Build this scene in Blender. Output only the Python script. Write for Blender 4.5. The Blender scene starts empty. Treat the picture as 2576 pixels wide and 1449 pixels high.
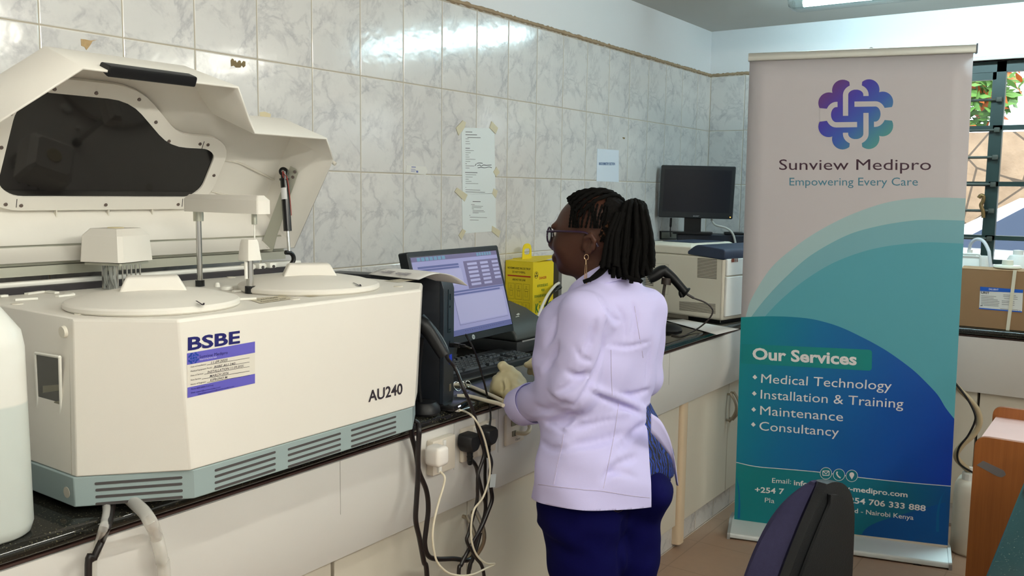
import bpy, bmesh, math, random
import numpy as np
from mathutils import Vector as V, Matrix as MX

# ------------------------------------------------------------------ camera, sky, exposure
SC = bpy.context.scene
COL = SC.collection
PI = math.pi
IW, IH, FPX = 2576.0, 1449.0, 2236.38
EYE = V((0.0, -2.0255, 1.45))
YAW, PITCH, ROLL = math.radians(34.958), math.radians(-6.216), math.radians(0.7846)
FW = V((math.cos(PITCH) * math.cos(YAW), math.cos(PITCH) * math.sin(YAW), math.sin(PITCH)))
_r = V((math.sin(YAW), -math.cos(YAW), 0)); _u = _r.cross(FW)
RT = math.cos(ROLL) * _r + math.sin(ROLL) * _u
UP = -math.sin(ROLL) * _r + math.cos(ROLL) * _u
cam_d = bpy.data.cameras.new('camera'); cam = bpy.data.objects.new('camera', cam_d); COL.objects.link(cam)
cam_d.sensor_width = 36; cam_d.lens = FPX / IW * 36; cam_d.clip_start = 0.02; cam_d.clip_end = 200
cam.matrix_world = MX(((RT.x, UP.x, -FW.x, EYE.x), (RT.y, UP.y, -FW.y, EYE.y), (RT.z, UP.z, -FW.z, EYE.z), (0, 0, 0, 1)))
SC.camera = cam
SC.view_settings.view_transform = 'Standard'; SC.view_settings.look = 'None'
SC.view_settings.gamma = 1; SC.view_settings.use_curve_mapping = False
SC.view_settings.exposure = 0.29
SC.cycles.use_denoising = True
SC.cycles.max_bounces = 8; SC.cycles.diffuse_bounces = 4; SC.cycles.glossy_bounces = 4
SC.cycles.transmission_bounces = 8; SC.cycles.transparent_max_bounces = 16
SC.cycles.caustics_reflective = False; SC.cycles.caustics_refractive = False
SC.cycles.sample_clamp_indirect = 4

world = bpy.data.worlds.new('sky'); SC.world = world; world.use_nodes = True
_bg = world.node_tree.nodes['Background']
_bg.inputs[0].default_value = (0.86, 0.93, 1.0, 1); _bg.inputs[1].default_value = 3.4
sun_d = bpy.data.lights.new('sun', 'SUN'); sun_d.energy = 2.6; sun_d.angle = 0.01; sun_d.color = (1, .95, .86)
sun = bpy.data.objects.new('sun', sun_d); COL.objects.link(sun)
sun.rotation_euler = (math.radians(20), math.radians(-42), 0)
TUBE_COOL = (0.72, 0.94, 1.0); TUBE_WARM = (1.0, 0.90, 0.79)
TUBE_E, ROOM_E = 80.0, 100.0

# ------------------------------------------------------------------ geometry helpers
def ray(px, py):
    return FW + RT * ((px - IW / 2) / FPX) - UP * ((py - IH / 2) / FPX)
def on(px, py, p0, n):
    """the point of the plane through p0 with normal n that the photograph shows at pixel px, py"""
    d = ray(px, py); n = V(n); t = (V(p0) - EYE).dot(n) / d.dot(n); return EYE + d * t
def atx(px, py, x): return on(px, py, (x, 0, 0), (1, 0, 0))
def aty(px, py, y): return on(px, py, (0, y, 0), (0, 1, 0))
def atz(px, py, z): return on(px, py, (0, 0, z), (0, 0, 1))
def atd(px, py, d):  # at depth d along the view direction
    return EYE + ray(px, py) * d

def lin(c):
    c = c / 255.0
    return c / 12.92 if c <= 0.04045 else ((c + 0.055) / 1.055) ** 2.4
def rgb(r, g, b): return (lin(r), lin(g), lin(b), 1)

MATS = {}
def mat(name, col, rough=0.5, metal=0.0, var=0.0, vscale=6.0, bump=0.0, bscale=80.0, emit=None, es=0.0, trans=0.0, alpha=1.0, spec=0.5, ior=1.45, coat=0.0, sheen=0.0):
    if name in MATS: return MATS[name]
    m = bpy.data.materials.new(name); m.use_nodes = True; MATS[name] = m
    nt = m.node_tree; b = nt.nodes['Principled BSDF']
    c = rgb(*col) if max(col) > 1.001 else (*col, 1)
    b.inputs['Base Color'].default_value = c
    b.inputs['Roughness'].default_value = rough; b.inputs['Metallic'].default_value = metal
    b.inputs['Specular IOR Level'].default_value = spec; b.inputs['IOR'].default_value = ior
    b.inputs['Transmission Weight'].default_value = trans; b.inputs['Alpha'].default_value = alpha
    b.inputs['Coat Weight'].default_value = coat; b.inputs['Sheen Weight'].default_value = sheen
    if emit: b.inputs['Emission Color'].default_value = (*emit, 1); b.inputs['Emission Strength'].default_value = es
    tc = None
    if var or bump:
        tc = nt.nodes.new('ShaderNodeTexCoord')
    if var:
        n = nt.nodes.new('ShaderNodeTexNoise'); n.inputs['Scale'].default_value = vscale; n.inputs['Detail'].default_value = 5
        nt.links.new(tc.outputs['Object'], n.inputs['Vector'])
        mx = nt.nodes.new('ShaderNodeMix'); mx.data_type = 'RGBA'
        mx.inputs[6].default_value = tuple(x * (1 - var) for x in c[:3]) + (1,)
        mx.inputs[7].default_value = tuple(min(1, x * (1 + var)) for x in c[:3]) + (1,)
        nt.links.new(n.outputs['Fac'], mx.inputs[0]); nt.links.new(mx.outputs[2], b.inputs['Base Color'])
    if bump:
        n2 = nt.nodes.new('ShaderNodeTexNoise'); n2.inputs['Scale'].default_value = bscale; n2.inputs['Detail'].default_value = 3
        nt.links.new(tc.outputs['Object'], n2.inputs['Vector'])
        bp = nt.nodes.new('ShaderNodeBump'); bp.inputs['Strength'].default_value = bump; bp.inputs['Distance'].default_value = 0.002
        nt.links.new(n2.outputs['Fac'], bp.inputs['Height']); nt.links.new(bp.outputs[0], b.inputs['Normal'])
    return m

class NT:
    """small node-graph writer"""
    def __init__(s, name):
        s.m = bpy.data.materials.new(name); s.m.use_nodes = True; s.nt = s.m.node_tree; s.b = s.nt.nodes['Principled BSDF']; MATS[name] = s.m
    def n(s, t, **kw):
        x = s.nt.nodes.new('ShaderNode' + t)
        for k, v in kw.items(): setattr(x, k, v)
        return x
    def put(s, sock, v):
        if hasattr(v, 'is_output') or isinstance(v, bpy.types.NodeSocket): s.nt.links.new(v, sock)
        elif v is not None: sock.default_value = v
    def math(s, op, a, b=None, c=None, clamp=False):
        x = s.n('Math', operation=op); x.use_clamp = clamp; s.put(x.inputs[0], a)
        if b is not None: s.put(x.inputs[1], b)
        if c is not None: s.put(x.inputs[2], c)
        return x.outputs[0]
    def mix(s, f, a, b):
        x = s.n('Mix', data_type='RGBA'); s.put(x.inputs[0], f); s.put(x.inputs[6], a); s.put(x.inputs[7], b); return x.outputs[2]
    def xyz(s, sock):
        x = s.n('SeparateXYZ'); s.nt.links.new(sock, x.inputs[0]); return x.outputs
    def comb(s, x, y, z):
        c = s.n('CombineXYZ'); s.put(c.inputs[0], x); s.put(c.inputs[1], y); s.put(c.inputs[2], z); return c.outputs[0]
    def noise(s, vec, scale, detail=4, rough=.5, dist=0.0):
        x = s.n('TexNoise'); s.nt.links.new(vec, x.inputs['Vector']); x.inputs['Scale'].default_value = scale
        x.inputs['Detail'].default_value = detail; x.inputs['Roughness'].default_value = rough; x.inputs['Distortion'].default_value = dist
        return x.outputs['Fac']
    def ramp(s, f, stops):
        x = s.n('ValToRGB'); s.put(x.inputs[0], f); e = x.color_ramp.elements
        while len(e) < len(stops): e.new(.5)
        for i, (p, c) in enumerate(stops): e[i].position = p; e[i].color = c if len(c) == 4 else (*c, 1)
        return x.outputs[0]
    def bump(s, h, st=.3, dist=.002):
        x = s.n('Bump'); x.inputs['Strength'].default_value = st; x.inputs['Distance'].default_value = dist; s.put(x.inputs['Height'], h); return x.outputs[0]
    def set(s, **kw):
        for k, v in kw.items(): s.put(s.b.inputs[k.replace('_', ' ')], v)
        return s.m

WORLD_M = {}
def wm(o): return WORLD_M.get(o.name, MX.Identity(4))
def tag(o, label=None, cat=None, group=None, kind=None):
    if label: o['label'] = label
    if cat: o['category'] = cat
    if group: o['group'] = group
    if kind: o['kind'] = kind
    return o
def empty(name, loc, label, cat, group=None, rz=0):
    o = bpy.data.objects.new(name, None); COL.objects.link(o); o.location = loc; o.rotation_euler = (0, 0, rz)
    o.empty_display_size = .05
    WORLD_M[o.name] = MX.Translation(V(loc)) @ MX.Rotation(rz, 4, 'Z')
    return tag(o, label, cat, group)

def bez(pts, n=8):
    """Catmull-Rom through the points"""
    P = [V(p) for p in pts]; out = []
    if len(P) < 3:
        return P
    for i in range(len(P) - 1):
        p0 = P[i - 1] if i else 2 * P[0] - P[1]; p1, p2 = P[i], P[i + 1]; p3 = P[i + 2] if i + 2 < len(P) else 2 * P[-1] - P[-2]
        for k in range(n):
            t = k / n
            out.append(.5 * ((2 * p1) + (p2 - p0) * t + (2 * p0 - 5 * p1 + 4 * p2 - p3) * t * t + (3 * p1 - p0 - 3 * p2 + p3) * t ** 3))
    out.append(P[-1]); return out

class MB:
    def __init__(s): s.bm = bmesh.new()
    def face(s, pts):
        try: return s.bm.faces.new([s.bm.verts.new(V(p)) for p in pts])
        except ValueError: return None
    def box(s, lo, hi, mtx=None, bev=0, seg=2):
        lo, hi = V(lo), V(hi)
        g = bmesh.ops.create_cube(s.bm, size=1)['verts']
        for v in g: v.co = V((lo[i] + (v.co[i] + .5) * (hi[i] - lo[i])) for i in range(3))
        if bev:
            es = list({e for v in g for e in v.link_edges})
            r = bmesh.ops.bevel(s.bm, geom=es, offset=bev, segments=seg, profile=.5, affect='EDGES')
            g = list({v for f in r['faces'] for v in f.verts} | {v for v in g if v.is_valid})
        if mtx is not None:
            for v in g: v.co = mtx @ v.co
        return g
    def prism(s, poly, f0, f1):
        """two rings of the 2-D polygon, mapped to space by f0 and f1, skinned and capped"""
        a = [s.bm.verts.new(V(f0(*p))) for p in poly]; b = [s.bm.verts.new(V(f1(*p))) for p in poly]
        n = len(poly)
        for i in range(n):
            s.bm.faces.new((a[i], a[(i + 1) % n], b[(i + 1) % n], b[i]))
        s.bm.faces.new(a[::-1]); s.bm.faces.new(b)
    def loft(s, rings, cap=True, closed=True):
        R = [[s.bm.verts.new(V(p)) for p in r] for r in rings]; n = len(R[0])
        for a, b in zip(R[:-1], R[1:]):
            for i in range(n if closed else n - 1):
                s.bm.faces.new((a[i], a[(i + 1) % n], b[(i + 1) % n], b[i]))
        if cap and closed:
            s.bm.faces.new(R[0][::-1]); s.bm.faces.new(R[-1])
        return R
    def tube(s, pts, r, n=8, sm=8, cap=True):
        P = bez(pts, sm) if sm else [V(p) for p in pts]
        rs = r if callable(r) else (lambda t: r)
        rings = []; T0 = (P[1] - P[0]).normalized()
        nrm = T0.orthogonal().normalized()
        for i, p in enumerate(P):
            T = ((P[min(i + 1, len(P) - 1)] - P[max(i - 1, 0)])).normalized()
            nrm = (nrm - T * nrm.dot(T)).normalized(); bn = T.cross(nrm)
            q = rs(i / (len(P) - 1))
            rings.append([p + (nrm * math.cos(2 * PI * k / n) + bn * math.sin(2 * PI * k / n)) * q for k in range(n)])
        s.loft(rings, cap)
    def cyl(s, a, b, r0, r1=None, n=20):
        r1 = r0 if r1 is None else r1
        a, b = V(a), V(b); T = (b - a).normalized(); x = T.orthogonal().normalized(); y = T.cross(x)
        s.loft([[p + (x * math.cos(2 * PI * k / n) + y * math.sin(2 * PI * k / n)) * r for k in range(n)] for p, r in ((a, r0), (b, r1))])
    def lathe(s, c, prof, n=32, axis=(0, 0, 1)):
        c = V(c); T = V(axis).normalized(); x = T.orthogonal().normalized() if abs(T.z) < .99 else V((1, 0, 0)); y = T.cross(x)
        s.loft([[c + T * h + (x * math.cos(2 * PI * k / n) + y * math.sin(2 * PI * k / n)) * max(r, 1e-5) for k in range(n)] for r, h in prof])
    def grid(s, f, nu, nv):
        vs = [[s.bm.verts.new(V(f(i / nu, j / nv))) for j in range(nv + 1)] for i in range(nu + 1)]
        for i in range(nu):
            for j in range(nv):
                s.bm.faces.new((vs[i][j], vs[i + 1][j], vs[i + 1][j + 1], vs[i][j + 1]))
    def text(s, body, p, xd, yd, cap, width=None, align='L', off=.0006, bold=0.0, shear=0.0, ext=.0003):
        """flat lettering: left (or centre) end of the baseline at p, capital height cap, stretched to width"""
        cu = bpy.data.curves.new('t', 'FONT'); cu.body = body; cu.size = 1; cu.resolution_u = 3; cu.offset = bold; cu.shear = shear
        ob = bpy.data.objects.new('t', cu); COL.objects.link(ob)
        dg = bpy.context.evaluated_depsgraph_get(); me = bpy.data.meshes.new_from_object(ob.evaluated_get(dg))
        bpy.data.objects.remove(ob); bpy.data.curves.remove(cu)
        if not me.vertices: return
        xs = [v.co.x for v in me.vertices]; x0, x1 = min(xs), max(xs)
        sy = cap / .73; sx = width / (x1 - x0) if width else sy
        xd, yd = V(xd).normalized(), V(yd).normalized(); nd = xd.cross(yd)
        p = V(p) + nd * off; dx = -x0 if align == 'L' else -(x0 + x1) / 2
        base = len(s.bm.verts); tmp = bmesh.new(); tmp.from_mesh(me)
        mp = {}
        for v in tmp.verts: mp[v] = s.bm.verts.new(p + xd * ((v.co.x + dx) * sx) + yd * (v.co.y * sy))
        for f in tmp.faces:
            try: s.bm.faces.new([mp[v] for v in f.verts])
            except ValueError: pass
        tmp.free(); bpy.data.meshes.remove(me)

def obj(name, mb, m, parent=None, smooth=35, bevel=0, bseg=2, sub=0, solid=0, keep=False, recalc=True):
    bm = mb.bm if isinstance(mb, MB) else mb
    if recalc: bmesh.ops.recalc_face_normals(bm, faces=bm.faces)
    me = bpy.data.meshes.new(name)
    if parent is not None: bm.transform(wm(parent).inverted())
    bm.to_mesh(me); bm.free()
    if smooth:
        for p in me.polygons: p.use_smooth = True
        me.set_sharp_from_angle(angle=math.radians(smooth))
    me.materials.append(m)
    o = bpy.data.objects.new(name, me); COL.objects.link(o)
    WORLD_M[o.name] = wm(parent) if parent is not None else MX.Identity(4)
    if parent is not None: o.parent = parent
    if solid:
        d = o.modifiers.new('solid', 'SOLIDIFY'); d.thickness = solid; d.offset = 0
    if bevel:
        d = o.modifiers.new('bevel', 'BEVEL'); d.width = bevel; d.segments = bseg; d.limit_method = 'ANGLE'; d.angle_limit = math.radians(40)
        d.harden_normals = False
    if sub:
        d = o.modifiers.new('sub', 'SUBSURF'); d.levels = sub; d.render_levels = sub
    return o
def single(name, mb, m, label, cat, group=None, **kw):
    """a thing that is one mesh, its origin moved to its base"""
    bm = mb.bm if isinstance(mb, MB) else mb
    c = V((0, 0, 0))
    for v in bm.verts: c += v.co
    c /= max(1, len(bm.verts)); c.z = min(v.co.z for v in bm.verts)
    bmesh.ops.recalc_face_normals(bm, faces=bm.faces); bm.transform(MX.Translation(-c))
    o = obj(name, bm, m, None, **kw); o.location = c; WORLD_M[o.name] = MX.Translation(c)
    return tag(o, label, cat, group)
def pieces(name, mb, m, parent=None, **kw):
    """every connected piece of the builder becomes an object of its own"""
    bm = mb.bm; left = set(bm.verts); out = []
    bm.verts.index_update()
    while left:
        st = [next(iter(left))]; comp = set(st)
        while st:
            v = st.pop()
            for e in v.link_edges:
                w = e.other_vert(v)
                if w not in comp: comp.add(w); st.append(w)
        left -= comp; out.append(comp)
    out.sort(key=lambda c: min(v.index for v in c))
    for comp in out:
        nb = MB(); mp = {v: nb.bm.verts.new(v.co) for v in sorted(comp, key=lambda v: v.index)}
        for f in {f for v in comp for f in v.link_faces}:
            try: nb.bm.faces.new([mp[v] for v in f.verts])
            except ValueError: pass
        obj(name, nb, m, parent, **kw)
    bm.free()
def struct(name, mb, m, parent=None, **kw):
    o = obj(name, mb, m, parent, **kw)
    if parent is None: o['kind'] = 'structure'
    return o
def rrect(w, h, r, n=5, cx=0, cy=0):
    out = []
    for (sx, sy, a0) in ((1, 1, 0), (-1, 1, 90), (-1, -1, 180), (1, -1, 270)):
        for k in range(n + 1):
            a = math.radians(a0 + 90 * k / n)
            out.append((cx + sx * (w / 2 - r) + r * math.cos(a), cy + sy * (h / 2 - r) + r * math.sin(a)))
    return out
def round_poly(pts, r, n=5):
    out = []; N = len(pts)
    for i in range(N):
        p = V((*pts[i], 0)); a = V((*pts[i - 1], 0)); b = V((*pts[(i + 1) % N], 0))
        rr = r[i] if isinstance(r, (list, tuple)) else r
        u = (a - p); w = (b - p); d = min(rr, u.length * .45, w.length * .45)
        q0 = p + u.normalized() * d; q1 = p + w.normalized() * d
        for k in range(n + 1):
            t = k / n; q = q0 * (1 - t) ** 2 + p * 2 * t * (1 - t) + q1 * t * t; out.append((q.x, q.y))
    return out
# ------------------------------------------------------------------ the room
XE = 4.824; ZC = 2.355; ZT = 2.1076; YR = -4.6; XB = -1.9
def tile_material(name, axis, phase, zphase=.0035, dirt=True):
    t = NT(name); g = t.n('NewGeometry'); x, y, z = t.xyz(g.outputs['Position'])
    u = t.math('MULTIPLY', t.math('SUBTRACT', x if axis == 'x' else y, phase), 5.0)
    w = t.math('MULTIPLY', t.math('SUBTRACT', z, zphase), 1 / .3)
    fu, fw = t.math('FRACT', u), t.math('FRACT', w); iu, iw = t.math('FLOOR', u), t.math('FLOOR', w)
    du = t.math('MULTIPLY', t.math('MINIMUM', fu, t.math('SUBTRACT', 1.0, fu)), .2)
    dw = t.math('MULTIPLY', t.math('MINIMUM', fw, t.math('SUBTRACT', 1.0, fw)), .3)
    d = t.math('MINIMUM', du, dw)
    grout = t.math('SUBTRACT', 1.0, t.math('SMOOTHSTEP', .0012, .0022, d)) if False else t.math('LESS_THAN', d, .0017)
    wn = t.n('TexWhiteNoise', noise_dimensions='2D'); t.put(wn.inputs['Vector'], t.comb(iu, iw, 0.0))
    seed = t.math('FLOOR', t.math('MULTIPLY', wn.outputs['Value'], 3.0))
    vec = t.comb(t.math('ADD', t.math('MULTIPLY', fu, .2), t.math('MULTIPLY', seed, 3.7)), t.math('MULTIPLY', fw, .3), seed)
    n0 = t.noise(vec, 7, 5, .62, .5)
    v1 = t.math('ABSOLUTE', t.math('SUBTRACT', n0, .5))
    vein = t.math('SUBTRACT', 1.0, t.math('MULTIPLY', v1, 22.0, clamp=True), clamp=True)
    patch = t.noise(vec, 9, 6, .72)
    vein = t.math('MULTIPLY', vein, t.math('MULTIPLY', t.math('SUBTRACT', patch, .33), 2.6, clamp=True))
    cloud = t.noise(vec, 5, 3)
    base = t.mix(cloud, rgb(222, 220, 217), rgb(206, 205, 204))
    col = t.mix(t.math('MULTIPLY', vein, .7), base, rgb(150, 150, 157))
    col = t.mix(t.math('MULTIPLY', t.math('SUBTRACT', patch, .5, clamp=True), 1.6), col, rgb(164, 164, 170))
    gcol = rgb(186, 176, 158)
    edge = t.math('MULTIPLY', t.math('LESS_THAN', d, .0042), t.math('SUBTRACT', 1.0, grout))
    col = t.mix(t.math('MULTIPLY', edge, .5), col, rgb(238, 236, 232))
    col = t.mix(grout, col, gcol)
    rough = t.math('ADD', .13, t.math('MULTIPLY', grout, .5))
    hgt = t.math('ADD', t.math('MULTIPLY', t.math('MINIMUM', d, .004), 1.0), t.math('MULTIPLY', t.noise(g.outputs['Position'], 22, 2), .0012))
    wn2 = t.n('TexWhiteNoise', noise_dimensions='3D'); t.put(wn2.inputs['Vector'], t.comb(iu, iw, 4.0))
    bp = t.bump(hgt, .55, 1.0)
    nm = t.n('VectorMath', operation='ADD'); sc = t.n('VectorMath', operation='SCALE'); sb = t.n('VectorMath', operation='SUBTRACT')
    t.put(sb.inputs[0], wn2.outputs['Color']); sb.inputs[1].default_value = (.5, .5, .5); t.put(sc.inputs[0], sb.outputs[0]); sc.inputs['Scale'].default_value = .012
    t.put(nm.inputs[0], bp); t.put(nm.inputs[1], sc.outputs[0])
    nn = t.n('VectorMath', operation='NORMALIZE'); t.put(nn.inputs[0], nm.outputs[0])
    return t.set(Base_Color=col, Roughness=rough, Normal=nn.outputs[0])
M_tileL = tile_material('tile_side', 'x', .05185)
M_tileE = tile_material('tile_end', 'y', -.20292)
M_paint = mat('wall_paint', (226, 229, 232), .75, var=.02, vscale=3, bump=.15, bscale=60)
M_ceil = mat('ceiling_paint', (206, 204, 198), .85, var=.02, vscale=2)
M_grout = mat('mortar', (158, 138, 112), .9, var=.25, vscale=60, bump=.6, bscale=150)

def floor_material():
    t = NT('floor_tile'); g = t.n('NewGeometry'); x, y, z = t.xyz(g.outputs['Position'])
    def dist(a, p):
        f = t.math('FRACT', t.math('MULTIPLY', t.math('SUBTRACT', a, p), 1 / .3)); return t.math('MINIMUM', f, t.math('SUBTRACT', 1.0, f))
    d = t.math('MINIMUM', dist(x, .1), dist(y, -.02)); gr = t.math('LESS_THAN', d, .008)
    n = t.noise(g.outputs['Position'], 30, 6, .65); n2 = t.noise(g.outputs['Position'], 3, 3)
    c = t.mix(n, rgb(150, 122, 102), rgb(176, 146, 122)); c = t.mix(t.math('MULTIPLY', n2, .5), c, rgb(146, 120, 102))
    c = t.mix(t.math('MULTIPLY', gr, .6), c, rgb(128, 104, 88))
    return t.set(Base_Color=c, Roughness=t.math('ADD', .3, t.math('MULTIPLY', n, .2)), Normal=t.bump(n, .06))
mb = MB(); mb.face([(XB, YR, 0), (XE + .3, YR, 0), (XE + .3, .2, 0), (XB, .2, 0)]); struct('floor', mb, floor_material())
mb = MB(); mb.box((XB - .1, YR - .2, ZC), (XE + .3, .2, ZC + .12)); struct('ceiling', mb, M_ceil)
# side wall with the bench: plaster, and the cladding a few mm proud of it
mb = MB(); mb.box((XB - .1, .006, -.05), (XE + .25, .2, ZC)); wl = struct('wall_left', mb, M_paint)
mb = MB(); mb.box((XB, 0, 0), (XE, .006, ZT)); struct('tile_cladding', mb, M_tileL, wl)
# end wall with the window opening
WY0, WY1, WZ0, WZ1 = -1.23, -3.9, 1.06, 2.098
mb = MB()
mb.box((XE + .006, WY0, -.05), (XE + .25, .006, ZC)); mb.box((XE + .006, YR, -.05), (XE + .25, WY1, ZC))
mb.box((XE + .006, WY1, -.05), (XE + .25, WY0, WZ0)); mb.box((XE + .006, WY1, WZ1), (XE + .25, WY0, ZC))
we = struct('wall_end', mb, M_paint)
mb = MB(); mb.box((XE, WY0, 0), (XE + .006, 0, ZT)); mb.box((XE, YR, 0), (XE + .006, WY0, WZ0)); struct('tile_cladding', mb, M_tileE, we)
# the walls behind the photographer
mb = MB(); mb.box((XB - .1, YR - .2, -.05), (XE + .25, YR, ZC)); struct('wall_right', mb, M_paint)
mb = MB(); mb.box((XB - .2, YR, -.05), (XB - .1 + .1, .2, ZC)); struct('wall_back', mb, M_paint)
# mortar lines on top of the tiles, ragged
random.seed(3)
def ragged(pts, r, nrm):
    mb = MB(); P = bez(pts, 24)
    rings = []
    for p in P:
        q = V(p) + V((0, 0, random.uniform(-.0015, .0015))); k = r * random.uniform(.75, 1.25); n = V(nrm)
        rings.append([q + V((0, 0, k)), q + n * k * .8 + V((0, 0, k * .4)), q + n * k * .8 - V((0, 0, k * .5)), q - V((0, 0, k))])
    mb.loft(rings); return mb
struct('trim_1', ragged([(2.09 + i * .3, -.001, ZT + .006) for i in range(10)] + [(XE, -.001, ZT + .004)], .0085, (0, -1, 0)), M_grout)
struct('trim_2', ragged([(XE - .001, -i * .22, ZT + .006) for i in range(7)], .008, (-1, 0, 0)), M_grout)
# marks on the tiles: torn glue patches and scraps of tape
M_glue = mat('old_glue', (178, 150, 108), .8, var=.25, vscale=120)
M_glue2 = mat('old_glue_dark', (120, 104, 72), .8, var=.3, vscale=150)
def patch(name, pix, m, label, y=-.0008, cat='glue mark', **kw):
    mb = MB(); P = [aty(a, b, 0) for a, b in pix]
    for p in P: p.y = -.0002
    Q = [p + V((0, y, 0)) for p in P]
    mb.loft([P, Q]); return single(name, mb, m, label, cat, smooth=0, **kw)
patch('glue_patch', [(203, 98), (213, 99), (228, 102), (244, 100), (232, 104), (229, 110), (225, 116), (217, 126), (212, 118), (204, 115)], M_glue, 'torn patch of tan glue on the tiles above the open lid')
patch('glue_patch', [(580, 152), (584, 147), (588, 150), (588, 153), (592, 152), (596, 158), (601, 152), (605, 153), (606, 160), (609, 157), (612, 153), (617, 155), (617, 166), (612, 170), (608, 164), (604, 170), (593, 170), (588, 165), (581, 167)], M_glue2, 'ragged olive glue remains on the tile right of the lid handle')
patch('tape_scrap', [(653, 282), (666, 281), (681, 287), (680, 296), (653, 296)], mat('tape_pale', (214, 200, 164), .6), 'small yellowed tape scrap on the tile beside the lid notch', cat='tape')
patch('glue_patch', [(1566, 345), (1572, 346), (1571, 350), (1567, 349)], M_glue2, 'tiny dark glue speck on the tile above the paper notice')

# ------------------------------------------------------------------ window in the end wall
M_steel = mat('window_steel', (26, 48, 46), .4, var=.15, vscale=20)
M_bar = mat('bar_paint', (58, 62, 56), .55, var=.2, vscale=60)
M_reveal = mat('reveal_paint', (216, 206, 200), .7, var=.05)
def glass_material():
    t = NT('window_glass'); tr = t.n('BsdfTransparent'); tr.inputs[0].default_value = (.95, .98, .97, 1); gl = t.n('BsdfGlossy'); gl.inputs['Roughness'].default_value = .02
    fr = t.n('Fresnel'); fr.inputs[0].default_value = 1.35
    mx = t.n('MixShader'); t.nt.links.new(fr.outputs[0], mx.inputs[0]); t.nt.links.new(tr.outputs[0], mx.inputs[1]); t.nt.links.new(gl.outputs[0], mx.inputs[2])
    t.nt.links.new(mx.outputs[0], t.nt.nodes['Material Output'].inputs[0]); t.nt.nodes.remove(t.b); return t.m
M_glass = glass_material()
win = MB(); FX = XE + .05
def bar(mb, y0, y1, z0, z1, x0=FX, x1=FX + .045): mb.box((x0, min(y0, y1), min(z0, z1)), (x1, max(y0, y1), max(z0, z1)))
bar(win, WY0, WY1, WZ1 - .05, WZ1); bar(win, WY0, WY1, WZ0, WZ0 + .04); bar(win, WY0, WY0 - .035, WZ0, WZ1); bar(win, WY1, WY1 + .035, WZ0, WZ1)
mull = [-1.447, -1.95, -2.45, -2.95, -3.45]
for k, y in enumerate(mull): bar(win, y + .02, y - .02, WZ0, WZ1)
zb = [atx(2548, q, FX).z for q in (320, 463, 600)] + [1.14]
for z in zb:
    bar(win, WY0, WY1, z - .011, z + .011)
wo = struct('window_1', win, M_steel)
sash = MB()
for k, (a, b) in enumerate(zip([WY0 - .035] + [y - .02 for y in mull], [y + .02 for y in mull] + [WY1 + .035])):
    if k % 2 == 0:
        bar(sash, a, b, WZ1 - .085, WZ1 - .05, FX + .004, FX + .036); bar(sash, a, a - .016, WZ0 + .04, WZ1 - .05, FX + .004, FX + .036); bar(sash, b + .016, b, WZ0 + .04, WZ1 - .05, FX + .004, FX + .036)
struct('sash', sash, M_steel, wo)
gl = MB(); gl.box((FX + .02, WY1, WZ0), (FX + .024, WY0, WZ1)); struct('pane', gl, M_glass, wo)
rb = MB()
for q in (252, 328, 396, 464, 530, 600):
    z = atx(2470, q, FX - .012).z
    for ga, gb in zip([WY0] + mull[1::2], mull[0::2] + [WY1]): rb.cyl((FX - .012, ga - .002, z), (FX - .012, gb + .0, z), .0065, n=8)
    for y in mull: rb.box((FX - .026, y - .012, z - .012), (FX, y + .012, z + .012), bev=.003)
struct('guard_bars', rb, M_bar, wo)
sl = MB(); sl.box((XE - .012, WY1 - .02, WZ1), (XE + .05, WY0 + .03, WZ1 + .018), bev=.004); sl.box((XE - .02, WY1, WZ0 - .02), (XE + .05, WY0, WZ0)); struct('window_frame', sl, M_reveal, wo)
mb = MB(); p = [atx(2462, 498, FX - .03), atx(2467, 492, FX - .03), atx(2474, 494, FX - .03), atx(2473, 506, FX - .03), atx(2468, 516, FX - .03), atx(2473, 532, FX - .03), atx(2474, 548, FX - .03)]
mb.tube(p, .009, 8, 5); struct('casement_stay', mb, mat('stay_brass', (120, 96, 60), .5, .6), wo)
# ------------------------------------------------------------------ what stands outside the window
M_ground = mat('yard_ground', (170, 165, 158), .9, var=.2)
mb = MB(); mb.face([(XE + .25, -12, .0), (16, -12, .0), (16, 9, .0), (XE + .25, 9, .0)]); o = struct('ground', mb, M_ground)
def rock_material():
    t = NT('rubble_stone'); tc = t.n('TexCoord'); vo = t.n('TexVoronoi', feature='DISTANCE_TO_EDGE'); vo.inputs['Scale'].default_value = 2.6
    t.put(vo.inputs['Vector'], tc.outputs['Object']); n = t.noise(tc.outputs['Object'], 5, 6)
    c = t.mix(n, rgb(120, 96, 76), rgb(176, 150, 124)); c = t.mix(t.math('LESS_THAN', vo.outputs['Distance'], .025), c, rgb(90, 76, 64))
    return t.set(Base_Color=c, Roughness=.9, Normal=t.bump(t.math('ADD', vo.outputs['Distance'], n), .6, .05))
mb = MB(); mb.box((10.4, -10, 0), (10.9, 6, 2.12)); tag(struct('garden_wall_outside', mb, rock_material()))
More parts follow.
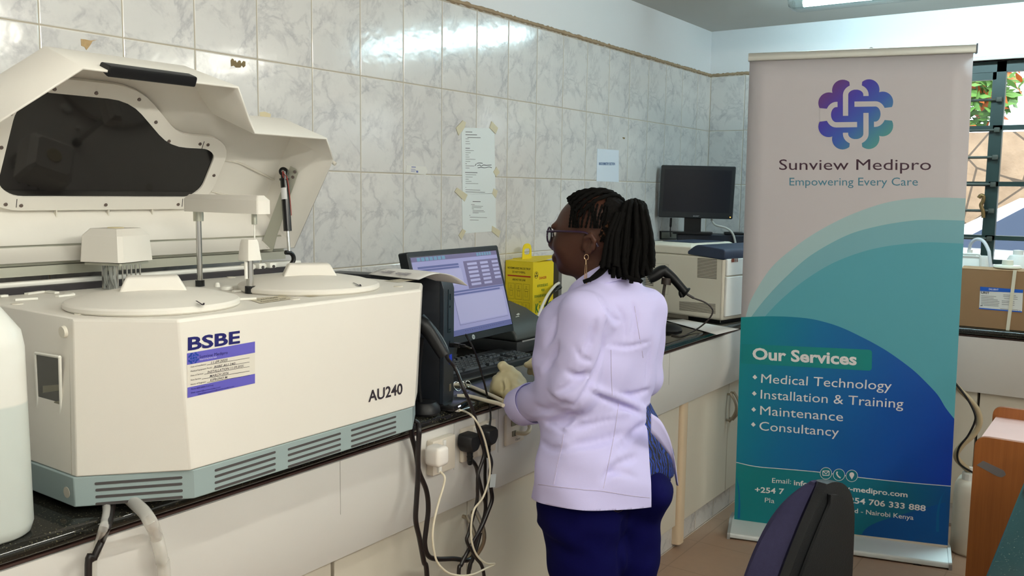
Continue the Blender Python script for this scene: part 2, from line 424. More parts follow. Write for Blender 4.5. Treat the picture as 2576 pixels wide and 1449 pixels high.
def leaf_cloud(name, c, s, n, m, label, seed, size=.09, cat='shrub', m2=None):
    rnd = random.Random(seed); e = empty(name, (c[0], c[1], c[2] - s[2]), label, cat, 'shrubs along the garden wall')
    mb = MB(); fl = MB()
    for i in range(n):
        while True:
            p = V((rnd.uniform(-1, 1), rnd.uniform(-1, 1), rnd.uniform(-1, 1)))
            if p.length < 1: break
        p = V((c[0] + p.x * s[0], c[1] + p.y * s[1], c[2] + p.z * s[2]))
        a = V((rnd.gauss(0, 1), rnd.gauss(0, 1), rnd.gauss(0, .7))).normalized(); b = a.orthogonal().normalized(); k = size * rnd.uniform(.6, 1.3)
        (fl if (m2 and rnd.random() < .14) else mb).face([p - a * k, p + b * k * .45, p + a * k, p - b * k * .45])
    obj('foliage', mb, m, e, smooth=0, recalc=False)
    if m2: obj('blossom', fl, m2, e, smooth=0, recalc=False)
    st = MB(); st.cyl((c[0], c[1], c[2] - s[2]), (c[0], c[1], c[2]), .05, .03, 8); obj('stem', st, mat('bark', (92, 74, 56), .9), e)
M_leaf = mat('leaf_green', (96, 138, 66), .6, var=.3, vscale=4); M_leaf2 = mat('leaf_pale', (150, 176, 110), .6, var=.3, vscale=4)
M_flower = mat('blossom_orange', (238, 120, 62), .6, var=.2)
for i, (y, z, mm, lab) in enumerate([(-.3, 2.62, M_leaf, 'leafy green shrub with orange blossom farthest left outside the window'), (-1.9, 2.7, M_leaf2, 'pale green shrub with orange blossom second from the left outside the window'),
                             (-3.45, 2.65, M_leaf, 'leafy green shrub with orange blossom third from the left outside the window'), (-5.0, 2.7, M_leaf2, 'pale green shrub with orange blossom farthest right outside the window')]):
    leaf_cloud('flowering_bush', (10.65, y, z), (.5, .68, .5), 1100, mm, lab, i, m2=M_flower)
def car(name, y0, label, m, x0=7.6):
    e = empty(name, (x0 + .9, y0, 0), label, 'car', 'cars parked outside the window')
    prof = [(-2.1, .35), (-2.15, .7), (-1.95, .92), (-1.1, 1.0), (-.45, 1.42), (.9, 1.45), (1.6, 1.05), (2.1, .95), (2.15, .4)]
    mb = MB(); mb.prism([(a, b) for a, b in prof], lambda a, b: (x0, y0 + a, b), lambda a, b: (x0 + 1.75, y0 + a, b)); obj('body', mb, m, e, bevel=.06)
    g = MB()
    for xs in (x0 - .005,):
        g.prism([(-.95, 1.02), (-.42, 1.36), (.85, 1.39), (1.35, 1.07)], lambda a, b: (xs, y0 + a, b), lambda a, b: (xs - .004, y0 + a, b))
    obj('side_window', g, mat('car_glass', (60, 72, 96), .05, spec=.8), e)
    for a in (-1.35, 1.35):
        w = MB(); w.cyl((x0 - .03, y0 + a, .33), (x0 + .2, y0 + a, .33), .33, n=24); obj('wheel', w, mat('tyre', (28, 28, 30), .8), e)
car('parked_car', -2.2, 'white car parked outside, nearest the window', mat('car_white', (236, 238, 242), .2, coat=.5))
car('parked_car', 2.6, 'silver car parked outside, left of the white car', mat('car_silver', (178, 184, 194), .25, .5, coat=.5))

# ------------------------------------------------------------------ ceiling tubes
M_tubec = mat('tube_glow_cool', (255, 255, 255), .4, emit=TUBE_COOL, es=TUBE_E)
M_tubew = mat('tube_glow_warm', (255, 255, 255), .4, emit=TUBE_WARM, es=ROOM_E)
M_tuben = mat('tube_glow_near', (255, 255, 255), .4, emit=TUBE_WARM, es=ROOM_E * .62)
M_tubeb = mat('tube_glow_soft', (255, 255, 255), .4, emit=TUBE_WARM, es=ROOM_E * 1.7)
M_diff = NT('clear_diffuser')
def _d():
    t = M_diff; tr = t.n('BsdfTransparent'); tr.inputs[0].default_value = (.88, .97, .98, 1); gl = t.n('BsdfGlossy'); gl.inputs['Roughness'].default_value = .08
    lw = t.n('LayerWeight'); lw.inputs[0].default_value = .35
    mx = t.n('MixShader'); t.nt.links.new(lw.outputs['Facing'], mx.inputs[0]); t.nt.links.new(tr.outputs[0], mx.inputs[1]); t.nt.links.new(gl.outputs[0], mx.inputs[2])
    t.nt.links.new(mx.outputs[0], t.nt.nodes['Material Output'].inputs[0]); t.nt.nodes.remove(t.b); return t.m
M_diff = _d()
M_tray = mat('tray_enamel', (238, 242, 242), .4)
def fixture(a, b, label, glow, clear=True):
    a, b = V(a), V(b); d = (b - a).normalized(); s = V((d.y, -d.x, 0))
    e = empty('ceiling_light', (a + b) / 2, label, 'light', 'tube lights on the ceiling')
    mb = MB()
    mb.prism([(-.06, 0), (.06, 0), (.06, -.03), (-.06, -.03)], lambda u, w: a + s * u + V((0, 0, w)), lambda u, w: b + s * u + V((0, 0, w))); obj('housing', mb, M_tray, e, bevel=.004)
    mb = MB(); mb.cyl(a + d * .05 + V((0, 0, -.058)), b - d * .05 + V((0, 0, -.058)), .019, n=16)
    obj('tube', mb, glow, e)
    sh = [(-.066, -.022), (-.07, -.06), (-.055, -.088), (0, -.096), (.055, -.088), (.07, -.06), (.066, -.022)]
    mb = MB(); rings = []
    for t_, k in ((-.012, .55), (-.004, .85), (.02, 1)):
        rings.append([a + d * t_ + s * u * k + V((0, 0, -.022 + (w + .022) * k)) for u, w in sh])
    for t_, k in ((.02, 1), (-.004, .85), (-.012, .55)):
        rings.append([b - d * t_ + s * u * k + V((0, 0, -.022 + (w + .022) * k)) for u, w in sh])
    mb.loft(rings); obj('diffuser', mb, M_diff, e, smooth=50)
    return e
fixture((4.05, -.70, ZC), (4.05, -2.0, ZC), 'lit fluorescent tube in a clear diffuser on the ceiling above the banner', M_tubec)
fixture((4.05, -2.9, ZC), (4.05, -4.2, ZC), 'warm tube light on the ceiling near the far end of the window', M_tubew)
fixture((1.2, -3.1, ZC), (2.5, -3.1, ZC), 'warm tube light on the ceiling over the island bench', M_tubeb)
fixture((-.05, -1.65, ZC), (1.25, -1.65, ZC), 'warm tube light on the ceiling above the analyser', M_tuben)
fixture((-.9, -3.4, ZC), (.4, -3.4, ZC), 'warm tube light on the ceiling behind the photographer', M_tubeb)

# ------------------------------------------------------------------ benches
def granite():
    t = NT('black_granite'); tc = t.n('TexCoord'); n = t.noise(tc.outputs['Object'], 260, 2, .6); n2 = t.noise(tc.outputs['Object'], 14, 4)
    f = t.math('MULTIPLY', t.math('SUBTRACT', n, .62, clamp=True), 7.0, clamp=True)
    c = t.mix(f, rgb(24, 24, 22), rgb(120, 116, 88)); c = t.mix(t.math('MULTIPLY', n2, .35), c, rgb(40, 40, 34))
    return t.set(Base_Color=c, Roughness=.09)
M_gran = granite()
M_lam = mat('cream_laminate', (216, 208, 192), .45, var=.06, vscale=2.5, bump=.03)
M_fasc = mat('white_laminate', (222, 219, 214), .42, var=.05, vscale=3, bump=.03)
M_carc = mat('carcass', (150, 144, 132), .7)
M_hand = mat('brushed_nickel', (176, 166, 148), .3, .9)
ZB = .9; YF = -.65; XF = XE - .65; XL = -.7; YE = -4.2
wt = empty('worktop', (2, -.3, ZB), 'long glossy black granite worktop running along the tiled walls', 'worktop')
edge = [(0, .868), (-.638, .868), (-.648, .874), (-.652, .884), (-.648, .894), (-.638, .9), (0, .9)]
mb = MB(); mb.prism(edge, lambda y, z: (XL, y, z), lambda y, z: (XE, y, z)); obj('slab', mb, M_gran, wt, smooth=50)
mb = MB(); mb.prism(edge, lambda y, z: (XE + y, -.6495, z), lambda y, z: (XE + y, YE, z)); obj('slab', mb, M_gran, wt, smooth=50)
mb = MB(); mb.box((XL, -.643, .8635), (XF + .012, -.60, .868)); mb.box((XF + .007, YE, .8635), (XF + .05, -.60, .868)); obj('edge_strip', mb, mat('redwood_strip', (58, 36, 30), .6), wt)
# boxed fascia below the worktop that carries the sockets
prof = [(-.645, .861), (-.645, .735), (-.605, .618), (-.585, .618), (-.585, .861)]
fa = empty('service_duct', (2, -.6, .618), 'white boxed fascia with sockets under the black worktop of the long wall', 'service duct')
mb = MB(); mb.prism(prof, lambda y, z: (XL, y, z), lambda y, z: (XF + .06, y, z)); obj('fascia', mb, M_fasc, fa, smooth=20)
sm = MB()
for a in (1.33, 1.745 - .02, 1.917, 3.0): sm.box((a, -.6458, .741), (a + .0012, -.6445, .861))
obj('panel_seam', sm, mat('seam', (176, 172, 166), .8), fa)
fe = empty('service_duct', (XF, -2, .618), 'white boxed fascia under the black worktop below the window', 'service duct')
mb = MB(); mb.prism(prof, lambda y, z: (XE + y, -.6465, z), lambda y, z: (XE + y, YE, z)); obj('fascia', mb, M_fasc, fe, smooth=20)
# bases, tiled plinth
M_pl = tile_material('tile_plinth', 'x', .1)
M_ple = tile_material('tile_plinth_end', 'y', .1)
mb = MB(); mb.box((XL, -.56, 0), (XE, -.012, .1)); tag(single('plinth', mb, M_pl, 'low marble tiled plinth under the long run of cream cupboards', 'plinth'))
mb = MB(); mb.box((XF + .09, YE, 0), (XE - .012, -.565, .1)); tag(single('plinth', mb, M_ple, 'low marble tiled plinth under the cupboards below the window', 'plinth'))
def handle(mb, c, axis, out, h=.13):
    c, out = V(c), V(out)
    P = [c + V((0, 0, h / 2)), c + V((0, 0, h / 2)) + out * .014]
    arc = [c + out * (.014 + .03 * math.sin(PI * k / 8)) + V((0, 0, h / 2 - h * k / 8)) for k in range(9)]
    mb.tube(arc, .006, 8, 3)
    for z in (h / 2 - .006, -h / 2 + .006): mb.cyl(c + V((0, 0, z)), c + V((0, 0, z)) + out * .018, .0055, n=8)
def cupboard(lab, a, b, split, wall, hz=.505, group=None):
    """doors a..split and split..b along x (long wall) or y (end wall)"""
    if wall == 'x':
        e = empty('cupboard', ((a + b) / 2, -.3, .1), lab, 'cupboard', group)
        mb = MB(); mb.box((a, -.555, .1), (b, -.012, .617)); obj('carcass', mb, M_carc, e)
        for (p, q, hx) in ((a + .003, split - .002, split - .02), (split + .002, b - .003, split + .02)):
            mb = MB(); mb.box((p, -.576, .102), (q, -.556, .615)); d = obj('door', mb, M_lam, e, bevel=.002)
            mb = MB(); handle(mb, (hx, -.576, hz), 'x', (0, -1, 0)); obj('handle', mb, M_hand, d)
    else:
        e = empty('cupboard', (XE - .3, (a + b) / 2, .1), lab, 'cupboard', group)
        mb = MB(); mb.box((XF + .095, b, .1), (XE - .012, a, .617)); obj('carcass', mb, M_carc, e)
        for (p, q, hy) in ((a - .003, split + .002, split + .03), (split - .002, b + .003, split - .03)):
            mb = MB(); mb.box((XF + .074, q, .102), (XF + .094, p, .615)); d = obj('door', mb, M_lam, e, bevel=.002)
            mb = MB(); handle(mb, (XF + .074, hy, hz), 'y', (-1, 0, 0)); obj('handle', mb, M_hand, d)
    return e
cupboard('cream cupboard under the jerrycan end of the long worktop', -.55, .42, -.06, 'x')
cupboard('cream cupboard under the analyser, left of the hanging cables', .425, 1.37, .9, 'x')
cupboard('cream cupboard behind the hanging cables, two bow handles', 1.375, 2.325, 1.874, 'x')
cupboard('cream cupboard behind the person', 2.33, 3.262, 2.8, 'x')
cupboard('cream cupboard beside the banner, two bow handles near its edge', 3.325, 4.165, 3.795, 'x', hz=.497)
mb = MB(); mb.prism(round_poly([(3.264, -.54), (3.264, -.592), (3.323, -.592), (3.323, -.54)], .02, 4), lambda x, y: (x, y, .02), lambda x, y: (x, y, .617))
single('corner_post', mb, mat('pale_wood', (222, 200, 170), .5, var=.06, vscale=3), 'rounded pale wood post between two cream cupboards', 'post')
cupboard('cream cupboard below the window behind the white floor jerrycan', -.6, -1.52, -1.06, 'y')
cupboard('cream cupboard below the window behind the wooden trolley', -1.525, -2.4, -1.96, 'y')
# ------------------------------------------------------------------ the analyser
M_cream = mat('analyser_cream', (230, 225, 216), .45, var=.015, vscale=3, bump=.05, bscale=900)
M_cream2 = mat('analyser_inner', (214, 208, 196), .55, bump=.05, bscale=900)
M_teal = mat('analyser_base_grey', (150, 166, 166), .5, bump=.05, bscale=900)
M_slot = mat('slot_dark', (70, 66, 66), .7)
M_black = mat('black_plastic', (15, 15, 17), .45, var=.1, vscale=30, spec=.35)
M_blackg = mat('black_gloss', (16, 16, 18), .2)
M_alu = mat('aluminium', (186, 186, 172), .38, .75)
M_chrome = mat('chrome', (200, 198, 194), .15, 1)
M_screw = mat('screw_steel', (120, 108, 104), .35, .8)
M_smoke = mat('smoked_window', (26, 24, 24), .06, spec=.6)
M_white = mat('white_plastic', (240, 238, 230), .4)
M_navy = mat('print_navy', (10, 10, 92), .5)
M_ink = mat('print_ink', (40, 32, 40), .6)
M_pen = mat('pen_ink', (36, 34, 48), .6)
def lab(mb, body, L, R, T, p0, n, off=.0008, bold=0, shear=0):
    """lettering whose baseline runs from pixel L to R and whose capitals reach pixel T (above L) on the given plane"""
    a, b, c = on(*L, p0, n), on(*R, p0, n), on(*T, p0, n)
    mb.text(body, a, b - a, c - a, (c - a).length, (b - a).length, off=off, bold=bold, shear=shear)
def quad(mb, pix, p0, n, off=.0006):
    nn = V(n).normalized(); nn = nn if nn.dot(EYE - V(p0)) > 0 else -nn
    return mb.face([on(a, b, p0, n) + nn * off for a, b in pix])
def offset_poly(P, d):
    """grow a counter-clockwise polygon outwards by d"""
    out = []; N = len(P)
    for i in range(N):
        p = V((*P[i], 0)); a = V((*P[i - 1], 0)); b = V((*P[(i + 1) % N], 0))
        u = (p - a); w = (b - p)
        if u.length < 1e-7 or w.length < 1e-7: out.append((p.x, p.y)); continue
        u.normalize(); w.normalize(); n1 = V((u.y, -u.x, 0)); n2 = V((w.y, -w.x, 0)); k = (n1 + n2)
        k = k / max(.35, k.length_squared / 2) / 1.0 if k.length > 1e-6 else n1
        out.append((p.x + k.x * d, p.y + k.y * d))
    return out
an = empty('chemistry_analyser', (1.2, -.43, .9), 'large cream chemistry analyser with its lid propped open on the black worktop', 'analyser')
TOP = [(.782, -.587), (.885, -.728), (1.502, -.728), (1.60, -.648), (1.60, -.13), (.785, -.13)]
LOW = [(.765, -.609), (.900, -.728), (1.480, -.728), (1.585, -.645), (1.585, -.13), (.765, -.13)]
BAS = [(.762, -.606), (.908, -.727), (1.474, -.727), (1.578, -.645), (1.578, -.13), (.762, -.13)]
YFA = -.728
mb = MB(); mb.loft([[(x, y, .966) for x, y in LOW], [(x, y, 1.224) for x, y in TOP], [(x * .996 + .0047, y * .992 - .003, 1.23) for x, y in TOP]])
body = obj('body', mb, M_cream, an, smooth=20, bevel=.0025)
mb = MB(); mb.loft([[(x, y, .914) for x, y in BAS], [(x, y, .9655) for x, y in BAS]]); base = obj('base', mb, M_teal, an, smooth=20, bevel=.002)
for fx, fy in ((.83, -.55), (1.5, -.55), (.83, -.2), (1.5, -.2)):
    mb = MB(); mb.cyl((fx, fy, .9), (fx, fy, .9145), .022, n=16); obj('foot', mb, M_black, an)
# seams, caps and the side window
mb = MB()
nL = V((-1, .03, 0)); pA = V((.7735, -.598, 1.1))
s0, s1 = V((.7835, -.586, 1.226)), V((.7655, -.608, .967))
mb.tube([s0 + V((0, .012, 0)), s1 + V((0, .012, 0))], .0012, 6, 0); obj('seam', mb, mat('seam_cream', (176, 170, 158), .6), body)
PL = V((.773, -.4, 1.1)); NL = V((-1, 0, -.055)).normalized()
mb = MB()
for q in ((160, 835), (173, 1168)):
    c = on(*q, PL, NL); mb.cyl(c - NL * .002, c + NL * .0035, .0105, .0095, 20)
for q in ((43, 765), (203, 790), (466, 786), (581, 698), (741, 753), (1002, 721)):
    c = atz(*q, 1.2302); mb.cyl(c - V((0, 0, .001)), c + V((0, 0, .0018)), .011, .010, 20)
pieces('cover_cap', mb, mat('cap_cream', (216, 210, 196), .5), body)
mb = MB(); c = on(170, 1238, (.762, 0, 0), (-1, 0, 0)); mb.cyl(c - V((.002, 0, 0)), c + V((-.0012, 0, 0)), .0095, n=20); obj('screw_hole', mb, mat('hole_grey', (196, 190, 176), .6), base)
W = [on(a, b, PL, NL) for a, b in ((91, 888), (152, 898), (156, 1043), (98, 1030))]
mb = MB(); mb.loft([[p + NL * .0012 for p in W], [p - NL * .001 for p in W]]); obj('side_window', mb, mat('tinted_pane', (70, 68, 58), .08, spec=.7), body)
mb = MB()
for i in range(4):
    a, b = W[i], W[(i + 1) % 4]; mb.tube([a + NL * .001, b + NL * .001], .0028, 6, 0)
obj('window_frame', mb, M_white, body)
mb = MB()
for q in ((110, 970, 150, 982), (138, 1010, 154, 1016)):
    mb.face([on(q[0], q[1], PL, NL) + NL * .0016, on(q[2], q[1] - 3, PL, NL) + NL * .0016, on(q[2], q[3], PL, NL) + NL * .0016, on(q[0], q[3] + 6, PL, NL) + NL * .0016])
obj('inner_tray', mb, mat('inner_grey', (136, 132, 116), .5), body)
# vent slots in the base: raised strips, dark colour paints the openings' shade
mb = MB()
def slots(p0, n, quads):
    nn = V(n).normalized()
    for (x0, y0, x1, y1, h) in quads:
        a, b = on(x0, y0, p0, n), on(x1, y1, p0, n); d = (b - a); L = d.length; d.normalize()
        poly = rrect(L, h, h / 2 - 1e-4, 4, L / 2, 0)
        mb.prism(poly, lambda u, w: a + d * u + V((0, 0, w)) + nn * .0008, lambda u, w: a + d * u + V((0, 0, w)) - nn * .001)
nC = V((-.121, -.146, 0)).normalized(); pC = V((.762, -.606, .93))
slots(pC, nC, [(238, 1217, 459, 1201, .0046), (240, 1233, 459, 1217, .0046), (240, 1250, 460, 1234, .0046), (240, 1268, 460, 1250, .0046)])
pF = V((1, -.727, .93))
for (xa, ya, xb, yb, dy) in ((540, 1184, 693, 1137, 15.5), (724, 1131, 857, 1090, 14.5), (883, 1083, 996, 1048, 13.5)):
    slots(pF, (0, -1, 0), [(xa, ya + k * dy, xb, yb + k * dy * .95, .0044) for k in range(4)])
pieces('vent_slot', mb, M_slot, base)
# lettering and the service sticker on the front
PF, NF = V((1, YFA, 1.1)), V((0, -1, 0))
mb = MB(); lab(mb, 'BSBE', (472, 881), (603, 862), (472, 848), PF, NF, bold=.028); obj('lettering', mb, M_navy, body, smooth=0)
mb = MB(); lab(mb, 'AU240', (926, 1011), (1012, 990), (926, 982), PF, NF, bold=.02); obj('lettering', mb, M_ink, body, smooth=0)
st = MB(); quad(st, [(470, 889), (641, 859), (641, 966), (471, 1001)], PF, NF, .0004); sticker = obj('service_sticker', st, mat('sticker_clear', (222, 216, 204), .35), body, smooth=0)
st = MB(); quad(st, [(470, 889), (641, 859), (641, 887), (470, 918)], PF, NF, .0006); quad(st, [(471, 975), (641, 940), (641, 964), (471, 1001)], PF, NF, .0006)
obj('sticker_band', st, mat('sticker_violet', (98, 92, 184), .4), sticker, smooth=0)
st = MB()
lab(st, 'Sunview Medipro', (501, 901), (572, 890), (501, 893), PF, NF, .0009)
lab(st, 'Phone: 0800720020 (Toll-Free)', (480, 981), (536, 970), (480, 977), PF, NF, .0009); lab(st, 'Email: support@sunview-medipro.com', (480, 990), (554, 975), (480, 986), PF, NF, .0009)
lab(st, 'helpdeskprocurement@sunview-medipro.com', (497, 993), (588, 973), (497, 989), PF, NF, .0009)
obj('lettering', st, M_navy, sticker, smooth=0)
st = MB(); lab(st, 'Empowering Every Care', (502, 906), (544, 899), (502, 902.5), PF, NF, .0009); obj('lettering', st, mat('print_white', (232, 228, 240), .5), sticker, smooth=0)
st = MB()
for i, (w, x1) in enumerate((('Date of Installation:', 518), ('Medical Equipment Model:', 533), ('Date of Service:', 511), ('Next Service:', 505), ('Name of Engineer:', 518))):
    y = 925 + i * 11.0; lab(st, w, (479, y), (x1, y - (x1 - 479) * .19), (479, y - 4), PF, NF, .0009)
    ex, ey = x1 + 2, y - (x1 - 479) * .19; quad(st, [(ex, ey), (627, ey - (627 - ex) * .17), (627, ey - (627 - ex) * .17 + .9), (ex, ey + .9)], PF, NF, .0009)
obj('lettering', st, M_ink, sticker, smooth=0)
st = MB()
for w, x0, y0, x1 in (('11.09.2025', 530, 915, 572), ('BSBE AU 240', 538, 926, 591), ('INSTALLATION 11.09.2025', 521, 939, 612), ('MARCH 2026', 527, 949, 574), ('KIPRONO M.', 528, 959, 572)):
    lab(st, w, (x0, y0), (x1, y0 - (x1 - x0) * .18), (x0, y0 - 6), PF, NF, .0009, bold=.004, shear=.2)
obj('handwriting', st, M_pen, sticker, smooth=0)

# the open lid: a shell hinged at the back, leaning forward
TH = math.radians(56.6); HV = V((0, -.175, 1.29)); DV = V((0, -math.cos(TH), math.sin(TH))); NV = V((0, math.sin(TH), math.cos(TH)))
def LD(x, t, off): return V((x, HV.y, HV.z)) + DV * t + NV * off
def lidpx(px, py, off):
    q = HV + NV * off; P = on(px, py, q, NV); return (P.x, (P - q).dot(DV))
RIM = [(.768, .0), (1.622, .0), (1.621, .282), (1.566, .342), (1.347, .342), (1.318, .374), (1.256, .45), (.909, .45), (.768, .306)]
ROOF = [(.79, .03), (1.595, .03), (1.592, .26), (1.545, .31), (1.33, .31), (1.29, .345), (1.218, .416), (.912, .416), (.792, .292)]
WIN = [(.925, .077), (1.345, .077), (1.371, .105), (1.373, .2), (1.345, .217), (1.242, .217), (1.11, .325), (.91, .325), (.883, .28), (.887, .105)]
WINR = round_poly(WIN, [.03, .02, .02, .03, .02, .05, .05, .03, .03, .03], 4)
OFR = .14
bm = bmesh.new(); rv = [bm.verts.new(LD(x, t, 0)) for x, t in RIM]; ov = [bm.verts.new(LD(x, t, OFR)) for x, t in ROOF]; N = len(RIM)
for i in range(N): bm.faces.new((rv[i], rv[(i + 1) % N], ov[(i + 1) % N], ov[i]))
wv = [bm.verts.new(LD(x, t, OFR)) for x, t in WINR]
es = [bm.edges.get((ov[i], ov[(i + 1) % N])) for i in range(N)] + [bm.edges.new((wv[i], wv[(i + 1) % len(wv)])) for i in range(len(wv))]
bmesh.ops.triangle_fill(bm, use_beauty=True, use_dissolve=False, edges=es)
lid = obj('lid', bm, M_cream, an, smooth=12, solid=.005); lid.modifiers['solid'].offset = -1
# window frame strips with screws, and the smoked pane
ringo = offset_poly(WINR, .034)
mb = MB(); a0 = [mb.bm.verts.new(LD(x, t, OFR - .014)) for x, t in WINR]; a1 = [mb.bm.verts.new(LD(x, t, OFR - .014)) for x, t in ringo]; a2 = [mb.bm.verts.new(LD(x, t, OFR - .005)) for x, t in ringo]; a3 = [mb.bm.verts.new(LD(x, t, OFR - .002)) for x, t in WINR]
K = len(WINR)
for i in range(K):
    j = (i + 1) % K
    for u, w in ((a0, a1), (a1, a2), (a3, a0)): mb.bm.faces.new((u[i], u[j], w[j], w[i]))
wf = obj('window_frame', mb, M_cream, lid, smooth=40)
mb = MB(); mb.loft([[LD(x, t, OFR - .010) for x, t in WINR], [LD(x, t, OFR - .004) for x, t in WINR]]); obj('smoked_pane', mb, M_smoke, lid, smooth=0)
mb = MB()
for q in ((137, 224), (242, 234), (350, 250), (392, 307), (425, 355), (503, 362), (523, 364), (538, 441), (14, 514), (53, 517), (266, 515), (448, 514), (468, 514), (27, 286), (3, 371)):
    x, t = lidpx(*q, OFR - .014); c = LD(x, t, OFR - .014); mb.cyl(c, c - NV * .0022, .0042, .0036, 12)
pieces('screw', mb, M_screw, wf)
mb = MB()
for (qa, qb) in (((124, 222), (119, 236)), ((514, 356), (508, 374)), ((43, 501), (41, 522)), ((460, 500), (458, 520))):
    pa, pb = lidpx(*qa, OFR - .0145), lidpx(*qb, OFR - .0145); mb.tube([LD(*pa, OFR - .0143), LD(*pb, OFR - .0143)], .0008, 5, 0)
pieces('frame_joint', mb, M_slot, wf)
# pull handle, ribs, ridges
mb = MB(); mb.prism(round_poly([(.438, -.007), (.461, -.004), (.452, .030), (.437, .030)], .006, 3), lambda t, o: LD(.958, t, o), lambda t, o: LD(1.148, t, o)); obj('pull_handle', mb, M_black, lid, bevel=.002)
mb = MB()
for qx in (140, 271, 381):
    x, t = lidpx(qx, 552, .12); mb.prism([(t - .03, .105), (t + .03, .135), (t - .005, .137), (t - .035, .12)], lambda a, b: LD(x - .0012, a, b - .004), lambda a, b: LD(x + .0012, a, b - .004))
x, t = lidpx(335, 205, .05)
mb.prism([(.44, .03), (.415, .11), (.405, .06)], lambda a, b: LD(x - .001, a, b), lambda a, b: LD(x + .001, a, b))
pieces('rib', mb, M_cream2, lid, smooth=0)
mb = MB()
for pts in ([(565, 404), (600, 410), (640, 428), (680, 448), (697, 455)], [(532, 482), (556, 488), (590, 498), (640, 517), (668, 532)]):
    P = [LD(*lidpx(*q, OFR - .006), OFR - .006) for q in pts]; mb.tube(P, lambda s: .003 * math.sin(PI * min(max(s, .06), .94)) + .0006, 6, 5)
x, t = lidpx(829, 397, .03); mb.cyl(LD(x - .012, t, .05), LD(x + .002, t - .003, .004), .005, n=12)
pieces('moulded_ridge', mb, M_cream2, lid)
# hinge beam, arm bracket, gas strut
mb = MB(); prof = [(-.165, 1.262), (-.165, 1.282), (-.158, 1.284), (-.158, 1.292), (-.150, 1.294), (-.150, 1.322), (-.146, 1.325), (-.120, 1.325), (-.120, 1.262)]
mb.prism(prof, lambda y, z: (.80, y, z), lambda y, z: (1.60, y, z)); hb = obj('hinge_beam', mb, M_alu, an, smooth=10)
bx = V((1.555, 0, 0)); BN = V((-.8, -.5, .1)).normalized(); bp = LD(1.57, .1, .03)
mb = MB(); P = [on(a, b, bp, BN) for a, b in ((731, 418), (745, 425), (750, 436), (744, 452), (698, 588), (686, 633), (652, 633), (642, 622), (646, 604), (662, 604))]
mb.loft([[p + BN * .002 for p in P], [p - BN * .002 for p in P]]); bracket = obj('arm_bracket', mb, M_alu, an, smooth=0)
mb = MB()
for q in ((743, 433), (738, 446), (658, 612), (653, 626), (672, 625)):
    c = on(*q, bp, BN); mb.cyl(c + BN * .001, c + BN * .0075, .0042, n=6)
pieces('bolt', mb, M_screw, bracket)
gs = MB(); A = on(714, 432, bp + BN * .012, BN); B = on(728, 645, bp + BN * .012, BN); dd = (B - A)
gs.cyl(A + dd * .09, A + dd * .70, .0105, n=20); gs.cyl(A + dd * .08, A + dd * .10, .013, n=16)
gs.cyl(A - BN * .006, A + BN * .006, .0115, n=20); gs.cyl(A, A + dd * .10, .0085, n=12)
stv = obj('gas_strut', gs, M_blackg, an)
gs = MB(); gs.cyl(A + dd * .70, A + dd * .97, .0042, n=14); gs.cyl(A + BN * .006, A + BN * .008, .004, n=10); obj('piston_rod', gs, M_chrome, stv)
gs = MB(); e1 = A + dd * .96; gs.tube([e1 + V((-.012, 0, .002)), e1 + V((.004, 0, .0)), e1 + V((.013, 0, -.008)), e1 + V((.014, 0, -.02)), e1 + V((.002, 0, -.034))], .0058, 8, 5); obj('ball_end', gs, M_black, stv)
gs = MB(); tx = dd.normalized(); ty = BN; tz = tx.cross(ty).normalized(); c = A + dd * .26
gs.grid(lambda u, w: c + tx * (u - .5) * .030 + (ty * math.cos((w - .4) * 1.6) + tz * math.sin((w - .4) * 1.6)) * .0108, 1, 8); obj('strut_label', gs, mat('label_pale', (212, 212, 214), .5), stv)
gs = MB(); gs.tube([A + BN * .011, A + dd * .05 + BN * .010 + tz * -.006, A + dd * .09 + BN * .01 - tz * .011, A + dd * .3 - tz * .0125 + BN * .004, A + dd * .52 - tz * .0125], .0011, 6, 4)
gs.tube([A + BN * .011, A + dd * .07 + BN * .010 - tz * .001, A + dd * .10 + BN * .01 - tz * .011], .0011, 6, 4); obj('safety_wire', gs, mat('wire_red', (150, 44, 34), .5), stv)
# rail, and a dark strip painting the shade of the gap behind the deck
mb = MB(); mb.box((.80, -.20, 1.229), (1.60, -.131, 1.243)); obj('gap_strip', mb, mat('gap_shade', (40, 36, 40), .6), an)
mb = MB(); mb.box((.815, -.178, 1.241), (1.55, -.160, 1.253), bev=.004)
for x in (.805, 1.455, 1.49, 1.525): mb.box((x, -.192, 1.236), (x + .022, -.158, 1.257), bev=.004)
mb.box((1.55, -.182, 1.24), (1.64, -.150, 1.256), bev=.003)
obj('rear_rail', mb, M_white, an)
mb = MB()
for x in (.805, 1.455, 1.49, 1.525): mb.cyl((x + .011, -.1915, 1.2465), (x + .011, -.194, 1.2465), .004, n=12)
pieces('rail_socket', mb, M_slot, an)
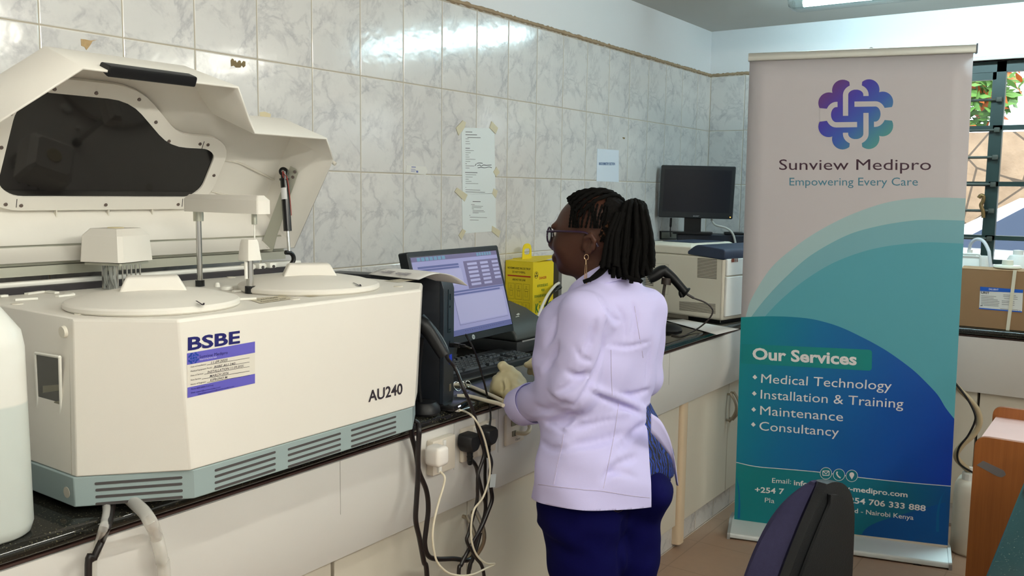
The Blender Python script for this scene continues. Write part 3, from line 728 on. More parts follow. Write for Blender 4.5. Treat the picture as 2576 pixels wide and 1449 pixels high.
# turntable covers
def disc(cx, cy, ang, arrow):
    mb = MB(); mb.lathe((cx, cy, 1.2305), [(.150, 0), (.153, .003), (.153, .009), (.150, .0125), (.12, .021), (.08, .028), (.03, .031), (0, .0315)], 64)
    d = obj('turntable_cover', mb, M_cream, an, smooth=30)
    R = MX.Translation((cx, cy, 1.2305)) @ MX.Rotation(ang, 4, 'Z')
    mb = MB(); lo = [(-.062, -.026), (.062, -.026), (.062, .026), (-.062, .026)]; hi = [(-.047, -.021), (.044, -.021), (.044, .021), (-.047, .021)]
    mb.loft([[R @ V((x, y, .020)) for x, y in lo], [R @ V((x, y, .052)) for x, y in hi], [R @ V((x * .93, y * .88, .0555)) for x, y in hi]]); obj('grip', mb, M_cream, d, smooth=20, bevel=.003)
    c = atz(*arrow, 1.252); mb = MB(); u = (c - V((cx, cy, c.z))).normalized(); w = V((-u.y, u.x, 0)); c.z = 1.2305 + .0178; dz = V((0, 0, -.0028))
    def q(a, b, t=.0016):
        a, b = V(a), V(b); s = (b - a).cross(V((0, 0, 1))).normalized() * t; mb.face([a + s, a - s, b - s, b + s])
    q(c - u * .012 - dz * 1.1, c + u * .010 + dz); q(c + u * .010 + dz, c + u * .001 + w * .007 + dz * .1); q(c + u * .010 + dz, c + u * .001 - w * .007 + dz * .1); obj('arrow_mark', mb, M_ink, d, smooth=0)
disc(.960, -.545, math.radians(-33), (503, 757)); disc(1.346, -.538, math.radians(-36), (899, 711))
# sampling arm
sa = obj('arm_post', (lambda m: (m.cyl((1.213, -.331, 1.232), (1.213, -.331, 1.385), .0062, n=20), m)[1])(MB()), M_chrome, an)
mb = MB(); mb.cyl((1.213, -.331, 1.375), (1.213, -.331, 1.397), .011, n=20); mb.cyl((1.211, -.522, 1.374), (1.211, -.522, 1.397), .0055, n=16); obj('collar', mb, M_alu, sa)
mb = MB(); mb.cyl((1.213, -.331, 1.231), (1.213, -.331, 1.244), .010, n=20); obj('boot', mb, M_blackg, sa)
mb = MB()
lo = rrect(.036, .25, .006, 3, 1.212, -.428); hi = rrect(.030, .242, .006, 3, 1.212, -.428)
mb.loft([[(x, y, 1.396) for x, y in lo], [(x, y, 1.424) for x, y in lo], [(x, y + (.004 if y < -.428 else -.004), 1.434) for x, y in [(1.212 + (a - 1.212) * .6, b) for a, b in hi]]]); obj('arm_housing', mb, M_cream, sa, smooth=25)
mb = MB(); mb.cyl((1.211, -.522, 1.30), (1.211, -.522, 1.376), .0016, n=8); obj('needle', mb, M_white, sa)
# mixing unit below it
mb = MB(); mb.cyl((1.199, -.520, 1.231), (1.199, -.520, 1.30), .0072, n=20); mx_ = obj('mixer_post', mb, M_chrome, an)
mb = MB(); mb.cyl((1.199, -.520, 1.231), (1.199, -.520, 1.246), .011, n=20); obj('boot', mb, M_blackg, mx_)
mb = MB(); R4 = [rrect(.036, .036, .004, 2, 1.199, -.52), rrect(.028, .028, .004, 2, 1.199, -.52)]
mb.loft([[(x, y, 1.300) for x, y in R4[0]], [(x, y, 1.337) for x, y in R4[1]], [(1.199 + (x - 1.199) * .85, -.52 + (y + .52) * .85, 1.343) for x, y in R4[1]]]); obj('mixer_head', mb, M_cream, mx_, smooth=25)
mb = MB(); mb.cyl((1.186, -.524, 1.262), (1.186, -.524, 1.302), .0035, n=12); obj('stirrer', mb, M_white, mx_)
# wash station
cx, cy = 1.075, -.236
def rot(dx, dy, a=math.radians(20)): return (cx + dx * math.cos(a) - dy * math.sin(a), cy + dx * math.sin(a) + dy * math.cos(a))
def sq(w, c): return [rot(x, y) for x, y in ((-w, -w + c), (-w + c, -w), (w - c, -w), (w, -w + c), (w, w - c), (w - c, w), (-w + c, w), (-w, w - c))]
mb = MB(); mb.loft([[(x, y, 1.290) for x, y in sq(.054, .008)], [(x, y, 1.345) for x, y in sq(.0505, .008)], [(x, y, 1.360) for x, y in sq(.038, .006)]]); wh = obj('wash_head', mb, M_cream, an, smooth=15)
mb = MB(); mb.lathe((cx, cy, 1.36), [(.0, 0), (.017, .0), (.016, .0018), (0, .0019)], 20); obj('top_cap', mb, mat('cap_tan', (214, 200, 160), .5), wh)
mb = MB(); mb.loft([[(x, y, 1.283) for x, y in sq(.046, .003)], [(x, y, 1.288) for x, y in sq(.046, .003)]]); obj('carrier_plate', mb, M_alu, wh, smooth=0)
mb = MB()
for i in range(5): a = rot(-.026 + i * .014, -.034); mb.cyl((*a, 1.232), (*a, 1.284), .0018, n=8)
for i in range(3): a = rot(-.02 + i * .022, .02); mb.cyl((*a, 1.231), (*a, 1.284), .0028, n=8)
pieces('wash_needle', mb, M_chrome, wh)
mb = MB()
for i in range(7): a = rot(-.042 + .003 * i, -.028 + .007 * i); k = .004 * math.sin(i * 1.7); mb.tube([(a[0], a[1], 1.284), (a[0] - .003 - k, a[1] - .004, 1.262), (a[0] - .001 + k, a[1] - .006, 1.231)], .0026, 7, 4)
pieces('tubing', mb, mat('clear_tube_thin', (226, 228, 224), .15, trans=.7, ior=1.2), wh)
# raised clips, stickers and prints on the deck
mb = MB()
for a, b, w in (((2, 743), (20, 741), .006), ((38, 752), (95, 748), .006), ((70, 737), (112, 731), .006), ((114, 731), (139, 734), .006), ((147, 743), (188, 738), .006), ((163, 735), (180, 737), .004), ((588, 731), (620, 728), .005), ((602, 750), (645, 748), .005)):
    p, q = atz(*a, 1.2345), atz(*b, 1.2345); d = (q - p).normalized(); s = V((-d.y, d.x, 0)) * w
    mb.loft([[p - s * .2, q - s * .2, q + s * 1.4, p + s * 1.4], [p - s * .2 - V((0, 0, .004)), q - s * .2 - V((0, 0, .004)), q + s * 1.4 - V((0, 0, .004)), p + s * 1.4 - V((0, 0, .004))]])
mb.lathe(atz(547, 722, 1.2305), [(.006, 0), (.005, .008), (.003, .010), (0, .0102)], 12); mb.lathe(atz(571, 728, 1.2305), [(.014, 0), (.012, .006), (.006, .008), (0, .0082)], 16)
pieces('deck_clip', mb, M_white, body)
def decksticker(pix, lines, m=None):
    mb = MB(); quad(mb, pix, (0, 0, 1.2301), (0, 0, 1), .0006); s = obj('caution_sticker', mb, m or mat('sticker_cream', (196, 186, 162), .4), body, smooth=0)
    mb = MB()
    for body_, L, R, T in lines: lab(mb, body_, L, R, T, (0, 0, 1.2301), (0, 0, 1), .0014)
    obj('lettering', mb, mat('print_brown', (74, 62, 50), .6), s, smooth=0)
decksticker([(622, 753), (655, 764), (745, 751), (712, 744)], [('CAUTION', (650, 757), (700, 750), (645, 755)), ('Keep hands clear', (658, 761), (722, 752), (654, 759))])
decksticker([(730, 740), (782, 734), (850, 738), (780, 748)], [('Check liquid', (752, 742), (800, 736), (744, 741))])
decksticker([(965, 707), (1010, 702), (1046, 705), (1000, 711)], [('Refer to manual', (985, 708), (1030, 704), (978, 707))])
# ------------------------------------------------------------------ things on the left end of the worktop
def canister_material(name, level, hi, lo):
    t = NT(name); g = t.n('NewGeometry'); x, y, z = t.xyz(g.outputs['Position'])
    f = t.math('MULTIPLY', t.math('SUBTRACT', z, level - .002), 250, clamp=True); n = t.noise(g.outputs['Position'], 12, 4)
    c = t.mix(f, lo, hi); c = t.mix(t.math('MULTIPLY', n, .12), c, rgb(190, 190, 178))
    return t.set(Base_Color=c, Roughness=.35, Subsurface_Weight=.25, Subsurface_Radius=(.02, .02, .02))
jc = empty('jerrycan', (.60, -.545, .9), 'translucent white jerrycan half full of liquid beside the analyser', 'jerrycan')
mb = MB(); rs = []
for z, k in ((.9, .90), (.905, .96), (.92, 1), (1.20, .985), (1.225, .95), (1.262, .72), (1.275, .6)):
    rs.append([(.595 + (x) * k, -.545 + y * k, z) for x, y in rrect(.20, .20, .05, 6)])
mb.loft(rs); obj('body', mb, canister_material('canister_left', 1.113, rgb(232, 232, 226), rgb(206, 214, 210)), jc, smooth=60)
mb = MB(); mb.cyl((.56, -.545, 1.272), (.56, -.545, 1.31), .03, n=24); obj('cap', mb, M_white, jc)

def canmat(): return mat('translucent_white', (232, 232, 226), .4)
# computer tower turned towards the keyboard
ct = empty('computer_tower', (1.72, -.47, .9), 'slim black computer tower standing upright between the analyser and the keyboard', 'computer')
TF = V((.259, -.966, 0)); TW = V((.966, .259, 0)); T0 = V((1.700, -.632, .903))
def TP(w, b, z): return T0 + TW * w - TF * b + V((0, 0, z))
M_pc = mat('pc_black', (27, 30, 36), .42); M_pcf = mat('pc_front', (34, 40, 48), .35)
def tbox(mb, w0, w1, b0, b1, z0, z1, bev=0): 
    m = MX(((TW.x, -TF.x, 0, T0.x), (TW.y, -TF.y, 0, T0.y), (0, 0, 1, T0.z), (0, 0, 0, 1))); return mb.box((w0, b0, z0), (w1, b1, z1), m, bev=bev)
mb = MB(); tbox(mb, 0, .062, .012, .335, 0, .330, .003); obj('case', mb, M_pc, ct)
mb = MB(); prof = [(0, .020), (0, .30), (.010, .33), (.012, .332), (.012, .0), (.004, .0)]
mb.prism(prof, lambda b, z: TP(-.001, b, z), lambda b, z: TP(.062, b, z)); fr = obj('front_bezel', mb, M_pcf, ct, bevel=.003)
mb = MB()
for w0, w1, z0, z1 in ((.034, .037, .272, .288), (.030, .040, .196, .199), (.030, .040, .189, .192), (.033, .037, .160, .168), (.022, .024, .19, .30)): tbox(mb, w0, w1, -.0012, .002, z0, z1)
mb.cyl(TP(.0355, -.001, .255), TP(.0355, .002, .255), .0028, n=12); pieces('port', mb, M_blackg, fr)
mb = MB(); tbox(mb, .033, .047, -.0015, .002, .108, .132); obj('badge', mb, mat('badge_blue', (24, 60, 200), .3), fr)
mb = MB(); tbox(mb, .033, .043, -.0017, .002, .038, .056); tbox(mb, .035, .041, -.0018, .0, .042, .046); obj('logo', mb, mat('logo_chrome', (150, 140, 120), .3, .6), fr)
mb = MB(); tbox(mb, -.012, .09, -.035, .10, -.003, .012, .004); obj('stand', mb, M_blackg, ct)
mb = MB()
for k in range(3): tbox(mb, .012 + k * .005, .015 + k * .005, -.0362, -.034, .0045, .0075)
obj('indicator', mb, mat('led_white', (220, 225, 255), .3, emit=(.7, .75, 1), es=3), ct)
mb = MB(); tbox(mb, .028, .040, -.030, .0, .152, .164, .003); tbox(mb, .030, .038, -.045, -.028, .154, .162, .003)
mb.tube([TP(.034, -.043, .158), TP(.04, -.06, .154)] + [aty(a, b, c) for a, b, c in ((1172, 842, -.665), (1196, 889, -.668), (1216, 955, -.668), (1231, 1020, -.668), (1234, 1050, -.67), (1231, 1082, -.672))], .0028, 8, 8)
single('usb_cable', mb, M_blackg, 'black cable from the tower front falling over the worktop edge to the sockets', 'cable')
# sheet of paper bridging deck and tower
def papersheet():
    B = atz(1053, 704, 1.2335); A = atz(905, 688, 1.2335); F = (A - B) * .85
    Np = bez([B, atz(1085, 691, 1.2465), atz(1113, 688, 1.2485), atz(1135, 692, 1.2475), atz(1157, 703, 1.238), atz(1177, 719, 1.222)], 6)
    mb = MB(); n = len(Np) - 1
    def f(u, w):
        i = u * n; a = Np[min(int(i), n)]; q = F * w; z = .004 * math.sin(PI * w) * u
        return a + q + V((0, 0, z))
    mb.grid(f, n, 8); return mb, B, F, Np
mb, B_, F_, N_ = papersheet()
ps = obj('paper_sheet', mb, mat('paper', (232, 230, 228), .7), solid=.0006)
tag(ps, 'curled printed sheet of paper draped from the analyser deck over the tower', 'paper')
mb = MB(); rnd = random.Random(5)
for i in range(14):
    k = i // 7; u0 = .03 + .02 * (i % 7) + k * .01
    pa = B_ + (N_[6] - B_) * (u0 * 3.2) + F_ * (.25 + .32 * k); pb = pa + F_ * rnd.uniform(.12, .28); s = (N_[6] - B_).normalized() * .0012
    z = V((0, 0, .0065)); mb.face([pa + z, pb + z, pb + s + z, pa + s + z])
obj('printed_lines', mb, mat('print_grey', (120, 116, 130), .7), ps, smooth=0)

# hand scanner on its stand, left of the tower
hs = empty('barcode_scanner', (1.64, -.615, .9), 'black hand-held barcode scanner hanging beside the tower, behind the analyser corner', 'barcode scanner', 'barcode scanners on the worktop')
DS = (V((1.645, -.69, 1.05)) - EYE).dot(FW)
def sp(px, py, d=0): return atd(px, py, DS + d)
mb = MB(); mb.tube([sp(1050, 806), sp(1066, 818), sp(1080, 834), sp(1100, 865), sp(1118, 895)], lambda t: .021 - .006 * t if t > .25 else .015 + .016 * t, 12, 6); obj('grip', mb, M_black, hs)
mb = MB(); mb.cyl(sp(1058, 813), sp(1051, 812), .006, n=12); obj('nose', mb, mat('lens_tan', (150, 132, 100), .35), hs)
mb = MB(); mb.tube([sp(1064, 792), sp(1085, 815), sp(1108, 845), sp(1121, 868), sp(1127, 886)], .0032, 8, 6); obj('guide_wire', mb, mat('cable_greyblue', (48, 62, 72), .4), hs)
mb = MB(); mb.lathe(atz(1068, 1040, .9), [(.036, 0), (.040, .006), (.038, .018), (.028, .030), (.010, .034)], 28); b0 = atz(1068, 1040, .9)
mb.tube([b0 + V((-.015, 0, .03)), b0 + V((-.022, 0, .09)), sp(1062, 850, .01)], .005, 8, 5); obj('stand', mb, M_black, hs)
# ------------------------------------------------------------------ monitor in use
M_bez = mat('bezel_black', (26, 31, 35), .4, spec=.4)
mo = empty('monitor', (2.10, -.30, .9), 'black desktop monitor showing an open program window in front of the person', 'monitor', 'monitors')
mTL, mTR = atz(1022, 635, 1.276), atz(1251.6, 616.6, 1.276); mBR = aty(1294, 832, mTR.y - .045); mBL = mTL + (mBR - mTR)
mX = (mTR - mTL).normalized(); mY = (mTL - mBL).normalized(); mN = mX.cross(mY)
MWd, MHt = (mTR - mTL).length, (mTL - mBL).length
def mp(u, w, o=0): return mBL + mX * u + mY * w + mN * o
def mpx(px, py, o=.0):
    P = on(px, py, mBL + mN * o, mN); return P
mb = MB(); mb.prism(rrect(MWd, MHt, .006, 2, MWd / 2, MHt / 2), lambda a, b: mp(a, b, 0), lambda a, b: mp(a, b, -.032)); bz = obj('housing', mb, M_bez, mo, bevel=.002)
mb = MB(); mb.box((-.09, 0, 0), (.09, .02, .0)) if False else None
c = mp(MWd / 2, .11, -.032); mb.loft([[c + mX * a * .09 + mY * b * .06 - mN * k for a, b in ((-1, -1), (1, -1), (1, 1), (-1, 1))] for k in (0, .02)])
cb = V((c.x, c.y + .075, .9)); mb.loft([[cb + V((a * .05, b * .012, .008)) for a, b in ((-1, -1), (1, -1), (1, 1), (-1, 1))], [V((c.x + a * .045, c.y + .045 + b * .012, c.z + .02)) for a, b in ((-1, -1), (1, -1), (1, 1), (-1, 1))]])
mb.box((cb.x - .13, cb.y + .01, .9005), (cb.x + .13, cb.y + .17, .910), bev=.004); obj('stand', mb, M_black, mo)
def emis(name, col, e): return mat(name, col, .5, emit=tuple(rgb(*col)[:3]), es=e, spec=.3)
SCQ = [(1031.5, 649), (1247, 630), (1288, 815), (1083, 861)]
sc = [mpx(*q) for q in ((1031.5, 649), (1247, 630), (1288, 815))]; sc.append(sc[0] + sc[2] - sc[1])
def sq_(mb, x0, y0, x1, y1, o):
    """quad on the screen in screen fractions, y down"""
    X, Y = sc[1] - sc[0], sc[3] - sc[0]
    mb.face([sc[0] + X * a + Y * b + mN * o for a, b in ((x0, y0), (x1, y0), (x1, y1), (x0, y1))])
mb = MB(); sq_(mb, -.008, -.01, 1.008, 1.01, .0002); obj('screen_gasket', mb, M_blackg, bz, smooth=0)
mb = MB(); sq_(mb, 0, 0, 1, 1, .0006); scr = obj('screen', mb, emis('screen_lavender', (140, 140, 180), .36), bz, smooth=0)
mb = MB(); sq_(mb, .0, .0, 1, .055, .0009); sq_(mb, .56, .10, 1, .45, .0009); obj('toolbar', mb, emis('screen_mauve', (104, 99, 132), .28), scr, smooth=0)
mb = MB(); sq_(mb, .05, .115, .5, .14, .0009); sq_(mb, .05, .15, .5, .17, .0009); sq_(mb, .36, .455, 1, .475, .0009); sq_(mb, 0, .93, 1, 1, .0009); sq_(mb, .37, .49, .94, .51, .0009)
obj('title_bar', mb, emis('screen_slate', (90, 96, 142), .28), scr, smooth=0)
mb = MB()
for k in range(7): sq_(mb, .06 + k * .045, .008, .095 + k * .045, .05, .0012)
for k in range(6): sq_(mb, .74 + k * .032, .008, .763 + k * .032, .048, .0012)
obj('icons', mb, emis('screen_teal', (100, 136, 162), .32), scr, smooth=0)
mb = MB()
for r_ in range(6):
    for a, b in ((.6, .72), (.76, .86), (.91, .99)):
        if not (r_ == 5 and a > .8): sq_(mb, a, .125 + r_ * .052, b, .155 + r_ * .052, .0012)
sq_(mb, .05, .18, .52, .38, .0009); sq_(mb, .365, .52, .97, .86, .0009)
obj('field', mb, emis('screen_pale', (154, 154, 188), .36), scr, smooth=0)
mb = MB(); sq_(mb, .36, .51, .363, .88, .0014); sq_(mb, .365, .875, .97, .878, .0014)
for k in range(18): sq_(mb, .40 + k * .028, .955, .412 + k * .028, .962, .0014)
obj('rule', mb, emis('screen_dark', (70, 72, 104), .3), scr, smooth=0)
c = mpx(1191, 847.5); mb = MB(); mb.prism([(.0075 * math.cos(k * PI / 12), .0075 * math.sin(k * PI / 12)) for k in range(24)], lambda a, b: c + mX * a + mY * b - mN * .001, lambda a, b: c + mX * a + mY * b + mN * .0005); lg = obj('logo', mb, mat('logo_silver', (206, 214, 216), .3, .3), bz, smooth=0)
mb = MB(); mb.text('hp', c - mX * .0045 - mY * .0022, mX, mY, .0072, .0085, off=.0009, shear=.25); obj('lettering', mb, M_black, lg, smooth=0)

# ------------------------------------------------------------------ keyboard
kb0 = atz(1347, 903, .905); kd = (atz(1220, 935, .905) - kb0); kd.z = 0; kd.normalize(); kn = V((-kd.y, kd.x, 0)); kn = kn if kn.y > 0 else -kn
kb = empty('keyboard', kb0 + kd * .22 + kn * .07 - V((0, 0, .005)), 'black computer keyboard under the gloved hands', 'keyboard')
def kp(u, w, z): return kb0 + kd * u + kn * w + V((0, 0, z - .005))
mb = MB(); mb.loft([[kp(a, b, .0) for a, b in rrect(.445, .150, .012, 3, .2225, .075)], [kp(a, b, .012 + b * .06) for a, b in rrect(.445, .150, .012, 3, .2225, .075)], [kp(a, b, .0145 + b * .06) for a, b in rrect(.437, .142, .012, 3, .2225, .075)]]); obj('case', mb, mat('kb_case', (26, 28, 32), .4), kb)
M_key = mat('kb_key', (50, 56, 62), .4)
def keymesh(w):
    bm = bmesh.new(); R = [[(x, y, 0) for x, y in ((-w / 2, -.008), (w / 2, -.008), (w / 2, .008), (-w / 2, .008))], [(x * .84, y * .82 + .0005, .0065) for x, y in ((-w / 2, -.008), (w / 2, -.008), (w / 2, .008), (-w / 2, .008))]]
    m_ = MB(); m_.bm = bm; m_.loft(R); bmesh.ops.recalc_face_normals(bm, faces=bm.faces); me = bpy.data.meshes.new('key'); bm.to_mesh(me); bm.free(); me.materials.append(M_key); return me
KM = {}
ax = MX(((-kd.x, kn.x, 0, 0), (-kd.y, kn.y, .0, 0), (0, .06, 1, 0), (0, 0, 0, 1)))
def addkey(u, w, wid=.0175):
    k = round(wid, 4)
    if k not in KM: KM[k] = keymesh(k)
    o = bpy.data.objects.new('key', KM[k]); COL.objects.link(o); o.parent = kb
    p = kp(u, w, .0148 + w * .06); o.matrix_local = wm(kb).inverted() @ (MX.Translation(p) @ ax)
for r_ in range(5):
    w = .022 + r_ * .0192
    n = 4 if r_ == 0 else 0
    if r_ == 0:
        for u, wd in ((.19, .024), (.217, .024), (.296, .108), (.37, .024), (.398, .024), (.424, .022)): addkey(u, w, wd)
    else:
        for k in range(14): addkey(.172 + k * .0192, w, .0175)
for k in range(11): addkey(.172 + k * .0245, .128, .0165)
for r_ in range(2): 
    for k in range(3): addkey(.105 + k * .0192, .0796 + r_ * .0192, .0175)
for k in range(3): addkey(.105 + k * .0192, .022, .0175)
addkey(.1242, .0412, .0175)
for r_ in range(4):
    for k in range(4): addkey(.016 + k * .0192, .022 + (r_) * .0192, .0175)

# ------------------------------------------------------------------ label printer, sharps box, pale device
lp = empty('label_printer', (2.53, -.23, .9), 'dark grey label printer with a rounded lid right of the monitor', 'label printer')
lpx0, lpx1 = 2.435, 2.645
prof = [(-.345, .945), (-.338, .972), (-.30, 1.005), (-.24, 1.034), (-.17, 1.052), (-.10, 1.056), (-.09, .945)]
mb = MB(); mb.prism(prof, lambda y, z: (lpx0, y, z), lambda y, z: (lpx1, y, z)); obj('lid', mb, mat('printer_grey', (58, 62, 60), .4), lp, bevel=.008, bseg=3)
mb = MB(); mb.box((lpx0, -.347, .9), (lpx1, -.088, .944), bev=.006); obj('base', mb, mat('printer_dark', (38, 40, 42), .45), lp)
mb = MB(); q = lambda a, b: on(a, b, (2.54, -.27, 1.02), (0, -.38, .92)); 
for pix in ([(1297, 794), (1303, 790), (1307, 793), (1302, 796)], [(1296, 799), (1305, 797), (1305, 799), (1296, 801)]): mb.face([q(*p) + V((0, -.002, .004)) for p in pix])
obj('logo', mb, mat('logo_pale', (200, 206, 200), .5), lp, smooth=0)
mb = MB(); mb.box((lpx0 + .03, -.3485, .9405), (lpx1 - .04, -.346, .9455)); obj('seam', mb, mat('seam_pale', (150, 150, 150), .4), lp)
M_yel = mat('card_yellow', (232, 208, 30), .55, var=.03, vscale=8); M_card = mat('card_inner', (196, 172, 120), .7)
sb = empty('sharps_box', (2.915, -.07, .9), 'yellow cardboard sharps box with a carry handle standing against the tiles', 'sharps box')
bx0, bx1, by0, by1, bz0, bz1 = 2.842, 2.99, -.137, -.006, .9, 1.178
mb = MB(); mb.box((bx0, by0, bz0 + .002), (bx1, by1, bz1), bev=.001, seg=1); box_ = obj('carton', mb, M_yel, sb)
mb = MB()
hp_ = round_poly([(2.885, 1.176), (2.952, 1.176), (2.948, 1.245), (2.889, 1.245)], [.001, .001, .03, .03], 5); hh = rrect(.040, .024, .011, 4, 2.9185, 1.213)
bm = mb.bm; oo = [bm.verts.new((x, -.055, z)) for x, z in hp_]; ii = [bm.verts.new((x, -.055, z)) for x, z in hh]
es = [bm.edges.new((oo[i], oo[(i + 1) % len(oo)])) for i in range(len(oo))] + [bm.edges.new((ii[i], ii[(i + 1) % len(ii)])) for i in range(len(ii))]
bmesh.ops.triangle_fill(bm, use_beauty=True, edges=es); obj('carry_handle', mb, M_yel, sb, smooth=0, solid=.002)
mb = MB(); mb.face([(bx0, by0, bz1 + .001), (bx0 + .09, by0, bz1 + .006), (bx0 + .09, by1, bz1 + .006), (bx0, by1, bz1 + .001)]); mb.face([(bx0 + .03, by0 - .004, bz1 + .002), (bx1 + .045, by0 - .02, bz1 + .022), (bx1 + .004, by1, bz1 + .008), (bx0 + .05, by1, bz1 + .006)]); obj('flap', mb, M_yel, sb, smooth=0, solid=.0015)
mb = MB(); mb.box((bx0 + .001, by0 + .001, .9), (bx1 - .001, by1 - .001, .9015)); obj('base_strip', mb, M_black, sb)
Pl, Nl, Pf, Nf = V((bx0, -.07, 1)), V((-1, 0, 0)), V((2.9, by0, 1)), V((0, -1, 0))
mb = MB(); up = V((0, 0, 1)); lx = V((0, -1, 0)); fx = V((1, 0, 0))
def LT(mb, s, y, z, w, h, **k): mb.text(s, V((bx0, y, z)), lx, up, h, w, off=.0006, **k)
def FT(mb, s, x, z, w, h, **k): mb.text(s, V((x, by0, z)), fx, up, h, w, off=.0006, **k)
LT(mb, 'NE REMPLISSEZ PAS DE TROP', -.017, 1.148, .108, .008, bold=.01); LT(mb, 'DO NOT OVERFILL', -.040, 1.133, .062, .008, bold=.01); LT(mb, 'ABOVE THE LINE', -.040, 1.103, .062, .008, bold=.01)
FT(mb, 'À DÉTRUIRE PAR LE FEU', 2.852, .945, .09, .009, bold=.01)
obj('lettering', mb, mat('print_olive', (74, 66, 12), .6), box_, smooth=0)
mb = MB(); LT(mb, 'I', -.5, 0, 1, .001) if False else None
mb.face([(bx0 - .0006, -.017, 1.124), (bx0 - .0006, -.126, 1.124), (bx0 - .0006, -.126, 1.119), (bx0 - .0006, -.017, 1.119)]); FT(mb, 'DANGER', 2.885, 1.110, .052, .010, bold=.015); obj('lettering_red', mb, mat('print_red', (184, 50, 20), .6), box_, smooth=0)
mb = MB(); FT(mb, 'BOÎTE DE SÉCURITÉ', 2.872, 1.080, .076, .010, bold=.01); FT(mb, 'POUR', 2.902, 1.061, .022, .010, bold=.01); FT(mb, 'SERINGUES AIGUILLES USÉES', 2.852, 1.040, .128, .010, bold=.01)
FT(mb, 'K', 2.862, .981, .022, .036, bold=.03); FT(mb, 'i', 2.888, .981, .008, .030, bold=.03); FT(mb, 'OGS', 2.900, .983, .075, .034, bold=.03)
mb.face([(2.8915, by0 - .0007, .955), (2.8935, by0 - .0007, .955), (2.894, by0 - .0007, .981), (2.891, by0 - .0007, .981)]); mb.face([(2.884, by0 - .0007, 1.020), (2.900, by0 - .0007, 1.020), (2.900, by0 - .0007, 1.0225), (2.884, by0 - .0007, 1.0225)])
obj('lettering_green', mb, mat('print_green', (22, 110, 40), .6), box_, smooth=0)
mb = MB()
def ring2(cx, cz, r, t, face='f'):
    for k in range(24):
        a, b = 2 * PI * k / 24, 2 * PI * (k + 1) / 24
        f = lambda ang, rr: (cx + rr * math.cos(ang), by0 - .0007, cz + rr * math.sin(ang))
        mb.face([f(a, r), f(b, r), f(b, r - t), f(a, r - t)])
ring2(2.864, 1.128, .0135, .0015)
for k in range(3):
    a0 = math.radians(90 + 120 * k); mb.face([(2.864 + rr * math.cos(a0 + d_), by0 - .0007, 1.128 + rr * math.sin(a0 + d_)) for rr, d_ in ((.004, -.9), (.0105, -.35), (.0105, .35), (.004, .9))])
def orect(y0, z0, y1, z1, t=.0006):
    for a in ((y0, z0, y1, z0 + t), (y0, z1 - t, y1, z1), (y0, z0, y0 - t, z1), (y1 + t, z0, y1, z1)):
        mb.face([(bx0 - .0006, a[0], a[1]), (bx0 - .0006, a[2], a[1]), (bx0 - .0006, a[2], a[3]), (bx0 - .0006, a[0], a[3])])
for r_ in range(2):
    for k in range(3):
        y = -.020 - k * .036; z = 1.030 - r_ * .072; orect(y, z, y - .030, z + .062); orect(y - .009, z + .012, y - .021, z + .034); orect(y - .006, z + .034, y - .024, z + .042); orect(y - .012, z + .042, y - .016, z + .054)
obj('pictogram', mb, mat('print_olive', (74, 66, 12), .6), box_, smooth=0)
pd = empty('power_unit', (3.12, -.09, .9), 'pale grey upright device with a black edge behind the person, beside the sharps box', 'device')
mb = MB(); mb.prism([(3.06, .9), (3.26, .9), (3.26, 1.06), (3.155, 1.168), (3.06, 1.168)], lambda x, z: (x, -.13, z), lambda x, z: (x, -.02, z)); obj('body', mb, mat('device_grey', (204, 202, 196), .5), pd, bevel=.003)
mb = MB(); mb.box((3.036, -.132, .9), (3.06, -.02, 1.170)); obj('edge', mb, mat('edge_dark', (92, 90, 88), .5), pd)
mb = MB(); mb.tube([aty(1406, 712, -.135), aty(1396, 719, -.16), aty(1378, 742, -.2), aty(1362, 775, -.24), aty(1352, 805, -.26), aty(1349, 830, -.27), V((2.72, -.27, .905))], .0055, 8, 6); single('white_cable', mb, M_white, 'white cable arching from the pale device down in front of the sharps box', 'cable')
mb = MB(); mb.tube([aty(1409, 722, -.135), aty(1399, 727, -.14), aty(1392, 730, -.15)], .009, 8, 3); mb.tube([aty(1394, 730, -.158), aty(1382, 748, -.19), aty(1369, 780, -.215), aty(1361, 812, -.235), V((2.79, -.235, .905))], .004, 8, 6); single('black_cable', mb, M_blackg, 'black plug and cable arching beside the white cable by the sharps box', 'cable')
mb = MB(); mb.box((2.665, -.27, .9), (2.73, -.205, .955), bev=.002); single('small_carton', mb, mat('carton_orange', (222, 150, 84), .6), 'small orange carton on the worktop behind the person, by the sharps box', 'carton')
# ------------------------------------------------------------------ printer corner
M_hp = mat('printer_cream', (228, 222, 206), .45, var=.02, vscale=3); M_hpw = mat('printer_white', (236, 236, 232), .4); M_hpn = mat('printer_navy', (38, 50, 74), .45); M_grill = mat('grill_shade', (96, 88, 76), .7)
pr = empty('laser_printer', (3.78, -.43, .9), 'large cream laser printer with a navy top beside the banner', 'printer')
PC = V((3.585, -.612, .9)); PLn = V((.2, .98, 0)).normalized(); PRn = V((.98, -.2, 0)).normalized()
def pq(r, l, z): return PC + PRn * r + PLn * l + V((0, 0, z))
mb = MB(); mb.loft([[pq(r, l, z) for r, l in ((0, 0), (.36, 0), (.36, .42), (0, .42))] for z in (.012, .285)]); bd = obj('body', mb, M_hp, pr, bevel=.012, bseg=3)
mb = MB(); mb.loft([[pq(r, l, z) for r, l in ((-.003, .17), (.36, .17), (.36, .422), (-.003, .422))] for z in (.284, .318)] + [[pq(r, l, .332) for r, l in ((.03, .19), (.33, .19), (.33, .40), (.03, .40))]]); obj('top_cover', mb, M_hp, pr, bevel=.004)
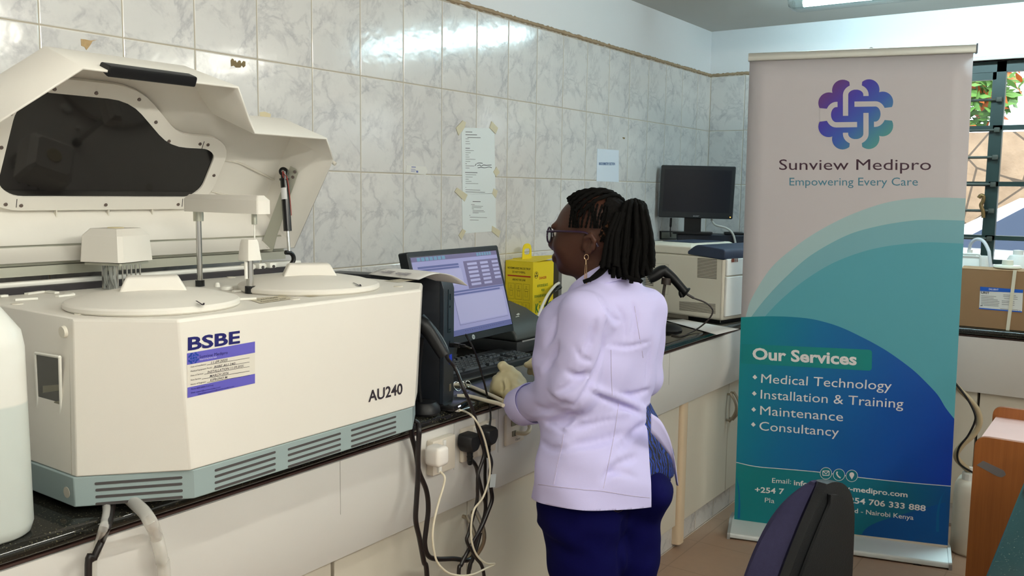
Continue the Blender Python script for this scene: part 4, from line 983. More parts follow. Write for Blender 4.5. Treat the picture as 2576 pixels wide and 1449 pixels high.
mb = MB(); mb.loft([[pq(r, l, .333) for r, l in ((.06, .20), (.30, .20), (.30, .37), (.06, .37))], [pq(r, l, .3345) for r, l in ((.06, .20), (.30, .20), (.30, .37), (.06, .37))]]); obj('output_tray', mb, M_hpn, pr)
mb = MB(); mb.prism(round_poly([(-.004, .272), (.185, .287), (.185, .30), (.14, .332), (-.004, .317)], [.012, .012, .004, .02, .012], 4), lambda l, z: pq(-.005, l, z), lambda l, z: pq(.362, l, z)); obj('navy_top', mb, M_hpn, pr, bevel=.004)
mb = MB(); mb.loft([[pq(r, l, z) for r, l in rrect(.342, .012, .005, 3, .18, -.004)] for z in (.205, .276)]); mb.loft([[pq(r, l, z) for r, l in rrect(.342, .012, .005, 3, .18, -.004)] for z in (.03, .2)]); fp = obj('front_panel', mb, M_hpw, pr, bevel=.003)
PS, NS = pq(0, .2, .1), -PRn
mb = MB()
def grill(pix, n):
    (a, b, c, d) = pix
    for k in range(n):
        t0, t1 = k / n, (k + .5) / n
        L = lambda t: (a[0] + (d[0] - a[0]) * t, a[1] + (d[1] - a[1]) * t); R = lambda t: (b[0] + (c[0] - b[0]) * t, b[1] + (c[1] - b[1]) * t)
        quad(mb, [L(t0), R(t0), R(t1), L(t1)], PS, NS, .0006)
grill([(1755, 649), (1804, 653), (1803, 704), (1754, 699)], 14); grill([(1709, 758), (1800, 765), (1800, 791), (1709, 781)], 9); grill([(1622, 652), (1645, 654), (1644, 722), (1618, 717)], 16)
obj('vent_grill', mb, M_grill, bd, smooth=0)  # flat strips, the shade between the grill bars painted as dark colour
mb = MB()
for a, b in (((1645, 662), (1682, 665)), ((1682, 665), (1680, 741)), ((1680, 741), (1645, 737)), ((1646, 620), (1745, 628)), ((1817, 655), (1812, 812))): mb.tube([on(*a, PS, NS), on(*b, PS, NS)], .0008, 5, 0)
obj('panel_seam', mb, mat('seam_cream', (176, 170, 158), .6), bd)
mb = MB(); quad(mb, [(1672, 788), (1732, 794), (1732, 804), (1672, 797)], PS, NS, .0008); obj('tray_recess_shade', mb, mat('recess_shade', (120, 112, 100), .7), bd, smooth=0)  # flat patch, shade of the tray recess painted in its colour
PFp, NFp = pq(.1, -.011, .2), -PLn
mb = MB(); quad(mb, [(1840, 651), (1848, 650), (1848, 659), (1840, 660)], PFp, NFp, .0006); quad(mb, [(1850, 650), (1852, 650), (1852, 659), (1850, 659)], PFp, NFp, .0006); quad(mb, [(1854, 650), (1856, 650), (1856, 659), (1854, 659)], PFp, NFp, .0006); obj('badge', mb, mat('badge_maroon', (110, 50, 30), .5), fp, smooth=0)
c = on(1874, 661, PFp, NFp); mb = MB(); mb.cyl(c + PLn * .001, c - PLn * .004, .009, n=20); obj('button', mb, mat('button_blue', (90, 96, 120), .35), fp)
mb = MB(); mb.loft([[pq(r, l, z) for r, l in ((.02, .02), (.34, .02), (.34, .40), (.02, .40))] for z in (.0008, .0125)]); obj('foot_plinth', mb, M_black, pr)
# old computer and dark monitor behind it
oc = empty('desktop_computer', (4.33, -.19, .9), 'black desktop computer case standing behind the cream printer under the dark monitor', 'computer')
AN = V((-.905, -.426, 0)).normalized(); AR = V((.426, -.905, 0)).normalized(); A0 = V((4.26, -.235, .9))
def aq(r, d, z): return A0 + AR * r - AN * d + V((0, 0, z))
mb = MB(); mb.loft([[aq(r, d, z) for r, d in ((-.135, -.02), (.20, -.02), (.20, .17), (-.135, .17))] for z in (0, .345)]); obj('case', mb, mat('old_pc', (24, 30, 44), .5), oc, bevel=.004)
mb = MB(); mb.loft([[aq(r, d, z) for r, d in ((.10, 0), (.195, 0), (.195, .09), (.10, .09))] for z in (.345, .358)]); obj('drive', mb, M_black, oc, bevel=.003)
am = empty('monitor', aq(0, .05, .345), 'dark switched off monitor standing in the corner above the cream printer', 'monitor', 'monitors')
aP = aq(0, .0, .5)
aTL, aTR, aBR, aBL = (on(*q, aP, AN) for q in ((1664, 415), (1852, 419), (1845, 548), (1656, 546)))
aX = (aTR - aTL).normalized(); aY = V((0, 0, 1)); W_, H_ = (aTR - aTL).length, (aTL - aBL).length; aO = aBL
def am_(u, w, o): return aO + aX * u + (aTL - aBL) / H_ * w + AN * o
mb = MB(); mb.prism(rrect(W_, H_, .006, 2, W_ / 2, H_ / 2), lambda a, b: am_(a, b, 0), lambda a, b: am_(a, b, -.05)); ab = obj('housing', mb, M_bez, am, bevel=.003)
mb = MB(); mb.prism([(.018, .030), (W_ - .018, .030), (W_ - .018, H_ - .02), (.018, H_ - .02)], lambda a, b: am_(a, b, .0006), lambda a, b: am_(a, b, -.001)); obj('screen', mb, mat('screen_off', (14, 17, 27), .3, spec=.35), ab, smooth=0)
mb = MB(); mb.text('acer', am_(W_ * .47, .008, 0), aX, aY, .009, .032, off=.001, bold=.02, shear=.25); obj('lettering', mb, mat('logo_grey', (140, 142, 146), .4), ab, smooth=0)
mb = MB(); c = am_(W_ - .012, .010, .001); mb.cyl(c, c + AN * .002, .003, n=10); obj('power_light', mb, mat('led_amber', (255, 170, 60), .4, emit=(1, .5, .1), es=1.5), ab)
mb = MB(); cx_ = W_ * .47; b0 = am_(cx_, 0, -.03); zt = A0.z + .3458
mb.loft([[V((p.x, p.y, z)) for p in (b0 + aX * a + AN * b for a, b in ((-.042, -.012), (.042, -.012), (.042, .012), (-.042, .012)))] for z in (zt + .008, b0.z + .05)])
mb.loft([[V((p.x, p.y, z)) for p in (b0 + aX * a + AN * b for a, b in rrect(.20, .13, .03, 4))] for z in (zt, zt + .010)]); obj('stand', mb, M_black, am)
mb = MB(); P = [aq(.055, -.01, .43), on(1790, 553, aq(0, .03, 0), AN), on(1800, 566, aq(0, -.025, 0), AN), on(1825, 573, aq(0, -.03, 0), AN), on(1842, 586, aq(0, -.03, 0), AN), on(1850, 612, aq(0, -.03, 0), AN), on(1851, 640, aq(0, -.03, 0), AN)]
mb.tube(P[1:], .0055, 8, 6); single('monitor_cable', mb, mat('cable_grey', (196, 196, 190), .5), 'pale grey cable curving down from the dark monitor behind the printer', 'cable')
so = empty('wall_socket', (4.15, -.012, 1.2), 'black framed wall socket on the tiles behind the dark monitor, left of it', 'socket')
mb = MB(); q4 = [aty(a, b, -.004) for a, b in ((1661, 581), (1702, 581), (1702, 602), (1661, 602))]; mb.loft([[p + V((0, -.004, 0)) for p in q4], [p + V((0, .004, 0)) for p in q4]]); obj('frame', mb, M_black, so)
mb = MB(); q4 = [aty(a, b, -.008) for a, b in ((1664, 584), (1700, 584), (1700, 600), (1664, 600))]; mb.loft([[p + V((0, -.003, 0)) for p in q4], [p for p in q4]]); obj('plate', mb, mat('socket_grey', (150, 152, 140), .5), so)
mb = MB(); mb.tube([on(1688, 548, aq(0, .02, 0), AN), on(1687, 565, aq(0, .02, 0), AN), on(1686, 580, aq(0, .02, 0), AN), on(1687, 596, aq(0, .02, 0), AN)], lambda t: .003 if t > .45 else .006, 8, 4); single('black_cable', mb, M_blackg, 'short black power cable hanging from the left underside of the dark monitor', 'cable')
# papers and the second scanner in front of the printer
mb = MB()
for k in range(3):
    z = .9012 + k * .0012; dx = .004 * k
    P = [atz(a + dx, b, z) for a, b in ((1674, 806), (1718, 803), (1860, 829), (1803, 842))]
    mb.grid(lambda u, w: (P[0] * (1 - u) + P[1] * u) * (1 - w) + (P[3] * (1 - u) + P[2] * u) * w + V((0, 0, .006 * max(0, w - .6) * u)), 6, 6)
o = single('paper_stack', mb, mat('paper', (232, 230, 228), .7), 'loose white papers on the worktop in front of the cream printer', 'papers', solid=.0006)
s2 = empty('barcode_scanner', (3.30, -.53, .9), 'black hand-held barcode scanner resting in its gooseneck stand in front of the cream printer', 'barcode scanner', 'barcode scanners on the worktop')
D2 = (V((3.27, -.52, 1.0)) - EYE).dot(FW)
def s2p(px, py, d=0): return atd(px, py, D2 + d)
mb = MB(); mb.tube([s2p(1632, 702), s2p(1648, 693), s2p(1662, 683), s2p(1676, 679)], lambda t: .020 + .004 * math.sin(t * PI), 14, 5)
hd = obj('head', mb, M_black, s2)
mb = MB(); mb.tube([s2p(1668, 680), s2p(1688, 695), s2p(1705, 713), s2p(1720, 731), s2p(1727, 737)], lambda t: .022 - .005 * math.sin(t * PI * .9) + (.004 if t > .85 else 0), 14, 5); obj('grip', mb, M_black, s2)
mb = MB(); mb.tube([s2p(1714, 726), s2p(1713, 739), s2p(1717, 746)], .010, 10, 4); obj('trigger', mb, M_black, s2)
mb = MB(); mb.tube([s2p(1677, 700), s2p(1675, 716)], .020, 12, 3); mb.tube([s2p(1673, 712), s2p(1669, 740), s2p(1667, 780), s2p(1668, 825)], .0065, 8, 5); obj('gooseneck', mb, mat('neck_brown', (48, 38, 34), .5), s2)
bc = atz(1682, 834, .9); mb = MB(); mb.lathe(bc, [(.052, 0), (.054, .008), (.046, .022), (.026, .032), (.0, .034)], 28); obj('stand', mb, M_black, s2)
mb = MB(); mb.tube([s2p(1728, 740), s2p(1745, 750)], .005, 8, 3); mb.tube([s2p(1745, 750), s2p(1772, 760), s2p(1788, 772), s2p(1793, 785), s2p(1783, 803), s2p(1762, 822), atz(1735, 838, .905), atz(1712, 846, .904), atz(1690, 843, .904)], .0032, 8, 8); obj('cable', mb, mat('cord_brown', (40, 30, 28), .45), s2)

# ------------------------------------------------------------------ notices taped to the tiles
M_tape = mat('tape_cream', (206, 198, 170), .55, var=.06, vscale=60)
def wallq(mb, pix, y=-.0012): mb.face([aty(a, b, y) for a, b in pix])
def sheet(name, pix, label, lines, m, cat='notice', text=None):
    mb = MB(); P = [aty(a, b, 0) for a, b in pix]; mb.loft([[p + V((0, -.0014, 0)) for p in P], [p + V((0, -.0002, 0)) for p in P]])
    e = empty(name, (sum((p.x for p in P)) / len(P), -.0003, min(p.z for p in P)), label, cat); obj('sheet', mb, m, e, smooth=0)
    mb = MB()
    for (x0, y0, x1, h) in lines: wallq(mb, [(x0, y0), (x1, y0 + (x1 - x0) * .02), (x1, y0 + (x1 - x0) * .02 + h), (x0, y0 + h)], -.0018)
    if lines: obj('printed_lines', mb, mat('print_faint', (116, 116, 118), .7), e, smooth=0)
    return e
M_pap = mat('paper_wall', (224, 230, 230), .6)
L1 = [(1171, 331, 1188, 1.8), (1171, 338, 1200, 1.8), (1176, 345, 1209, 1.6), (1171, 349, 1179, 1), (1171, 355, 1181, 1), (1171, 361, 1183, 1), (1171, 372, 1182, 1.8), (1171, 378, 1192, 1), (1171, 383.5, 1184, 1), (1171, 389, 1179, 1), (1171, 394.5, 1181, 1), (1171, 400, 1196, 1), (1171, 405.5, 1183, 1), (1171, 411, 1174, 1.6), (1171, 416.5, 1193, 1.2), (1171, 422, 1181, 1), (1170, 433, 1201, 1.8), (1171, 439, 1198, 1), (1171, 444.5, 1189, 1), (1171, 450, 1179, 1), (1171, 455.5, 1186, 1), (1171, 461, 1203, 1), (1171, 471, 1173, 1), (1171, 477, 1208, 1.2), (1171, 482, 1220, 1.2)]
n1 = sheet('taped_notice', [(1160, 334), (1168, 321), (1231, 323), (1243, 336), (1246, 487), (1163, 489)], 'long typed sheet with handwriting taped to the tiles, upper of two', L1, M_pap)
mb = MB()
for pts in ([(1195, 417), (1198, 412)], [(1200, 411), (1206, 410), (1214, 411)], [(1201, 417), (1207, 415), (1210, 418), (1216, 415), (1224, 416), (1236, 415)], [(1202, 422), (1210, 421), (1220, 422), (1230, 420), (1237, 422)]): mb.tube([aty(a, b, -.0018) for a, b in pts], .0011, 5, 4)
obj('handwriting', mb, M_pen, n1)
L2 = [(1189, 506, 1209, 1.8), (1185, 514, 1194, 1), (1187, 518, 1215, 1), (1187, 521.5, 1211, 1), (1187, 525, 1192, 1), (1189, 528.5, 1217, 1), (1189, 532, 1220, 1), (1189, 535, 1204, 1), (1181, 541, 1183, 1.4), (1182, 546, 1225, 1), (1182, 553, 1204, 1)]
n2 = sheet('taped_notice', [(1161, 489), (1246, 486), (1247, 575), (1237, 582), (1169, 587), (1163, 578)], 'typed sheet taped to the tiles below the longer handwritten one, lower of two', L2, M_pap)
for pix, lb_ in (([(1146, 322), (1163, 303), (1171, 308), (1168, 321), (1153, 341)], 'top left of the long notice'), ([(1231, 322), (1236, 305), (1252, 322), (1246, 337)], 'top right of the long notice'), ([(1240, 432), (1248, 420), (1256, 434), (1247, 445)], 'right edge of the long notice'), ([(1143, 482), (1149, 472), (1175, 490), (1168, 507)], 'left where the two notices join'), ([(1237, 487), (1241, 474), (1251, 480), (1246, 499)], 'right where the two notices join'), ([(1153, 592), (1163, 576), (1171, 581), (1160, 603)], 'bottom left of the lower notice'), ([(1237, 568), (1258, 581), (1254, 597), (1236, 582)], 'bottom right of the lower notice')):
    mb = MB(); P = [aty(a, b, 0) for a, b in pix]; mb.loft([[p + V((0, -.0024, 0)) for p in P], [p + V((0, -.0004, 0)) for p in P]]); single('tape_piece', mb, M_tape, 'piece of cream masking tape at the ' + lb_, 'tape', 'tape on the notices', smooth=0)
n3 = sheet('section_sign', [(1502, 374), (1556, 378), (1556, 458), (1500, 456)], 'small white sheet on the tiles reading BIOCHEMISTRY SECTION', [], mat('paper_blueish', (222, 232, 244), .55))
mb = MB(); a, b, c = aty(1506, 415, 0), aty(1546, 415.5, 0), aty(1506, 408, 0); mb.text('BIOCHEMISTRY SECTION', a, b - a, c - a, (c - a).length, (b - a).length, off=.0022, bold=.02); obj('lettering', mb, mat('print_blue', (70, 104, 150), .6), n3, smooth=0)
n4 = sheet('tape_label', [(1022, 416), (1070, 419), (1075, 430), (1070, 440), (1021, 434)], 'small taped label with blue writing on the tiles left of the notices', [], mat('tape_white', (218, 216, 210), .5), 'label')
mb = MB()
for x0, y0, x1, h in ((1035, 419, 1046, 2), (1034, 425, 1045, 1), (1034, 428, 1046, 1), (1034, 431, 1044, 1), (1047, 429, 1052, 5)): wallq(mb, [(x0, y0), (x1, y0 + .6), (x1, y0 + .6 + h), (x0, y0 + h)], -.0018)
obj('printed_lines', mb, mat('print_bluegrey', (104, 112, 170), .6), n4, smooth=0)

# ------------------------------------------------------------------ sockets in the fascia
M_sock = mat('socket_white', (226, 216, 200), .4)
def socket(name, x0, x1, z0, z1, label, depth, cat='socket', y=-.645):
    e = empty(name, ((x0 + x1) / 2, y, z0), label, cat, 'sockets in the white fascia'); mb = MB(); mb.box((x0, y - depth, z0), (x1, y, z1), bev=.004); return e, obj('plate', mb, M_sock, e)
e, p_ = socket('wall_socket', 1.618, 1.706, .755, .843, 'white single socket under the worktop holding the white charger', .022)
mb = MB(); mb.box((1.654, -.671, .822), (1.664, -.666, .838), bev=.001); obj('switch', mb, M_white, p_)
e, p_ = socket('wall_socket', 1.747, 1.893, .755, .843, 'white double socket under the worktop holding two black plugs', .012)
mb = MB()
for x in (1.793, 1.848): mb.box((x, -.662, .820), (x + .011, -.656, .838), bev=.001)
pieces('switch', mb, M_white, p_)
e, p_ = socket('data_outlet', 1.944, 2.032, .752, .840, 'white data outlet with grey jacks beside the cuff of the person', .010, 'outlet')
mb = MB(); mb.box((1.966, -.658, .805), (1.99, -.654, .822)); mb.box((1.995, -.658, .803), (2.018, -.654, .82)); mb.box((1.97, -.658, .775), (1.986, -.654, .79)); pieces('jack', mb, mat('jack_grey', (128, 122, 104), .5), p_)
mb = MB(); mb.text('Clipsal', V((1.986, -.655, .760)), V((1, 0, 0)), V((0, 0, 1)), .006, .022, off=.001); obj('lettering', mb, M_ink, p_, smooth=0)
mb = MB(); mb.tube([(1.985, -.657, .783), (2.0, -.68, .782), (2.02, -.68, .79), (2.035, -.668, .80)], .006, 8, 4); single('data_plug', mb, mat('plug_cream', (214, 202, 172), .5), 'short cream data plug lead in the outlet under the sleeve', 'plug')
# charger, plugs
ch = empty('phone_charger', (1.664, -.69, .755), 'white rounded phone charger plugged into the single socket', 'charger')
cc = aty(1105, 1147, -.70); mb = MB(); mb.box((cc.x - .022, -.716, cc.z - .024), (cc.x + .022, -.668, cc.z + .024), bev=.011, seg=4); obj('body', mb, mat('charger_white', (244, 238, 230), .35), ch)
mb = MB(); mb.box((cc.x - .006, -.706, cc.z - .040), (cc.x + .004, -.697, cc.z - .022), bev=.002); obj('connector', mb, M_white, ch)
def plug(q, label, x):
    c = aty(*q, -.68); e = empty('power_plug', (c.x, -.68, c.z - .03), label, 'plug', 'black plugs in the double socket')
    mb = MB(); prof = round_poly([(-.024, .022), (.024, .022), (.026, -.006), (.012, -.027), (-.012, -.027), (-.026, -.006)], .009, 3)
    mb.loft([[(c.x + a * k, yy, c.z + b * k) for a, b in prof] for yy, k in ((-.658, 1), (-.672, 1), (-.690, .93), (-.697, .75))]); obj('body', mb, mat('plug_black', (28, 28, 30), .5), e)
    mb = MB(); mb.lathe((c.x, -.678, c.z - .024), [(.0085, 0), (.0075, -.012), (.0085, -.013), (.0072, -.022), (.008, -.023), (.006, -.034), (.0045, -.036)], 14); obj('strain_relief', mb, M_black, e)
    return V((c.x, -.678, c.z - .058))
pe1 = plug((1184, 1112), 'black three-pin plug in the left half of the double socket', 0)
pe2 = plug((1229, 1095), 'black three-pin plug in the right half of the double socket', 1)
Z5 = lambda a, b, y: aty(900 + a / 2.64, 900 + b / 2.64, y)
def hang(name, pts, r, m, label, y=-.672, tail=True, cat='cable', dy=0):
    P = [p if isinstance(p, V) else (Z5(*p, y) if len(p) == 2 else Z5(p[0], p[1], p[2])) for p in pts]
    if tail:
        l = P[-1]; P += [V((l.x + .01, y + .0, l.z * .5)), V((l.x - .02, y - .02, r + .02)), V((l.x - .12, y - .05, r + .002))]
    mb = MB(); mb.tube(P, r, 10, 7); return single(name, mb, m, label, cat, 'cables hanging below the worktop')
M_cord = mat('cord_black', (30, 24, 24), .35); M_cordw = mat('cord_white', (234, 224, 200), .4)
def V5(a, b, y): return Z5(a, b, y)
hang('power_cable', [V5(352, 470, -.664), (362, 530), (378, 590), (392, 660), (408, 760), (455, 880), (468, 1000), (455, 1130), (445, 1230), (465, 1310), (520, 1336), (640, 1335), (720, 1345), (765, 1318), (792, 1240), (812, 1160)], .0062, M_cord, 'thick black cable from the analyser looping low and back up into the bundle', y=-.664, tail=False)
hang('power_cable', [V5(372, 420, -.672), (398, 436, -.676), (407, 480), (404, 560), (400, 660), (400, 780), (390, 950), (385, 1080), (410, 1200), (438, 1350), (460, 1460)], .0062, M_cord, 'thick black cable from the analyser falling straight to the floor, leftmost', y=-.690)
hang('scanner_cable', [atd(1122, 893, DS - .005), V5(600, 10, -.672), V5(648, 70, -.675), (700, 200), (745, 300), (780, 400), (800, 480), (832, 590), (838, 650), (800, 770), (795, 860), (790, 960), (740, 1150), (725, 1220), (780, 1320), (840, 1460)], .0045, M_cord, 'black cable from the left-hand scanner crossing in front of the double socket', y=-.708)
hang('plug_cable', [pe1 + V((0, 0, .015)), (785, 720), (802, 800), (828, 900), (848, 970), (840, 1060), (790, 1200), (765, 1330), (735, 1460)], .0052, M_cord, 'black cable hanging from the left black plug', y=-.679)
hang('plug_cable', [pe2 + V((0, 0, .015)), (886, 690), (878, 770), (884, 860), (892, 940), (862, 1030), (815, 1140), (740, 1270), (690, 1370), (670, 1460)], .0052, M_cord, 'black cable hanging from the right black plug with a white tag', y=-.695)
hang('power_cable', [V5(835, 600, -.66), (846, 690), (845, 800), (852, 930), (842, 1050), (800, 1180), (770, 1280), (745, 1400), (735, 1460)], .0045, M_cord, 'black cable in the middle of the bundle between the two plug cables', y=-.660)
mb = MB(); q = [Z5(a, b, -.702) for a, b in ((884, 775), (918, 772), (910, 858), (876, 862))]; mb.loft([[p + V((0, -.0008, 0)) for p in q], [p + V((0, .0008, 0)) for p in q]]); tg_ = single('cable_tag', mb, M_pap, 'white paper tag wrapped on the cable of the right black plug', 'tag', smooth=0)
hang('charging_cable', [V((cc.x - .001, -.7015, cc.z - .036)), (576, 790), (570, 850), (540, 950), (512, 1060), (497, 1170), (505, 1270), (530, 1360), (600, 1428), (690, 1447), (770, 1436), (850, 1400), (910, 1369), (850, 1364), (790, 1310), (757, 1220), (753, 1120), (772, 1010), (830, 930), (868, 820), (878, 720), (855, 590), (820, 480), (765, 392), V5(700, 352, -.665), V5(672, 350, -.66)], .0026, M_cordw, 'thin white charging cable looping from the charger up to the worktop edge', y=-.722, tail=False)
mb = MB(); a, b = V5(676, 350, -.655), V5(644, 346, -.65); mb.tube([a, b], .0045, 8, 0); single('cable_plug', mb, M_white, 'white plug end of the charging cable lying on the worktop edge', 'plug')
for k, (pts, lb_) in enumerate((([(1132, 968), (1160, 968), (1182, 972), (1214, 985), (1250, 1001), (1266, 1009)], 'upper of two white cables lying on the worktop towards the sleeve'), ([(1150, 996), (1180, 997), (1225, 1008), (1250, 1014), (1266, 1020)], 'lower of two white cables lying on the worktop towards the sleeve'))):
    P = [atz(a, b, .9055) for a, b in pts]; mb = MB(); mb.tube(P, .0052, 10, 6); single('network_cable', mb, M_cordw, lb_, 'cable', 'white cables on the worktop')
mb = MB()
for k in range(3):
    c = atz(1150 + 14 * k, 972 - 3 * k, .918); rr = .014 - .002 * k
    mb.tube([c + V((rr * math.cos(t), rr * .5 * math.sin(t), rr * math.sin(t) * .8)) for t in [2 * PI * j / 12 for j in range(13)]], .0012, 6, 2)
single('wire_coil', mb, M_chrome, 'small bright coil of wire on the worktop beside the tower foot', 'wire')
# clear drain tubes leaving the analyser
M_ctube = NT('clear_tube')
def _ct():
    t = M_ctube; tr = t.n('BsdfTransparent'); tr.inputs[0].default_value = (.93, .92, .89, 1); df = t.n('BsdfPrincipled') if False else t.b
    df.inputs['Base Color'].default_value = rgb(236, 233, 228); df.inputs['Roughness'].default_value = .06
    lw = t.n('LayerWeight'); lw.inputs[0].default_value = .45; f = t.math('ADD', t.math('MULTIPLY', lw.outputs['Facing'], .45), .3)
    mx = t.n('MixShader'); t.put(mx.inputs[0], f); t.nt.links.new(tr.outputs[0], mx.inputs[1]); t.nt.links.new(df.outputs[0], mx.inputs[2]); t.nt.links.new(mx.outputs[0], t.nt.nodes['Material Output'].inputs[0]); return t.m
M_ctube = _ct()
def drain(pts, r, m, label, y=-.672):
    P = [atz(*p[:2], p[2]) if len(p) == 3 else aty(*p, y) for p in pts]; l = P[-1]; P += [V((l.x, y, .5)), V((l.x + .01, y - .01, .05)), V((l.x + .05, y - .03, r + .003))]
    mb = MB(); mb.tube(P, r, 14, 7); return single('drain_tube', mb, m, label, 'tube', 'tubes leaving the analyser')
drain([(330, 1258, .9135), (348, 1274, .9135), (364, 1290, .913), (380, 1316, .906), (392, 1345), (401, 1380), (408, 1415), (413, 1449)], .0110, M_ctube, 'thick clear drain tube falling over the worktop edge', -.672)
drain([(268, 1270, .9085), (269, 1288, .9085), (265, 1312, .9085), (260, 1330, .908), (251, 1358), (243, 1390), (232, 1449)], .0072, M_ctube, 'thin clear drain tube left of the thick one', -.664)
drain([(282, 1272, .9075), (276, 1306, .9075), (269, 1328, .9075), (258, 1356), (247, 1380), (236, 1405), (222, 1449)], .0058, M_cord, 'black tube crossing the thin clear drain tube', -.684)
# ------------------------------------------------------------------ roll-up banner
bA = V((3.505, -.706, 0)); bS = V((.224, -.829, 0)).normalized(); bN = V((-bS.y, bS.x, 0))   # bN points away from the camera
bn = empty('roll_up_banner', (3.66, -1.09, 0), 'tall roll-up advertising banner with blue curves and a service list standing on the floor', 'banner')
BP0 = bA + bN * .080
def bp_(px, py, o=.0): return on(px, py, BP0 - bN * o, bN)
def banner_material(name, stops, axis='s', rough=.42):
    """printed colours running across the sheet"""
    t = NT(name); g = t.n('NewGeometry'); dt = t.n('VectorMath', operation='DOT_PRODUCT'); sb_ = t.n('VectorMath', operation='SUBTRACT')
    t.put(sb_.inputs[0], g.outputs['Position']); sb_.inputs[1].default_value = BP0; t.put(dt.inputs[0], sb_.outputs[0]); dt.inputs[1].default_value = bS
    x, y, z = t.xyz(g.outputs['Position'])
    f = t.math('DIVIDE', dt.outputs['Value'], .85)
    if axis == 'd': f = t.math('ADD', t.math('MULTIPLY', f, .78), t.math('MULTIPLY', t.math('SUBTRACT', .95, z), .26))
    if axis == 'l': f = t.math('ADD', t.math('MULTIPLY', t.math('SUBTRACT', dt.outputs['Value'], .26), 1.75), t.math('MULTIPLY', t.math('SUBTRACT', 1.93, z), 1.75))
    return t.set(Base_Color=t.ramp(f, stops), Roughness=rough)
R_ = rgb
M_bw = mat('banner_white', (214, 207, 210), .42)
mb = MB()
C4 = [bp_(1886, 150), bp_(2449, 128), bp_(2384, 1374), bp_(1847, 1308)]
mb.grid(lambda u, w: (C4[0] * (1 - u) + C4[1] * u) * (1 - w) + (C4[3] * (1 - u) + C4[2] * u) * w, 12, 20)
sheet_ = obj('printed_sheet', mb, M_bw, bn, smooth=60, solid=.0008); sheet_.modifiers['solid'].offset = -1 if False else 0
def edge_pt(px, side):
    """pixel on the left or right border of the print at a height"""
    t = (px - 150) / 1158; return (1886 + (1847 - 1886) * t, px) if side == 'l' else (2449 + (2384 - 2449) * ((px - 128) / 1246), px)
def Z3(a, b): return (1840 + a / 3.8125, 480 + b / 3.8125)
def Z4(a, b): return (1820 + a / 4.025, 820 + b / 4.025)
def Z5b(a, b): return (1800 + a / 3.903, 1120 + b / 3.903)
def smooth_px(pts, n=8): return [(p.x, p.y) for p in bez([(a, b, 0) for a, b in pts], n)]
def region(name, pix, o, m, parent):
    mb = MB(); vs = [mb.bm.verts.new(bp_(a, b, o)) for a, b in pix]; e = [mb.bm.edges.new((vs[i], vs[(i + 1) % len(vs)])) for i in range(len(vs))]
    bmesh.ops.triangle_fill(mb.bm, use_beauty=True, edges=e); return obj(name, mb, m, parent, smooth=0)
RB = [edge_pt(y, 'r') for y in (1374,)] + [edge_pt(1308, 'l')]
ca = smooth_px([Z3(133, 1235), Z3(150, 1160), Z3(200, 1020), Z3(380, 740), Z3(620, 530), Z3(880, 360), Z3(1180, 215), Z3(1500, 110), Z3(1800, 70), Z3(2000, 65), edge_pt(499, 'r')])
cb_ = smooth_px([Z3(175, 1235), Z3(200, 1195), Z3(330, 1030), Z3(520, 830), Z3(760, 620), Z3(1100, 430), Z3(1400, 340), Z3(1700, 290), Z3(1900, 278), edge_pt(555, 'r')])
cc_ = smooth_px([Z3(300, 1235), Z3(330, 1195), Z3(480, 1040), Z3(700, 860), Z3(960, 700), Z3(1240, 590), Z3(1500, 530), Z3(1800, 498), Z3(1950, 495), edge_pt(613, 'r')])
cd_ = smooth_px([edge_pt(798, 'l'), Z3(400, 1203), Z3(700, 1220), Z3(900, 1260), Z3(1100, 1330), Z3(1340, 1449), Z4(1400, 110), Z4(1650, 250), Z4(1900, 430), Z4(2050, 570), Z4(2170, 700), Z4(2250, 830), edge_pt(1054, 'r')])
region('printed_curve', ca + [edge_pt(1100, 'r'), edge_pt(804, 'l')], .0008, mat('print_pale_blue', (176, 208, 212), .42), sheet_)
region('printed_curve', cb_ + [edge_pt(1100, 'r'), (1886, 806)], .0011, mat('print_light_teal', (128, 186, 198), .42), sheet_)
region('printed_curve', cc_ + [edge_pt(1110, 'r'), (1920, 812)], .0014, mat('print_mid_teal', (92, 174, 190), .42), sheet_)
M_deep = banner_material('print_deep_blue', [(0.02, R_(0, 142, 146)), (.32, R_(0, 114, 170)), (.62, R_(0, 88, 176)), (.95, R_(0, 54, 172))], 'd')
region('printed_curve', cd_ + RB, .0018, M_deep, sheet_)
fl = smooth_px([edge_pt(1163, 'l'), Z5b(400, 210), Z5b(700, 236), Z5b(1030, 266), Z5b(1400, 315), Z5b(1900, 368), edge_pt(1223, 'r')])
M_foot = banner_material('print_footer', [(0.05, R_(0, 132, 140)), (.55, R_(0, 120, 142)), (.8, R_(0, 104, 140)), (1, R_(0, 78, 150))], 's')
region('footer', fl + RB, .0021, M_foot, sheet_)
region('footer', smooth_px([Z5b(1385, 1010), Z5b(1500, 800), Z5b(1900, 660), Z5b(2260, 560)]) + [edge_pt(1374, 'r'), (2150, 1345)], .0023, mat('print_footer_blue', (0, 84, 160), .42), sheet_)
def swoosh(pts, pts2): region('footer_wave', smooth_px(pts) + smooth_px(pts2)[::-1], .0025, mat('print_wave', (0, 100, 165), .42), sheet_)
swoosh([Z5b(208, 320), Z5b(232, 430), Z5b(242, 560), Z5b(240, 720)], [Z5b(206, 330), Z5b(222, 450), Z5b(226, 560), Z5b(216, 718)])
swoosh([Z5b(2268, 420), Z5b(2220, 520), Z5b(2196, 660), Z5b(2195, 850)], [Z5b(2266, 425), Z5b(2205, 530), Z5b(2172, 660), Z5b(2165, 850)])
M_pw = mat('print_offwhite', (246, 243, 246), .45)
